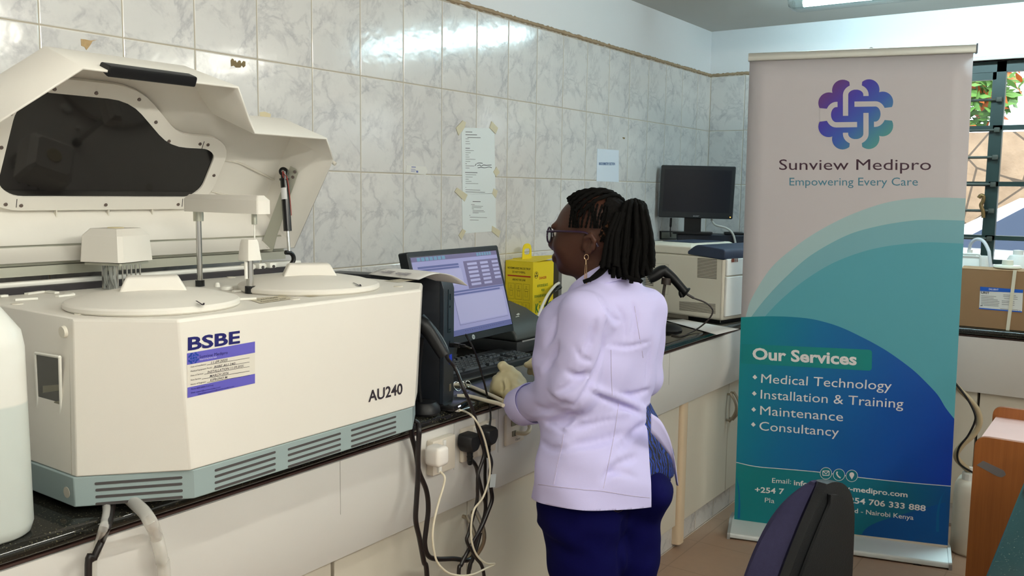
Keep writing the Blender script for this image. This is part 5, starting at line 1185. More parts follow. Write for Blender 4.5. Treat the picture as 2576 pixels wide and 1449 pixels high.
def pline(mb, pts, w, o):
    for (a, b) in zip(pts[:-1], pts[1:]):
        d = V((b[0] - a[0], b[1] - a[1], 0)); 
        if d.length < 1e-6: continue
        d.normalize(); nx, ny = -d.y * w / 2, d.x * w / 2
        mb.face([bp_(a[0] + nx, a[1] + ny, o), bp_(b[0] + nx, b[1] + ny, o), bp_(b[0] - nx, b[1] - ny, o), bp_(a[0] - nx, a[1] - ny, o)])
mb = MB(); pline(mb, fl, 1.7, .0026); obj('footer_line', mb, M_pw, sheet_, smooth=0)
for k, (cx_, cy_) in enumerate((Z5b(1084, 276), Z5b(1212, 290), Z5b(1338, 301))):
    r_ = 14.6; region('contact_icon', [(cx_ + r_ * math.cos(a), cy_ + r_ * math.sin(a)) for a in [2 * PI * j / 28 for j in range(28)]], .0028, M_foot, sheet_)
    mb = MB(); pline(mb, [(cx_ + r_ * math.cos(2 * PI * j / 28), cy_ + r_ * math.sin(2 * PI * j / 28)) for j in range(29)], 1.2, .0031)
    if k == 0:
        for p in ([(-8, -6), (8, -6), (8, 5), (-8, 5)],): pline(mb, [(cx_ + a, cy_ + b) for a, b in p + p[:1]], 1.8, .0031)
        pline(mb, [(cx_ - 8, cy_ - 6), (cx_, cy_ + 1), (cx_ + 8, cy_ - 6)], 1.6, .0031)
    if k == 1: pline(mb, [(cx_ - 4, cy_ - 8), (cx_ - 6, cy_ - 3), (cx_ - 2, cy_ + 4), (cx_ + 4, cy_ + 8)], 3.4, .0031)
    if k == 2:
        P = [(cx_ + 6 * math.cos(a), cy_ - 3 + 6 * math.sin(a)) for a in [math.radians(150 + 240 * j / 14) for j in range(15)]] + [(cx_, cy_ + 9)]
        mb.face([bp_(a, b, .0031) for a, b in P]); mb.face([bp_(cx_ + 2.4 * math.cos(a), cy_ - 3 + 2.4 * math.sin(a), .0031 - .0) + bN * -.0004 for a in [2 * PI * j / 12 for j in range(12)]]) if False else None
    obj('contact_symbol', mb, M_pw, sheet_, smooth=0)
region('heading_box', round_poly([(1866, 865), (2194, 880), (2193, 933), (1864, 914)], [1, 9, 9, 1], 4), .0022, banner_material('print_heading', [(0, R_(0, 134, 140)), (.5, R_(10, 140, 138)), (1, R_(14, 146, 138))], 's'), sheet_)
def BT(mb, s, L, R, T, o=.0026, bold=0):
    a, b, c = bp_(*L, o), bp_(*R, o), bp_(*T, o); mb.text(s, a, b - a, c - a, (c - a).length, (b - a).length, off=0, bold=bold)
mb = MB(); BT(mb, 'Our Services', (1893, 903), (2155, 918), (1893, 874), .0026, .03)
BT(mb, 'Medical Technology', (1914.4, 962.9), (2242.4, 982), (1915.7, 939.3)); BT(mb, 'Installation & Training', (1913.2, 1002.6), (2272, 1027), (1914, 979))
BT(mb, 'Maintenance', (1912, 1043), (2120.6, 1060), (1912.4, 1019.5)); BT(mb, 'Consultancy', (1910, 1082), (2110, 1098), (1910.7, 1059))
for c in ((1899, 948.5), (1897.5, 989.7), (1896, 1030), (1895, 1067.7)): mb.face([bp_(c[0] + a, c[1] + b, .0026) for a, b in ((-6, 0), (0, -6), (6, 1), (0, 6))])
BT(mb, 'Email:', (1942, 1214.3), (1989.6, 1217.4), (1942.7, 1201.5)); BT(mb, 'info@sunview-medipro.com', (1997, 1220), (2283, 1251), (1997, 1207), .0026, .02)
BT(mb, '+254 7', (1898.6, 1237.9), (1972, 1243), (1899.2, 1224), .0026, .02); BT(mb, '+254 706 333 888', (2120, 1262.5), (2328.5, 1286), (2120.5, 1248), .0026, .02)
BT(mb, 'Pla', (1923.8, 1263.5), (1948, 1266), (1924.3, 1251)); BT(mb, 'd - Nairobi Kenya', (2149.7, 1290), (2298, 1308), (2150, 1278), .0026, .01)
obj('lettering', mb, M_pw, sheet_, smooth=0)
mb = MB(); BT(mb, 'Sunview Medipro', (1960, 427.2), (2342, 427.6), (1960, 399.5), .0008); obj('lettering', mb, mat('print_plum', (62, 24, 48), .45), sheet_, smooth=0)
mb = MB(); BT(mb, 'Empowering Every Care', (1986, 466.5), (2309, 466.8), (1986, 446), .0008); obj('lettering', mb, mat('print_teal_text', (74, 134, 158), .45), sheet_, smooth=0)
# emblem: eight lobes round a square, four white U-shaped bands woven over it
M_emb = banner_material('print_emblem', [(.0, R_(92, 40, 116)), (.22, R_(96, 44, 132)), (.42, R_(62, 50, 176)), (.62, R_(50, 92, 186)), (.82, R_(66, 140, 164)), (1, R_(84, 164, 142))], 'l')
def emblem(pt, s, parent, m_fill, m_band, o0):
    """pt(x, y, o) maps emblem units to the surface"""
    mb = MB()
    fill = lambda poly, o: mb.face([pt(a, b, o) for a, b in poly])
    k = 0
    for sx in (1, -1):
        for sy in (1, -1):
            for cx_, cy_ in ((120, 222), (245, 108)):
                fill([(sx * cx_ + 96 * math.cos(2 * PI * j / 32), sy * cy_ + 96 * math.sin(2 * PI * j / 32)) for j in range(32)], o0 + k * s); k += .08
    fill([(-207, -202), (207, -202), (207, 202), (-207, 202)], o0 + k * s); fill([(-245, -110), (245, -110), (245, 110), (-245, 110)], o0 + (k + .08) * s); fill([(-120, -225), (120, -225), (120, 225), (-120, 225)], o0 + (k + .16) * s)
    e = obj('emblem', mb, m_fill, parent, smooth=0)
    mb = MB(); c = [(-93, -12), (-93, 178)] + [(-93 * math.cos(PI * j / 16), 178 + 72 * math.sin(PI * j / 16)) for j in range(1, 16)] + [(93, 178), (93, 166)]
    wd = 24
    for q in range(4):
        pts = []
        for x, y in c:
            for _ in range(q): x, y = y, -x
            pts.append((x, y))
        L, R = [], []
        for i, p in enumerate(pts):
            a = pts[max(i - 1, 0)]; b = pts[min(i + 1, len(pts) - 1)]; d = V((b[0] - a[0], b[1] - a[1], 0)).normalized()
            L.append((p[0] - d.y * wd, p[1] + d.x * wd)); R.append((p[0] + d.y * wd, p[1] - d.x * wd))
        for i in range(len(pts) - 1): mb.face([pt(*L[i], o0 + 1.2 * s), pt(*L[i + 1], o0 + 1.2 * s), pt(*R[i + 1], o0 + 1.2 * s), pt(*R[i], o0 + 1.2 * s)])
        # the notch between the two lobes outside the arc
        x0 = [(-52, 236), (52, 236), (62, 330), (-62, 330)]
        pp = []
        for x, y in x0:
            for _ in range(q): x, y = y, -x
            pp.append((x, y))
        mb.face([pt(a, b, o0 + 1.25 * s) for a, b in pp])
    obj('emblem_band', mb, m_band, e, smooth=0)
emblem(lambda x, y, o: bp_(2152.8 + x / 3.622, 287.7 - y / 3.622 + x * -.004, o), .001, sheet_, M_emb, M_bw, .0008)
M_embS = mat('print_emblem_small', (24, 62, 150), .4)
def stk(x, y, o): return on(486 + x / 25.5, 900.5 - y / 23 - x / 25.5 * .18, (1, YFA, 1.1), (0, 1, 0)) - V((0, o, 0))
emblem(stk, .0004, sticker, M_embS, bpy.data.materials['sticker_violet'], .0008)
# rails, base, pole
M_rail = mat('rail_aluminium', (214, 214, 206), .35, .55)
tL, tR = bp_(1883, 146), bp_(2455, 124); bS2 = (tR - tL).normalized()
mb = MB(); mb.prism(round_poly([(-.012, -.014), (.010, -.014), (.010, .018), (-.012, .018)], .004, 2), lambda d, z: tL + bN * d + V((0, 0, z)), lambda d, z: tR + bN * d + V((0, 0, z))); tr_ = obj('top_rail', mb, M_rail, bn, bevel=.001)
mb = MB(); mb.prism([(-.013, -.016), (.012, -.016), (.012, .020), (-.013, .020)], lambda d, z: tR + bN * d + V((0, 0, z)), lambda d, z: tR + bS2 * .005 + bN * d + V((0, 0, z))); obj('end_cap', mb, mat('cap_grey', (96, 100, 110), .4), tr_)
mb = MB(); mb.tube([bp_(2184, 127) + V((0, 0, .004)), bp_(2187, 122), bp_(2192, 120), bp_(2197, 123), bp_(2199, 127) + V((0, 0, .004))], .0022, 6, 4); obj('pole_hook', mb, M_chrome, tr_)
pc_ = (bp_(2150, 1330) + bp_(2190, 140)) / 2 + bN * .03; mb = MB(); mb.cyl((pc_.x, pc_.y, .05), (pc_.x, pc_.y, 1.99), .012, n=14); obj('pole', mb, M_rail, bn)
prof = round_poly([(-.002, .006), (.004, .024), (.074, .060), (.090, .062), (.20, .046), (.205, .006)], [.003, .006, .003, .004, .01, .003], 3)
L0, R0 = bA + bS * .010, bA + bS * .846
mb = MB(); mb.prism(prof, lambda d, z: L0 + bN * d + V((0, 0, z)), lambda d, z: R0 + bN * d + V((0, 0, z))); bb = obj('base', mb, mat('base_silver', (216, 222, 222), .38, .45), bn, smooth=30)
for q0, q1 in ((L0, L0 - bS * .012), (R0, R0 + bS * .012)):
    mb = MB(); mb.prism([(d * 1.02 - .003, z * 1.08 if z > .01 else 0) for d, z in prof], lambda d, z: q0 + bN * d + V((0, 0, z)), lambda d, z: q1 + bN * d + V((0, 0, z))); obj('end_cap', mb, mat('cap_chrome', (170, 170, 168), .38, .8), bb, smooth=40)
for s_ in (.12, .72):
    mb = MB(); p = bA + bS * s_; mb.prism([(.0, 0), (.22, 0), (.22, .007), (.0, .007)], lambda d, z: p + bN * d + V((0, 0, z)), lambda d, z: p + bS * .03 + bN * d + V((0, 0, z))); obj('foot', mb, M_black, bb)
mb = MB(); mb.loft([[bp_(a, b, .003 + k) for a, b in ((1847, 1308), (2384, 1372), (2383, 1378), (1846, 1313))] for k in (0, .002)]); obj('clamp_strip', mb, mat('clamp_white', (226, 220, 206), .5), bb)

# ------------------------------------------------------------------ under the window
M_kraft = mat('kraft_card', (150, 118, 84), .75, var=.06, vscale=10); M_uri = mat('label_white', (226, 228, 224), .5); M_ublue = mat('label_blue', (20, 90, 190), .45)
kx = 4.205
kc = empty('cardboard_carton', (4.36, -1.66, .9), 'brown cardboard carton with a DILUENT label on the worktop below the window', 'carton', 'cartons below the window')
ya, yb = atx(2413, 750, kx).y, -1.86; zt = atx(2415, 676, kx).z
mb = MB(); mb.box((kx, yb, .9008), (kx + .14, ya, zt), bev=.002, seg=1); kb_ = obj('box', mb, M_kraft, kc)
mb = MB(); mb.face([(kx, yb, zt + .001), (kx + .068, yb, zt + .008), (kx + .068, ya, zt + .008), (kx, ya, zt + .001)]); mb.face([(kx + .075, yb, zt + .008), (kx + .14, yb, zt + .001), (kx + .14, ya, zt + .001), (kx + .075, ya, zt + .008)]); obj('flap', mb, M_kraft, kc, smooth=0, solid=.003)
KP, KN = V((kx, 0, 0)), V((-1, 0, 0))
mb = MB(); quad(mb, [(2466, 721), (2574, 729), (2571, 786), (2463, 777)], KP, KN, .0006); lb_ = obj('label', mb, M_uri, kb_, smooth=0)
mb = MB(); quad(mb, [(2466, 721), (2574, 729), (2573.5, 737), (2465.5, 732)], KP, KN, .001); quad(mb, [(2463, 774), (2571, 783), (2571, 786), (2463, 777)], KP, KN, .001); obj('label_band', mb, M_ublue, lb_, smooth=0)
mb = MB(); lab(mb, 'DILUENT', (2488, 729.5), (2512, 731), (2488, 725), KP, KN, .0013, bold=.01); obj('lettering', mb, M_pw, lb_, smooth=0)
mb = MB(); lab(mb, 'URIT', (2468, 738.5), (2489, 740), (2468, 732.5), KP, KN, .001, bold=.02); obj('lettering', mb, M_ink, lb_, smooth=0)
mb = MB()
for k, (x0, y0, x1) in enumerate(((2468, 743, 2506), (2468, 747, 2500), (2468, 751, 2510), (2468, 755, 2514), (2468, 759, 2514), (2468, 763, 2512), (2474, 767, 2512), (2524, 741, 2556), (2524, 745, 2560), (2526, 750, 2560), (2520, 756, 2552), (2520, 760, 2552), (2520, 765, 2552), (2516, 776, 2560))): quad(mb, [(x0, y0), (x1, y0 + (x1 - x0) * .07), (x1, y0 + (x1 - x0) * .07 + 1.2), (x0, y0 + 1.2)], KP, KN, .001)
quad(mb, [(2466, 768), (2472, 766), (2472, 770), (2466, 770)], KP, KN, .001); lab(mb, 'CE', (2560, 783), (2568, 784), (2560, 779), KP, KN, .001); obj('print', mb, mat('print_grey2', (130, 132, 132), .6), lb_, smooth=0)
mb = MB(); quad(mb, [(2549, 679), (2558, 680), (2539, 834), (2530, 833)], KP, KN, .0025); mb.loft([[on(a, b, KP, KN) - V((k, 0, 0)) for a, b in ((2549, 679), (2558, 680), (2539, 834), (2530, 833))] for k in (.0005, .0022)]); obj('strap', mb, mat('strap_cream', (226, 222, 200), .4), kb_, smooth=0)
uc = empty('reagent_carton', (4.45, -1.33, .9), 'white reagent carton with red stripes half hidden behind the banner edge', 'carton', 'cartons below the window')
ux = 4.36; y0_, y1_ = -1.24, atx(2420, 750, ux).y - .02
mb = MB(); zt2 = atx(2405, 690, ux).z; mb.box((ux, y1_, .9008), (ux + .2, y0_, zt2), bev=.002, seg=1); ub = obj('box', mb, M_uri, uc)
UP_, UN_ = V((ux, 0, 0)), V((-1, 0, 0))
mb = MB()
for z0, z1 in ((zt2 - .016, zt2 - .004), (.915, .945)): mb.face([(ux - .0006, y1_, z0), (ux - .0006, y0_, z0), (ux - .0006, y0_, z1), (ux - .0006, y1_, z1)])
obj('stripe', mb, mat('stripe_red', (150, 40, 44), .5), ub, smooth=0)
mb = MB()
for b_, q in (('URIT', 714), ('URIT', 731)): a = atx(2396, q, ux); mb.text(b_, a, V((0, -1, 0)), V((0, 0, 1)), .011, .036, off=.0007, bold=.02)
obj('lettering', mb, mat('print_bluedark', (24, 52, 110), .6), ub, smooth=0)
# white can behind the cartons, tubing, spare lid
M_can = mat('can_plastic', (234, 236, 232), .4)
wc = empty('jerrycan', (4.66, -1.43, .9), 'white plastic jerrycan with a hose on the worktop under the window, behind the brown carton', 'jerrycan')
yl, yr = atx(2400, 650, 4.60).y, atx(2487, 650, 4.60).y
mb = MB(); mb.loft([[(x, y, z) for x, y in rrect(.13, yl - yr, .03, 4, 4.665, (yl + yr) / 2)] for z in (.9, 1.16)] + [[(x, y, 1.178) for x, y in rrect(.11, (yl - yr) * .9, .03, 4, 4.665, (yl + yr) / 2)]]); wb = obj('body', mb, M_can, wc, smooth=50)
rp_ = [atx(a, b, 4.5995) for a, b in round_poly([(2412, 638), (2466, 640), (2466, 690), (2410, 690)], 6, 3)]; mb = MB(); mb.tube(rp_ + rp_[:1], .0045, 8, 0); obj('grip_rim', mb, M_can, wb)
mb = MB(); c = atx(2440, 632, 4.64); mb.lathe((c.x, c.y, 1.176), [(.026, 0), (.026, .01), (.012, .012), (.012, .03), (0, .031)], 20); obj('cap', mb, M_can, wc)
mb = MB(); mb.tube([atx(2438, 628, 4.64), atx(2443, 612, 4.62), atx(2456, 602, 4.6), atx(2473, 606, 4.58), atx(2486, 628, 4.56), atx(2490, 650, 4.55), V((4.55, -1.53, .95))], .0075, 10, 6); single('hose', mb, mat('hose_clear', (228, 232, 238), .2, alpha=.75), 'pale clear hose arching out of the white jerrycan under the window', 'hose')
mb = MB(); c = V((kx + .075, atx(2535, 660, kx + .075).y, zt + .0085)); mb.lathe(c, [(.052, 0), (.054, .004), (.050, .012), (.022, .013), (.021, .034), (0, .035)], 28); single('plastic_lid', mb, mat('lid_milky', (226, 228, 214), .4), 'milky plastic lid with a knob lying on top of the brown carton', 'lid')
mb = MB(); mb.lathe(V((4.71, atx(2562, 640, 4.72).y, .9)), [(.055, 0), (.055, .25), (.035, .285), (.022, .29), (.022, .31), (0, .312)], 24); single('bottle', mb, M_can, 'white bottle on the worktop under the window right of the jerrycan', 'bottle')
mb = MB(); mb.tube([(4.60, -1.60, 1.19), (4.60, -1.575, 1.215), (4.60, -1.61, 1.235), (4.60, -1.65, 1.215), (4.60, -1.66, 1.18), (4.61, -1.66, .93)], .005, 8, 6) if False else None
# jerrycan on the floor with hose and cable
fx_, fy_ = 3.985, -1.575
fc = empty('jerrycan', (fx_, fy_, 0), 'white floor jerrycan holding a brownish hose beside the banner', 'jerrycan')
mb = MB(); mb.loft([[(fx_ + x * k, fy_ + y * k, z) for x, y in rrect(.17, .17, .06, 6)] for z, k in ((0, .92), (.012, 1), (.25, 1), (.285, .97), (.305, .85), (.315, .55))]); obj('body', mb, mat('can_worn', (226, 222, 208), .5, var=.05, vscale=25), fc, smooth=60)
nk = atd(2412, 1206, 0.1); nx_, ny_ = fx_ - .03, fy_ + .028
mb = MB(); mb.lathe((nx_, ny_, .305), [(.026, 0), (.03, .004), (.03, .03), (.026, .034), (.012, .035), (.012, .055), (0, .056)], 12); obj('cap', mb, M_can, fc, smooth=25)
mb = MB(); mb.box((fx_ + .0, fy_ - .06, .30), (fx_ + .05, fy_ - .0, .335), bev=.012); obj('carry_handle', mb, M_can, fc)
def fp_(px, py): return on(px, py, (nx_ - .0, ny_, 0), (-.93, -.37, 0))
mb = MB(); mb.tube([V((nx_, ny_, .34)), fp_(2406, 1150), fp_(2420, 1120), fp_(2450, 1092), fp_(2465, 1062), fp_(2458, 1030), fp_(2436, 1002), fp_(2412, 978), fp_(2385, 948), fp_(2360, 925)], lambda t: .0125 - .003 * t, 12, 7); single('drain_hose', mb, mat('hose_brown', (176, 160, 130), .3, var=.2, vscale=30), 'brownish translucent hose curving up out of the floor jerrycan', 'hose')
def fp_(px, py): return on(px, py, (nx_ - .024, ny_, 0), (-.93, -.37, 0))
mb = MB(); mb.tube([V((nx_ - .022, ny_ - .012, .345)), fp_(2413, 1165), fp_(2411, 1130), fp_(2436, 1095), fp_(2452, 1062), fp_(2452, 1040), fp_(2434, 1004), fp_(2410, 972), fp_(2384, 942), fp_(2360, 918)], .0042, 8, 7); single('black_cable', mb, M_blackg, 'thin black cable following the brownish hose above the floor jerrycan', 'cable')

# ------------------------------------------------------------------ wooden trolley, island bench
def wood():
    t = NT('red_oak'); tc = t.n('TexCoord'); mp_ = t.n('Mapping'); mp_.inputs['Scale'].default_value = (40, 40, 1.2); t.nt.links.new(tc.outputs['Object'], mp_.inputs['Vector'])
    n = t.noise(mp_.outputs[0], 2.2, 6, .6, .3); c = t.mix(n, rgb(128, 70, 26), rgb(176, 108, 52)); c = t.mix(t.math('MULTIPLY', t.noise(mp_.outputs[0], 9, 3), .3), c, rgb(110, 58, 22))
    return t.set(Base_Color=c, Roughness=.4)
M_wood = wood(); M_edge = mat('edge_beech', (196, 138, 84), .5)
tS = V((-.01, -1, 0)).normalized(); tB = V((-tS.y, tS.x, 0)); t0 = atz(2452, 1110, .735); t0 = V((t0.x, t0.y, 0))
tl = empty('wooden_trolley', t0 + tS * .2 + tB * .18, 'wood-grain side table with a pink top tray standing beyond the island bench', 'trolley')
def tq(s, d, z): return t0 + tS * s + tB * d + V((0, 0, z))
pan = round_poly([(0, 0.02), (.46, .02), (.46, .752), (0, .752)], [.001, .001, .03, .035], 5)
mb = MB(); mb.prism(pan, lambda s, z: tq(s, 0, z), lambda s, z: tq(s, .018, z)); p1 = obj('side_panel', mb, M_wood, tl, bevel=.0015)
pan2 = round_poly([(0, 0.02), (.46, .02), (.46, .772), (0, .772)], [.001, .001, .03, .03], 5)
mb = MB(); mb.prism(pan2, lambda s, z: tq(s, .36, z), lambda s, z: tq(s, .378, z)); obj('side_panel', mb, M_wood, tl, bevel=.0015)
mb = MB(); mb.loft([[tq(s, d, z) for s, d in ((.01, .018), (.45, .018), (.45, .36), (.01, .36))] for z in (.722, .738)]); obj('top', mb, mat('pink_laminate', (226, 196, 192), .5, var=.05, vscale=12), tl)
mb = MB(); mb.loft([[tq(s, d, z) for s, d in ((.01, .018), (.45, .018), (.45, .36), (.01, .36))] for z in (.2, .216)]); obj('shelf', mb, M_wood, tl)
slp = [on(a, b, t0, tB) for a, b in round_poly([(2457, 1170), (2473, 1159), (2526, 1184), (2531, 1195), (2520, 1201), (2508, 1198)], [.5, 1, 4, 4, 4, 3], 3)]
mb = MB(); mb.loft([[p - tB * .001 for p in slp], [p + tB * .001 for p in slp]]); obj('hand_slot_shade', mb, mat('slot_shade', (108, 104, 104), .5), p1, smooth=0)  # thin patch on the panel, its grey paints the shade inside the slot
for s_, d_ in ((.03, .03), (.43, .03), (.03, .35), (.43, .35)):
    mb = MB(); mb.cyl(tq(s_, d_, 0), tq(s_, d_, .0205), .018, n=14); obj('castor', mb, M_black, tl)
ib = empty('island_bench', (2.1, -2.6, 0), 'island bench with a dark glossy granite top in the near right corner', 'bench')
mb = MB(); mb.prism([(-1.856, .752), (-1.852, .757), (-1.852, .778), (-1.857, .782), (-3.3, .782), (-3.3, .752)], lambda y, z: (1.35, y, z), lambda y, z: (2.74, y, z)); obj('top', mb, M_gran, ib, smooth=40)
mb = MB(); mb.box((1.40, -3.25, .08), (2.69, -1.90, .752)); obj('cabinet', mb, M_lam, ib)
mb = MB(); mb.box((1.44, -3.2, 0), (2.65, -1.95, .081)); obj('plinth', mb, M_black, ib)

# ------------------------------------------------------------------ office chair
cf_ = math.radians(76); F_c = V((math.cos(cf_), math.sin(cf_), 0)); R_c = V((F_c.y, -F_c.x, 0))
c0 = atd(2072, 1300, 1.80); c0.z = 0
oc2 = empty('office_chair', (c0.x, c0.y, 0), 'office chair with a worn black shell and blue-grey fabric back in the foreground', 'chair')
TZ = .874
def half(z, side=1):
    t = min((z - .44) / (TZ - .44), 1)
    if side < 0: return .195 * (1 - max(0, (t - .10) / .90) ** 1.7) ** .85
    return .125 * (1 - max(0, (t - .74) / .26) ** 2.3) ** .5
def ch(w, f, z): return c0 + R_c * w + F_c * f + V((0, 0, z))
def cbend(w, z): return .5 * w * w + .10 * (z - .62) ** 2
def shellrings(f0, f1, inset, zt):
    n = 26; zs = [.44 + (zt - .44) * (1 - (1 - i / n) ** 1.9) for i in range(n + 1)]; zs[-1] = zt - .0006
    out = []
    for z in zs:
        zz = .44 + (z - .44) * (TZ - .44) / (zt - .44); h = max(half(zz) - inset, .003); l = max(half(zz, -1) - inset, .003); K = 12
        ws = [-l + (h + l) * k / K for k in range(K + 1)]
        g1 = f1(min((z - .44) / (zt - .44), 1)) if callable(f1) else f1
        fr = [ch(w, f0 + cbend(w, z), z) for w in ws]; bk = [ch(w, f0 + (g1 - f0) * (1 - .35 * (abs(2 * (w + l) / (h + l) - 1)) ** 4) + cbend(w, z), z) for w in ws[::-1]]
        out.append(fr + bk)
    return out
M_fab = mat('chair_fabric', (56, 54, 80), .9, var=.12, vscale=120, bump=.4, bscale=600, spec=.1); M_shell = mat('chair_shell', (22, 23, 25), .45, var=.25, vscale=14, bump=.25, bscale=300, spec=.4)
mb = MB(); mb.loft(shellrings(-.012, .016, 0, TZ)); br = obj('back_shell', mb, M_shell, oc2, smooth=50, bevel=.006, bseg=3)
mb = MB(); mb.loft(shellrings(-.020, -.011, .022, TZ - .020)); obj('shell_panel', mb, M_shell, br, smooth=50, bevel=.004)
mb = MB(); n = 20; rings = []
for r_ in shellrings(.016, lambda t: .026 + .090 * (1 - t ** 7), .008, TZ - .004): rings.append(r_)
mb.loft(rings); obj('back_cushion', mb, M_fab, oc2, smooth=60, bevel=.026, bseg=4)
mb = MB(); mb.tube([ch(0, -.024, .62), ch(0, -.045, .55), ch(0, -.04, .44), ch(0, .06, .405), ch(0, .2, .40)], .020, 10, 5); obj('back_bracket', mb, M_black, oc2)
def seatrings(z0, z1, k): return [[ch(x, y + .20, z) for x, y in rrect(.40 * q, .34 * q, .09 * q, 6)] for z, q in ((z0, k), ((z0 + z1) / 2, 1), (z1, k * .97))]
mb = MB(); mb.loft(seatrings(.41, .47, .95)); obj('seat', mb, M_fab, oc2, smooth=60)
mb = MB(); mb.cyl(ch(0, .20, .09), ch(0, .20, .415), .025, n=16); obj('gas_column', mb, M_black, oc2)
for k in range(5):
    a = 2 * PI * k / 5 + .4; mb = MB(); e_ = ch(.25 * math.cos(a), .10 + .25 * math.sin(a), .075); mb.tube([ch(0, .10, .10), e_], lambda t: .022 - .008 * t, 8, 0); l_ = obj('leg', mb, M_black, oc2)
    mb = MB(); d_ = V((math.cos(a), math.sin(a), 0)); c_ = V((e_.x, e_.y, .03)); t_ = R_c * math.cos(a + PI / 2) + F_c * math.sin(a + PI / 2); mb.cyl(c_ - t_ * .018, c_ + t_ * .018, .03, n=18); obj('castor', mb, M_blackg, l_)
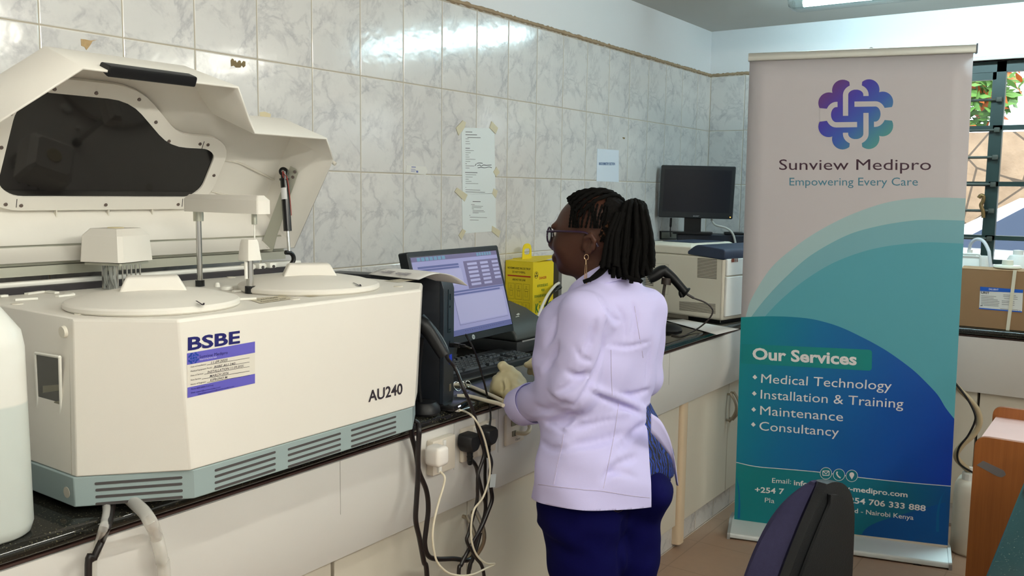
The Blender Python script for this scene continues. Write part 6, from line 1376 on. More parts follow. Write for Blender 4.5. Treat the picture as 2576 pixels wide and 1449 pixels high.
# ------------------------------------------------------------------ the person: implicit surfaces meshed with surface nets
class Field:
    def __init__(s, lo, hi, h):
        s.lo = np.array(lo, float); s.h = h; s.n = np.ceil((np.array(hi) - s.lo) / h).astype(int) + 1; s.v = np.full(s.n, .3, np.float32)
    def block(s, lo, hi):
        a = np.clip(np.floor((np.array(lo) - s.lo) / s.h).astype(int), 0, s.n); b = np.clip(np.ceil((np.array(hi) - s.lo) / s.h).astype(int) + 1, 0, s.n)
        sl = tuple(slice(i, j) for i, j in zip(a, b)); g = [np.arange(i, j) * s.h + o for i, j, o in zip(a, b, s.lo)]
        return sl, np.meshgrid(*g, indexing='ij', sparse=True)
    def comb(s, sl, d, k, op):
        v = s.v[sl]
        if op == 'sub': d = -d; h = np.clip(.5 - .5 * (d - v) / max(k, 1e-6), 0, 1); s.v[sl] = v * (1 - (1 - h)) + 0 if False else np.maximum(v, d) + (np.maximum(k - np.abs(v - d), 0) ** 2 / (4 * k) if k > 0 else 0)
        else: s.v[sl] = np.minimum(v, d) - (np.maximum(k - np.abs(v - d), 0) ** 2 / (4 * k) if k > 0 else 0)
    def cap(s, a, b, ra, rb=None, k=.01, op='add'):
        rb = ra if rb is None else rb; a, b = np.array(a, float), np.array(b, float); m = max(ra, rb) + k + 4 * s.h
        sl, (X, Y, Z) = s.block(np.minimum(a, b) - m, np.maximum(a, b) + m); d = b - a; L = d @ d + 1e-12
        t = np.clip(((X - a[0]) * d[0] + (Y - a[1]) * d[1] + (Z - a[2]) * d[2]) / L, 0, 1)
        q = np.sqrt((X - a[0] - d[0] * t) ** 2 + (Y - a[1] - d[1] * t) ** 2 + (Z - a[2] - d[2] * t) ** 2) - (ra + (rb - ra) * t)
        s.comb(sl, q.astype(np.float32), k, op); return s
    def chain(s, pts, rs, k=.01, op='add'):
        for i in range(len(pts) - 1): s.cap(pts[i], pts[i + 1], rs[i], rs[i + 1], k, op)
        return s
    def ell(s, c, ax, r, k=.01, op='add'):
        """ellipsoid with axes ax (3 unit vectors) and radii r"""
        c = np.array(c, float); R = max(r) + k + 4 * s.h; sl, (X, Y, Z) = s.block(c - R, c + R); q = 0; q2 = 0
        for a, ri in zip(ax, r):
            u = (X - c[0]) * a[0] + (Y - c[1]) * a[1] + (Z - c[2]) * a[2]; q = q + (u / ri) ** 2; q2 = q2 + (u / ri ** 2) ** 2
        q, q2 = np.sqrt(q), np.sqrt(q2); s.comb(sl, (q * (q - 1) / np.maximum(q2, 1e-6)).astype(np.float32), k, op); return s
    def slab(s, fn, lo, hi, k=.01, op='add'):
        sl, G = s.block(lo, hi); s.comb(sl, fn(*G).astype(np.float32), k, op); return s
    def noise(s, amp, comps):
        g = np.meshgrid(*[np.arange(n) * s.h + o for n, o in zip(s.n, s.lo)], indexing='ij', sparse=True); t = 0
        for (a, b, c, p, w) in comps: t = t + w * np.sin(a * g[0] + b * g[1] + c * g[2] + p)
        s.v += (amp * t).astype(np.float32); return s
    def sample(s, p):
        q = (np.array(p) - s.lo) / s.h; i = np.floor(q).astype(int)
        if (i < 0).any() or (i >= s.n - 1).any(): return .3
        f = q - i; c = s.v[i[0]:i[0] + 2, i[1]:i[1] + 2, i[2]:i[2] + 2]
        c = c[0] * (1 - f[0]) + c[1] * f[0]; c = c[0] * (1 - f[1]) + c[1] * f[1]; return float(c[0] * (1 - f[2]) + c[1] * f[2])
    def hit(s, px, py, t0=1.3, t1=3.2):
        """where the line of sight of a pixel first meets the surface"""
        d = ray(px, py); t = t0
        while t < t1:
            v = s.sample(EYE + d * t)
            if v < .0005: return EYE + d * t
            t += max(v * .5, .0015) if v < .1 else .02
        return None
    def crease(s, pix, r, k, op, push=0.0):
        P = [s.hit(*q) for q in smooth_px(pix, 4)]; P = [p - FW * push for p in P if p is not None]; n = len(P)
        for i in range(n - 1):
            if (P[i + 1] - P[i]).length < .06: s.cap(P[i], P[i + 1], r * (.35 + .65 * math.sin(PI * i / n)), r * (.35 + .65 * math.sin(PI * (i + 1) / n)), k, op)
    def mesh(s):
        v = s.v; ins = v < 0; nx, ny, nz = (d - 1 for d in v.shape)
        cnt = np.zeros((nx, ny, nz), np.int8)
        for dx in (0, 1):
            for dy in (0, 1):
                for dz in (0, 1): cnt += ins[dx:dx + nx, dy:dy + ny, dz:dz + nz]
        act = (cnt > 0) & (cnt < 8); C = np.argwhere(act); idx = np.full(act.shape, -1, np.int64); idx[act] = np.arange(len(C))
        acc = np.zeros((len(C), 3)); num = np.zeros(len(C)); off = [(i, j, k) for i in (0, 1) for j in (0, 1) for k in (0, 1)]
        for a in off:
            for ax_ in range(3):
                if a[ax_] == 0:
                    b = list(a); b[ax_] = 1; va = v[C[:, 0] + a[0], C[:, 1] + a[1], C[:, 2] + a[2]]; vb = v[C[:, 0] + b[0], C[:, 1] + b[1], C[:, 2] + b[2]]
                    m = (va < 0) != (vb < 0); t = np.where(m, va / np.where(m, va - vb, 1), 0); p = np.tile(np.array(a, float), (len(C), 1)); p[:, ax_] += t
                    acc[m] += p[m]; num[m] += 1
        V_ = (C + acc / num[:, None]) * s.h + s.lo; F = []
        for ax_ in range(3):
            sh = [slice(None)] * 3; sh2 = [slice(None)] * 3; sh[ax_] = slice(0, -1); sh2[ax_] = slice(1, None)
            A, B = ins[tuple(sh)], ins[tuple(sh2)]; E = np.argwhere(A != B); u, w = (ax_ + 1) % 3, (ax_ + 2) % 3
            ok = (E[:, u] > 0) & (E[:, w] > 0) & (E[:, u] < v.shape[u] - 1) & (E[:, w] < v.shape[w] - 1); E = E[ok]; q = []
            for du, dw in ((-1, -1), (0, -1), (0, 0), (-1, 0)):
                I = E.copy(); I[:, u] += du; I[:, w] += dw; q.append(idx[I[:, 0], I[:, 1], I[:, 2]])
            q = np.stack(q, 1); f = A[E[:, 0], E[:, 1], E[:, 2]]; q[~f] = q[~f][:, ::-1]; F.append(q)
        F = np.concatenate(F); return V_, F[(F >= 0).all(1)]
    def bm(s, relax=2):
        V_, F = s.mesh()
        if relax:
            e = np.concatenate([F[:, [0, 1]], F[:, [1, 2]], F[:, [2, 3]], F[:, [3, 0]]])
            for _ in range(relax):
                a = np.zeros_like(V_); n = np.zeros(len(V_)); np.add.at(a, e[:, 0], V_[e[:, 1]]); np.add.at(n, e[:, 0], 1); V_ = V_ * .5 + .5 * a / np.maximum(n, 1)[:, None]
        me = bpy.data.meshes.new('f'); me.from_pydata(V_.tolist(), [], F.tolist()); b = bmesh.new(); b.from_mesh(me); bpy.data.meshes.remove(me); return b

DB = 2.235
def B(px, py, d=0.0): return atd(px, py, DB + d)
pe = empty('person', (1.93, -.92, 0), 'person in a lilac lab coat and navy jeans typing with gloved hands, back turned', 'person')
M_skin = mat('skin', (68, 39, 28), .5, spec=.35, var=.06, vscale=40); M_hair = mat('hair', (8, 7, 6), .9, bump=.5, bscale=700, spec=.12)
M_coat = mat('coat_lilac', (204, 198, 241), .85, bump=.08, bscale=900, spec=.15); M_jean = mat('jeans_navy', (8, 8, 60), .9, var=.12, vscale=300, bump=.1, bscale=1200, spec=.1)
M_glove = mat('latex_glove', (222, 210, 166), .5, var=.04, vscale=40, bump=.12, bscale=260)
def ang(d): return V((math.cos(math.radians(d)), math.sin(math.radians(d)), 0))
ZV = V((0, 0, 1))
# head frame: face direction, left ear direction
HF, HL = ang(101), ang(191); HC = B(1490, 607, 0.0)
def hp3(f, l, u): return HC + HF * f + HL * l + ZV * u
HAX = (HF, HL, ZV)
BF, BL = ang(78), ang(168)     # body frame
# torso table: pixel row, left and right outline
ROWS = [(716, 1480, 1590), (732, 1430, 1640), (750, 1396, 1660), (775, 1374, 1668), (810, 1358, 1668), (845, 1350, 1666), (900, 1347, 1658), (960, 1353, 1645), (1010, 1361, 1636), (1060, 1362, 1640), (1120, 1356, 1676), (1180, 1352, 1702), (1240, 1350, 1712), (1290, 1349, 1716)]
def table(rows, shrink=0.0, ratio=.60, dd=0.0):
    zs, cx, cy, ha = [], [], [], []
    for y, l, r in rows:
        c = B((l + r) / 2, y, dd); k = DB / FPX; zs.append(c.z); cx.append(c.x); cy.append(c.y); ha.append((r - l) / 2 * k / (.707 * math.sqrt(1 + ratio ** 2)) - shrink)
    o = np.argsort(zs); T = [np.array(q)[o] for q in (zs, cx, cy, ha)]; return T, ratio
def torso_fn(tab):
    (zs, cx, cy, ha), ratio = tab
    def f(X, Y, Z):
        z = np.clip(Z, zs[0], zs[-1]); x0, y0, h = np.interp(z, zs, cx), np.interp(z, zs, cy), np.interp(z, zs, ha)
        a = (X - x0) * BL.x + (Y - y0) * BL.y; b = (X - x0) * BF.x + (Y - y0) * BF.y
        p = 2.3; r = (np.abs(a / h) ** p + np.abs(b / (h * ratio)) ** p) ** (1 / p); d = (r - 1) * h * ratio * .92
        return np.maximum(d, np.maximum(Z - zs[-1], zs[0] - Z))
    return f
lo_, hi_ = (1.55, -1.30, .0), (2.30, -.55, 1.50)
# joints
SL, EL_, WL = B(1468, 794, -.135), B(1442, 978, -.125), B(1316, 1020, .06)
SR, ER, WR = B(1622, 790, .07), B(1618, 950, .12), B(1400, 932, .25)
HIP = [B(1468, 1225, -.04), B(1590, 1225, .03)]; KN = [B(1474, 1560, -.03), B(1585, 1560, .05)]; FT = [V((KN[0].x + .01, KN[0].y - .02, .07)), V((KN[1].x + .01, KN[1].y - .02, .07))]
def build_body():
    F = Field((1.52, -1.30, .02), (2.42, -.50, 1.50), .0048)
    F.slab(torso_fn(table([(735, 1470, 1600), (760, 1440, 1630), (800, 1410, 1630), (900, 1400, 1620), (1010, 1410, 1605), (1120, 1420, 1620), (1200, 1410, 1640), (1250, 1410, 1620)], .012, .55, .03)), (1.6, -1.3, .6), (2.3, -.6, 1.25), .02)
    for h, k_, f_ in zip(HIP, KN, FT): F.cap(h, k_, .075, .05, .03); F.cap(k_, f_, .05, .038, .02)
    F.chain([SL, EL_, WL], [.042, .036, .026], .02); F.chain([SR, ER, WR], [.042, .036, .026], .02)
    F.ell(hp3(-.004, 0, .032), HAX, (.098, .073, .088), .01)
    F.ell(hp3(.036, 0, -.010), HAX, (.060, .060, .070), .03); F.ell(hp3(.030, 0, -.045), HAX, (.052, .052, .044), .025)
    F.ell(hp3(.070, 0, -.067), HAX, (.022, .024, .018), .02)                                                        # chin
    for s_ in (1, -1): F.ell(hp3(.060, s_ * .036, -.012), HAX, (.028, .022, .026), .02)                             # cheeks
    F.cap(hp3(.090, -.035, .034), hp3(.090, .035, .034), .009, .009, .014)                                           # brow
    F.chain([hp3(.091, 0, .018), hp3(.104, 0, -.010), hp3(.100, 0, -.018)], [.007, .0125, .010], .010)               # nose
    for s_ in (1, -1): F.ell(hp3(.094, s_ * .014, -.016), HAX, (.010, .009, .008), .006)
    F.cap(hp3(.094, -.018, -.041), hp3(.094, .018, -.041), .0075, .0075, .006); F.cap(hp3(.093, -.016, -.050), hp3(.093, .016, -.050), .008, .008, .006)
    for s_ in (1, -1): F.ell(hp3(.090, s_ * .031, .018), HAX, (.010, .014, .010), .01, 'sub')
    F.chain([hp3(-.022, 0, -.02), hp3(-.036, 0, -.085), hp3(-.040, 0, -.15)], [.052, .047, .046], .03)
    F.cap(hp3(-.02, 0, -.07), hp3(-.02, 0, -.13), .045, .05, .03)
    for s_ in (1, -1):                                                                                             # ears
        F.chain([hp3(-.004, s_ * .071, -.014), hp3(-.010, s_ * .079, .012), hp3(-.024, s_ * .082, .020), hp3(-.034, s_ * .083, .008), hp3(-.030, s_ * .080, -.012), hp3(-.014, s_ * .074, -.026)], [.007, .006, .006, .006, .006, .0075], .005)
        F.ell(hp3(-.018, s_ * .074, -.002), HAX, (.014, .006, .020), .004)
        F.ell(hp3(-.014, s_ * .083, -.004), HAX, (.008, .006, .012), .003, 'sub')
    return obj('body', F.bm(1), M_skin, pe, smooth=180)
body_ = build_body()
for s_ in (1, -1):
    mb = MB(); c = hp3(.080, s_ * .031, .018); mb.lathe(c - ZV * .0115, [(.0, 0), (.006, .0015), (.010, .006), (.0115, .0115), (.010, .017), (.006, .0215), (0, .023)], 16); ey = obj('eye', mb, mat('eye_white', (222, 214, 204), .25), pe, smooth=180)
    mb = MB(); q = c + (HF * .95 + HL * s_ * .1).normalized() * .0108; mb.cyl(q, q + HF * .0012, .0055, n=16); obj('iris', mb, mat('iris_dark', (34, 22, 16), .2), ey)

# jeans
JROWS = [(1080, 1430, 1610), (1140, 1410, 1640), (1190, 1388, 1676), (1222, 1372, 1690), (1250, 1362, 1664), (1290, 1358, 1644)]
def build_jeans():
    F = Field((1.55, -1.30, .05), (2.36, -.58, 1.02), .0062)
    T = table(JROWS, .0, .62, .03); F.slab(torso_fn(T), (1.55, -1.3, .6), (2.36, -.58, 1.02), .01)
    A = [B(1463, 1262, -.03), B(1474, 1400, -.035), B(1490, 1600, -.03)]; F.chain(A + [FT[0] + ZV * .03], [.104, .092, .064, .060], .03)
    A2 = [B(1580, 1262, .03), B(1584, 1400, .035), B(1586, 1600, .05)]; F.chain(A2 + [FT[1] + ZV * .03], [.088, .074, .060, .058], .012)
    F.ell(B(1640, 1238, -.01), (RT, UP, FW), (.050, .050, .075), .04); F.ell(B(1470, 1290, -.09), (RT, UP, FW), (.085, .085, .06), .04)
    F.crease([(1567, 1310), (1566, 1360), (1567, 1420), (1568, 1470)], .012, .012, 'sub')
    F.noise(.0012, [(60, 20, 35, 0, 1), (-30, 70, 50, 1.3, 1), (20, -50, 90, 2.1, .8)])
    return F
JF = build_jeans(); jb = JF.bm(2); jeans = obj('jeans', jb, M_jean, pe, smooth=180)
mb = MB(); P = [JF.hit(*q) for q in ((1512, 1256), (1534, 1272), (1556, 1284), (1575, 1270), (1590, 1258))]; P = [p - FW * .001 for p in P if p]
if len(P) > 1: mb.tube(P, .0011, 6, 3); mb.tube([p + UP * -.004 for p in P], .0009, 6, 3); obj('pocket_stitching', mb, mat('stitch_bronze', (70, 52, 44), .7), jeans)
# patterned blouse showing in the open vent
def blouse_material():
    t = NT('blouse_print'); tc = t.n('TexCoord'); w = t.n('TexWave'); w.inputs['Scale'].default_value = 26; w.inputs['Distortion'].default_value = 9; w.inputs['Detail'].default_value = 2; w.inputs['Detail Scale'].default_value = 1.6
    t.nt.links.new(tc.outputs['Object'], w.inputs['Vector']); f = t.math('GREATER_THAN', w.outputs['Fac'], .52); return t.set(Base_Color=t.mix(f, rgb(8, 9, 28), rgb(18, 52, 140)), Roughness=.7)
BROWS = [(985, 1420, 1620), (1040, 1420, 1648), (1100, 1410, 1682), (1150, 1400, 1700), (1207, 1392, 1702)]
Fb = Field((1.55, -1.30, .62), (2.36, -.58, 1.05), .007); Fb.slab(torso_fn(table(BROWS, .0, .60, .035)), (1.55, -1.3, .62), (2.36, -.58, 1.05), .004); obj('blouse', Fb.bm(2), blouse_material(), pe, smooth=180)

# lab coat
def build_coat():
    F = Field((1.52, -1.32, .60), (2.36, -.54, 1.32), .0052)
    F.slab(torso_fn(table(ROWS)), (1.52, -1.32, .6), (2.36, -.54, 1.32), .01)
    NB = B(1515, 752, .0)
    F.chain([NB, SL + V((0, 0, -.008))], [.062, .060], .03); F.cap(B(1556, 732, .0), B(1520, 738, .0), .060, .064, .03); F.chain([NB + FW * .03, SR + V((0, 0, -.004))], [.060, .050], .035)
    F.chain([SL, EL_], [.063, .058], .007); F.chain([EL_, WL], [.058, .047], .016)
    F.chain([SR, ER], [.054, .050], .012); F.chain([ER, WR], [.050, .044], .02)
    F.noise(.0016, [(38, 18, 22, 0, 1), (-25, 42, 30, 1.1, 1), (15, -30, 55, 2.4, .9), (60, 35, -40, .6, .5)])
    val = [([(1533, 792), (1521, 850), (1519, 885), (1503, 930), (1482, 974), (1446, 1026)], .013, .010), ([(1368, 1062), (1395, 1074), (1420, 1088)], .006, .008), ([(1446, 1040), (1420, 1060), (1380, 1064)], .012, .012),
           ([(1486, 988), (1530, 1006), (1575, 1024), (1612, 1040)], .012, .010), ([(1545, 990), (1590, 996), (1632, 982)], .011, .010), ([(1560, 1046), (1500, 1060), (1448, 1078)], .008, .016), ([(1570, 1090), (1500, 1112), (1440, 1120)], .009, .022),
           ([(1505, 742), (1525, 775), (1545, 800), (1562, 812)], .006, .012), ([(1530, 866), (1580, 874), (1630, 862)], .006, .012), ([(1600, 1150), (1560, 1168), (1520, 1205)], .008, .024), ([(1640, 1060), (1600, 1085), (1560, 1130)], .008, .022),
           ([(1404, 860), (1392, 900), (1366, 932)], .011, .010), ([(1478, 930), (1440, 968), (1400, 985)], .007, .018), ([(1420, 1010), (1380, 1030), (1345, 1022)], .006, .014),
           ([(1590, 760), (1600, 800), (1590, 850)], .006, .02), ([(1640, 850), (1632, 900), (1628, 960)], .007, .012), ([(1500, 800), (1488, 850), (1470, 890)], .008, .012), ([(1446, 870), (1462, 900), (1490, 910)], .007, .010), ([(1420, 930), (1450, 946), (1486, 940)], .008, .010), ([(1375, 985), (1400, 1010), (1440, 1020)], .008, .010), ([(1600, 1200), (1560, 1186), (1530, 1190)], .007, .014), ([(1360, 1110), (1390, 1130), (1440, 1128)], .007, .014), ([(1545, 760), (1570, 800), (1574, 850)], .007, .012), ([(1400, 790), (1392, 830), (1374, 870)], .008, .014)]
    rid = [([(1484, 974), (1530, 990), (1590, 1014), (1638, 1040)], .011, .014), ([(1517, 878), (1570, 884), (1640, 866)], .004, .010), ([(1470, 1060), (1530, 1046), (1580, 1040)], .005, .02), ([(1495, 748), (1540, 820), (1560, 812)], .004, .012), ([(1420, 900), (1372, 920), (1362, 938)], .006, .012), ([(1408, 1040), (1360, 1046), (1330, 1044)], .005, .012)]
    for p, r, k in val: F.crease(p, r * .8, k * .55, 'sub')
    for p, r, k in rid: F.crease(p, r * .7, k * .6, 'add', -.002)
    return F
CF = build_coat(); cbm = CF.bm(2)
# open the coat at the hem, the neck, the cuffs and the back vent
h0, h1, h2 = B(1352, 1234, 0), B(1640, 1266, 0), B(1500, 1250, .25)
hn = (h1 - h0).cross(h2 - h0).normalized(); hn = hn if hn.z > 0 else -hn
hn = V((hn.x * .5, hn.y * .5, 1)).normalized()
def cut(bm, co, no): bmesh.ops.bisect_plane(bm, geom=bm.verts[:] + bm.edges[:] + bm.faces[:], plane_co=co, plane_no=no, clear_outer=True)
cut(cbm, (h0 + h1) / 2, -hn)
vd = RT.copy(); vtop = B(1641, 1050, -.1); vmid = B(1640, 1260, -.1)
geom = bmesh.ops.bisect_plane(cbm, geom=cbm.verts[:] + cbm.edges[:] + cbm.faces[:], plane_co=(vtop + vmid) / 2, plane_no=(vmid - vtop).cross(FW).normalized())
vn = (vmid - vtop).cross(FW).normalized(); vn = vn if vn.dot(RT) > 0 else -vn
kill = [f for f in cbm.faces if (f.calc_center_median() - vtop).dot(vn) > 0 and f.calc_center_median().z < vtop.z - .0]
bmesh.ops.delete(cbm, geom=kill, context='FACES')
def drop_end(bm, c, ax_, rad):
    k_ = [f for f in bm.faces if (f.calc_center_median() - c).dot(ax_) > 0 and (f.calc_center_median() - c).length < rad]; bmesh.ops.delete(bm, geom=k_, context='FACES')
axL = (WL - EL_).normalized(); drop_end(cbm, WL + axL * .004, axL, .09); axR = (WR - ER).normalized(); drop_end(cbm, WR, axR, .09)
coat = obj('lab_coat', cbm, M_coat, pe, smooth=180, solid=.0022)
coat.modifiers['solid'].offset = -1
# turned-up cuff
def cuff(c, ax_, r, ln, name='cuff'):
    x = ax_.orthogonal().normalized(); y = ax_.cross(x); mb = MB(); n = 28
    ring = lambda t, q: [c + ax_ * t + (x * math.cos(2 * PI * k / n) + y * math.sin(2 * PI * k / n)) * (q * (1 + .035 * math.sin(3 * 2 * PI * k / n + 1))) for k in range(n)]
    mb.loft([ring(.012, r * .86), ring(.016, r * .97), ring(.014, r * 1.03), ring(-ln, r * 1.12), ring(-ln - .003, r * 1.08), ring(-ln + .006, r * .98)], cap=False); return obj(name, mb, M_coat, coat, smooth=50)
cuff(WL, axL, .048, .045); cuff(WR, axR, .045, .045)
# collar
NBk = B(1514, 678, 0)
mb = MB(); n = 26; prof = []
rings = []
for i in range(n + 1):
    a = math.radians(-168 + 336 * i / n); d = (-BF) * math.cos(a) + BL * math.sin(a); fr = (1 - math.cos(a)) / 2
    c = NBk + BF * .012 + ZV * (-.095 * fr)
    rr = .066 + .006 * fr
    rings.append([c + d * rr * 1.05 + ZV * -.055, c + d * (rr * .98) + ZV * .026, c + d * (rr * 1.03) + ZV * .0285, c + d * (rr * 1.38 + .006 * fr) + ZV * (-.014 - .012 * fr), c + d * (rr * 1.36) + ZV * (-.018 - .012 * fr), c + d * (rr * 1.06) + ZV * -.006])
mb.loft(rings); obj('collar', mb, M_coat, coat, smooth=50)
# swinging right-hand flap beyond the vent, hem band, seams
mb = MB()
fo = smooth_px([(1638, 1040), (1659, 1055), (1674, 1079), (1686, 1108), (1694, 1140), (1700, 1175), (1706, 1222)], 5); fi = smooth_px([(1638, 1088), (1650, 1102), (1662, 1116), (1676, 1134), (1688, 1152), (1695, 1180), (1702, 1219)], 5); m_ = len(fo) - 1
mb.grid(lambda u, w: B(fo[int(round(u * m_))][0] * (1 - w) + fi[int(round(u * m_))][0] * w, fo[int(round(u * m_))][1] * (1 - w) + fi[int(round(u * m_))][1] * w, -.125 + .155 * u + .012 * w), m_, 4); obj('coat_flap', mb, M_coat, coat, smooth=60, solid=.002)
mb = MB()
def seam(pix, r=.0009):
    P = [CF.hit(*q) for q in smooth_px(pix, 5)]; P = [p - FW * .0004 for p in P if p is not None]
    if len(P) > 2: mb.tube(P, r, 5, 0)
seam([(1537, 880), (1538, 940), (1540, 995)]); seam([(1556, 1014), (1550, 1060), (1542, 1110), (1532, 1160), (1518, 1228)]); seam([(1418, 1092), (1412, 1130), (1402, 1170), (1393, 1218)]); seam([(1354, 1218), (1400, 1224), (1470, 1232), (1520, 1236), (1580, 1246), (1634, 1252)]); seam([(1596, 770), (1604, 820), (1618, 900)])
obj('stitched_seam', mb, mat('coat_seam', (196, 186, 216), .8), coat)

# gloves
def glove(wr, ax_, spec, name='glove'):
    lo = [min(p[i] for c in spec for p in c[0]) - .05 for i in range(3)]; hi = [max(p[i] for c in spec for p in c[0]) + .05 for i in range(3)]
    F = Field(lo, hi, .0026)
    for pts, rs, k in spec: F.chain(pts, rs, k)
    F.noise(.0007, [(180, 90, 140, 0, 1), (-120, 200, 90, 1, 1), (240, -60, 150, 2, .7)])
    return F
gl_ = [([WL - axL * .02, B(1296, 996, 0.130), B(1284, 972, 0.160)], [.034, .030, .034], .012), ([B(1300, 966, 0.160), B(1270, 962, 0.175), B(1258, 970, 0.170)], [.026, .028, .022], .02),
       ([B(1300, 950, 0.165), B(1284, 934, 0.170), B(1266, 921, 0.165), B(1259, 920, 0.160)], [.016, .0125, .0105, .0095], .010),
       ([B(1281, 948, 0.190), B(1262, 946, 0.220), B(1254, 958, 0.235), B(1252, 966, 0.227)], [.014, .0105, .0095, .0085], .006),
       ([B(1268, 956, 0.190), B(1249, 952, 0.215), B(1243, 966, 0.227), B(1243, 974, 0.220)], [.014, .0105, .0095, .0085], .006),
       ([B(1260, 968, 0.180), B(1244, 968, 0.201), B(1240, 982, 0.208), B(1243, 988, 0.201)], [.013, .010, .009, .008], .006),
       ([B(1258, 980, 0.170), B(1248, 986, 0.185), B(1246, 994, 0.187)], [.012, .009, .0075], .006)]
GF = glove(WL, axL, gl_)
for p_ in ([(1255, 984), (1270, 978), (1290, 972), (1312, 976)], [(1262, 960), (1264, 975), (1262, 990)], [(1275, 950), (1280, 965), (1282, 985)], [(1290, 990), (1302, 980), (1316, 972)]): GF.crease(p_, .0028, .006, 'sub')
obj('glove', GF.bm(1), M_glove, pe, smooth=180)
mb = MB(); x = axL.orthogonal().normalized(); y = axL.cross(x); n = 24; c = WL
rg = lambda t, q: [c + axL * t + (x * math.cos(2 * PI * k / n) + y * math.sin(2 * PI * k / n)) * q * (1 + .04 * math.sin(5 * 2 * PI * k / n)) for k in range(n)]
mb.loft([rg(-.01, .038), rg(.022, .038), rg(.026, .0365), rg(.034, .033)], cap=False); obj('glove_cuff', mb, mat('latex_cuff', (226, 216, 160), .5), pe, smooth=60)
gr_ = [([WR - axR * .02, B(1385, 934, 0.265), B(1368, 928, 0.280)], [.030, .028, .030], .012), ([B(1372, 922, 0.280), B(1352, 918, 0.295)], [.026, .024], .015),
       ([B(1366, 914, 0.275), B(1350, 908, 0.275), B(1336, 913, 0.272), B(1326, 918, 0.270)], [.015, .012, .010, .009], .008),
       ([B(1350, 922, 0.300), B(1338, 926, 0.320), B(1334, 936, 0.325)], [.012, .010, .009], .005), ([B(1356, 926, 0.295), B(1348, 932, 0.305), B(1345, 940, 0.306)], [.012, .0095, .0085], .005),
       ([B(1362, 930, 0.290), B(1354, 938, 0.298), B(1353, 945, 0.298)], [.012, .0095, .0085], .005), ([B(1368, 934, 0.280), B(1362, 942, 0.285), B(1362, 948, 0.284)], [.011, .009, .008], .005)]
obj('glove', glove(WR, axR, gr_).bm(1), M_glove, pe, smooth=180)

# hair: short cap on the scalp, cornrows swept back, a bunch of long locs
F = Field(hp3(-.14, 0, .03) - V((.14, .14, .16)), hp3(-.02, 0, .03) + V((.14, .16, .14)), .0036)
F.ell(hp3(-.006, 0, .034), HAX, (.1005, .0765, .0915), .01); F.ell(hp3(-.055, 0, -.01), HAX, (.05, .058, .07), .02)
def hairline(X, Y, Z):
    f = (X - HC.x) * HF.x + (Y - HC.y) * HF.y; u = Z - HC.z; l = np.abs((X - HC.x) * HL.x + (Y - HC.y) * HL.y)
    wob = .004 * np.sin(90 * f + 120 * u) + .003 * np.sin(210 * u + 70 * l)
    front = f - (.012 + .52 * (u - .02)) + wob; ear = np.maximum(-u + .006, f + .048) - .004 + wob * .5
    return np.maximum(front, np.minimum(ear, 1))
sl, G = F.block(F.lo, F.lo + F.n * F.h); F.v[sl] = np.maximum(F.v[sl], hairline(*G).astype(np.float32))
F.noise(.0011, [(420, 260, 180, 0, 1), (-240, 380, 330, 1, 1), (180, -300, 450, 2, .9)])
def cap_material():
    t = NT('hair_on_scalp'); g = t.n('NewGeometry'); x, y, z = t.xyz(g.outputs['Position']); n = t.noise(g.outputs['Position'], 85, 4, .6)
    side = t.math('MULTIPLY', t.math('SUBTRACT', HC.z + .088, z), 28, clamp=True)
    f = t.math('MULTIPLY', t.math('SUBTRACT', t.math('MULTIPLY', n, side), .53), 9, clamp=True)
    return t.set(Base_Color=t.mix(f, rgb(13, 11, 10), rgb(84, 56, 38)), Roughness=.9, Specular_IOR_Level=.1, Normal=t.bump(t.noise(g.outputs['Position'], 500, 2), .5))
hair = obj('hair', F.bm(0), cap_material(), pe, smooth=180)
tie = B(1588, 523, .0)
mb = MB(); rnd = random.Random(11)
def scalp(f, l, u, o=.004):
    d = V((f + .006, l, u - .034)); k = 1 / math.sqrt((d.x / .1005) ** 2 + (d.y / .0765) ** 2 + (d.z / .0915) ** 2); d *= k * (1 + o / .09); return hp3(d.x - .006, d.y, d.z + .034)
tl_ = ((tie - HC).dot(HF), (tie - HC).dot(HL), (tie - HC).dot(ZV))
for i in range(15):
    a = math.radians(-78 + 156 * i / 14); s0 = (.060 * math.cos(a) - .004 + .01 * math.cos(a), .078 * math.sin(a), .055 + .055 * math.cos(a))
    pts = []
    for k in range(9):
        t = k / 8; f = s0[0] * (1 - t) + (tl_[0] + .02) * t; l = s0[1] * (1 - t) + tl_[1] * t; u = s0[2] * (1 - t) + (tl_[2]) * t + .03 * math.sin(PI * t) * (1 - abs(math.sin(a)))
        pts.append(scalp(f, l, u, .004 + rnd.uniform(-.001, .0015)))
    mb.tube(pts, lambda t: .0052 + .0012 * math.sin(t * 60), 7, 4)
for i in range(13):
    f0 = .035 - .0075 * i; pts = [scalp(f0 - .004 * math.sin(3 * t + i), .075 - .02 * t, .036 + .055 * t, .0042) for t in (0, .25, .5, .75, 1)]
    mb.tube(pts, lambda t: .0026 + .0008 * math.sin(t * 40 + i), 6, 4)
obj('cornrows', mb, M_hair, hair, smooth=60)
mb = MB()
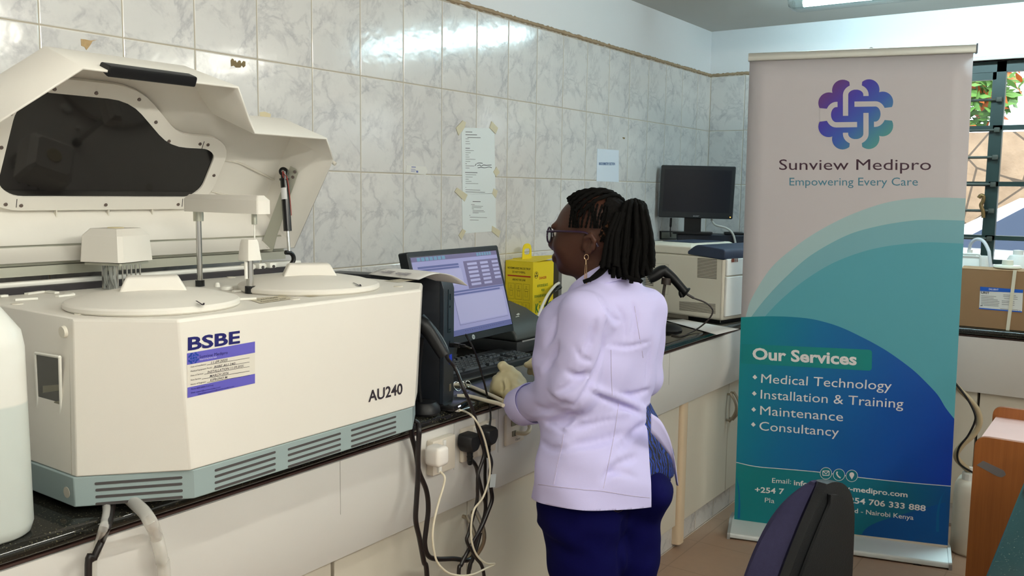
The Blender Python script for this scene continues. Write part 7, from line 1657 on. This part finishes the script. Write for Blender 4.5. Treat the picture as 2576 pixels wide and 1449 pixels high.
for i in range(100):
    s_ = (i * .61803) % 1; dd_ = rnd.uniform(-.085, .05) * (1 - .3 * s_) - .012; xe = 1534 + 108 * s_; edge_ = abs(s_ - .5) * 2
    ye = 702 - 30 * max(0, s_ - .6) * 2 - 22 * max(0, .4 - s_) + rnd.uniform(-14, 8); xb = 1540 + 101 * s_
    P = [tie + RT * rnd.uniform(-.012, .012) + FW * dd_ * .25 + UP * rnd.uniform(-.008, .006), B(1572 + 46 * s_, 506 + rnd.uniform(-4, 6) + 8 * edge_, dd_ * .6), B(1556 + 72 * s_, 535 + rnd.uniform(-6, 6), dd_ * .9), B(xb, 600 + rnd.uniform(-8, 8), dd_), B(xe + rnd.uniform(-4, 4), 655, dd_), B(xe + rnd.uniform(-7, 7), ye, dd_)]
    ph = rnd.uniform(0, 6); mb.tube(P, lambda t: .0056 + .0008 * math.sin(t * 70 + ph), 7, 5)
for P in ([(1570, 540, -.05), (1545, 600, -.07), (1528, 650, -.075), (1518, 672, -.08), (1500, 690, -.085), (1482, 706, -.09)], [(1570, 545, -.05), (1550, 610, -.068), (1535, 655, -.075), (1520, 680, -.083), (1498, 697, -.088), (1468, 709, -.093)], [(1568, 540, -.03), (1535, 600, -.05), (1518, 640, -.055), (1510, 668, -.058)], [(1568, 540, -.03), (1530, 590, -.045), (1508, 640, -.052), (1500, 662, -.052)],
          [(1590, 600, -.07), (1570, 680, -.08), (1585, 700, -.09), (1610, 706, -.095)], [(1600, 600, -.07), (1590, 690, -.085), (1588, 712, -.09)], [(1610, 600, -.07), (1600, 690, -.085), (1615, 710, -.09)]): mb.tube([B(*q) for q in P], lambda t: .0054, 7, 6)
for i in range(34):
    s_ = i / 33; d0 = -.105 + .075 * ((i * .618) % 1); P = [B(1552 + 20 * s_, 535, d0 * .8), B(1530 + 26 * s_, 590, d0), B(1520 + 34 * s_, 640, d0), B(1514 + 40 * s_, 668 + rnd.uniform(-8, 10), d0)]; mb.tube(P, .0054, 7, 4)
obj('locs', mb, M_hair, hair, smooth=60)
mb = MB(); tdir = (B(1600, 515, 0) - hp3(-.05, 0, .07)).normalized(); mb.cyl(tie - tdir * .008, tie + tdir * .006, .021, n=20); obj('hair_tie', mb, M_black, hair)
# glasses and earring
M_spec = mat('spectacle_plum', (44, 26, 50), .3)
gs_ = MB()
for s_ in (1, -1):
    c = hp3(.108, s_ * .034, .014); gs_.tube([c + HL * (.027 * math.cos(a) * s_) * (1 - .05 * math.sin(a)) + ZV * (.019 * math.sin(a)) - HF * (.010 * (math.cos(a) + 1) * .5) for a in [2 * PI * k / 20 for k in range(21)]], .0022, 8, 2)
    gs_.tube([hp3(.098, s_ * .062, .024), hp3(.06, s_ * .074, .026), hp3(.0, s_ * .079, .026), hp3(-.018, s_ * .080, .020), hp3(-.034, s_ * .080, .004), hp3(-.042, s_ * .078, -.008)], lambda t: .0026 if t < .7 else .0032, 8, 5)
gs_.tube([hp3(.108, -.008, .018), hp3(.112, 0, .021), hp3(.108, .008, .018)], .002, 8, 4)
gg = obj('glasses', gs_, M_spec, pe)
mb = MB()
for s_ in (1, -1):
    c = hp3(.1065, s_ * .034, .014); mb.face([c + HL * (.026 * math.cos(a) * s_) + ZV * (.018 * math.sin(a)) - HF * (.010 * (math.cos(a) + 1) * .5) for a in [2 * PI * k / 20 for k in range(20)]])
obj('lens', mb, M_glass, gg)
M_gold = mat('earring_gold', (226, 188, 150), .22, .95)
e0 = hp3(-.014, .080, -.030); mb = MB(); mb.tube([e0 + HF * .0055 * math.cos(a) + ZV * (.0065 * math.sin(a) - .004) + HL * .002 for a in [2 * PI * k / 14 for k in range(15)]], .0013, 6, 2)
mb.tube([e0 + V((0, 0, -.010)) + HL * .003, e0 + V((0, 0, -.022)) + HL * .003], .0022, 8, 0)
for dx, ln in ((.002, .036), (-.0015, .05)): mb.tube([e0 + HF * dx + V((0, 0, -.021)) + HL * .003, e0 + HF * dx * 1.4 + V((0, 0, -.021 - ln)) + HL * .003], lambda t: .0007 + .0010 * max(0, t - .85) / .15, 6, 3)
obj('earring', mb, M_gold, pe)
# shoes
for f_ in FT:
    F = Field((f_.x - .12, f_.y - .16, 0), (f_.x + .12, f_.y + .24, .14), .006); t_ = ang(80)
    F.chain([V((f_.x, f_.y, .045)) - t_ * .03, V((f_.x, f_.y, .04)) + t_ * .07, V((f_.x, f_.y, .034)) + t_ * .14], [.042, .042, .034], .02); F.cap(V((f_.x, f_.y, .05)), V((f_.x, f_.y, .10)), .04, .038, .02)
    b_ = F.bm(2); 
    for v in b_.verts: v.co.z = max(v.co.z, .0015)
    obj('shoe', b_, M_black, pe, smooth=180)
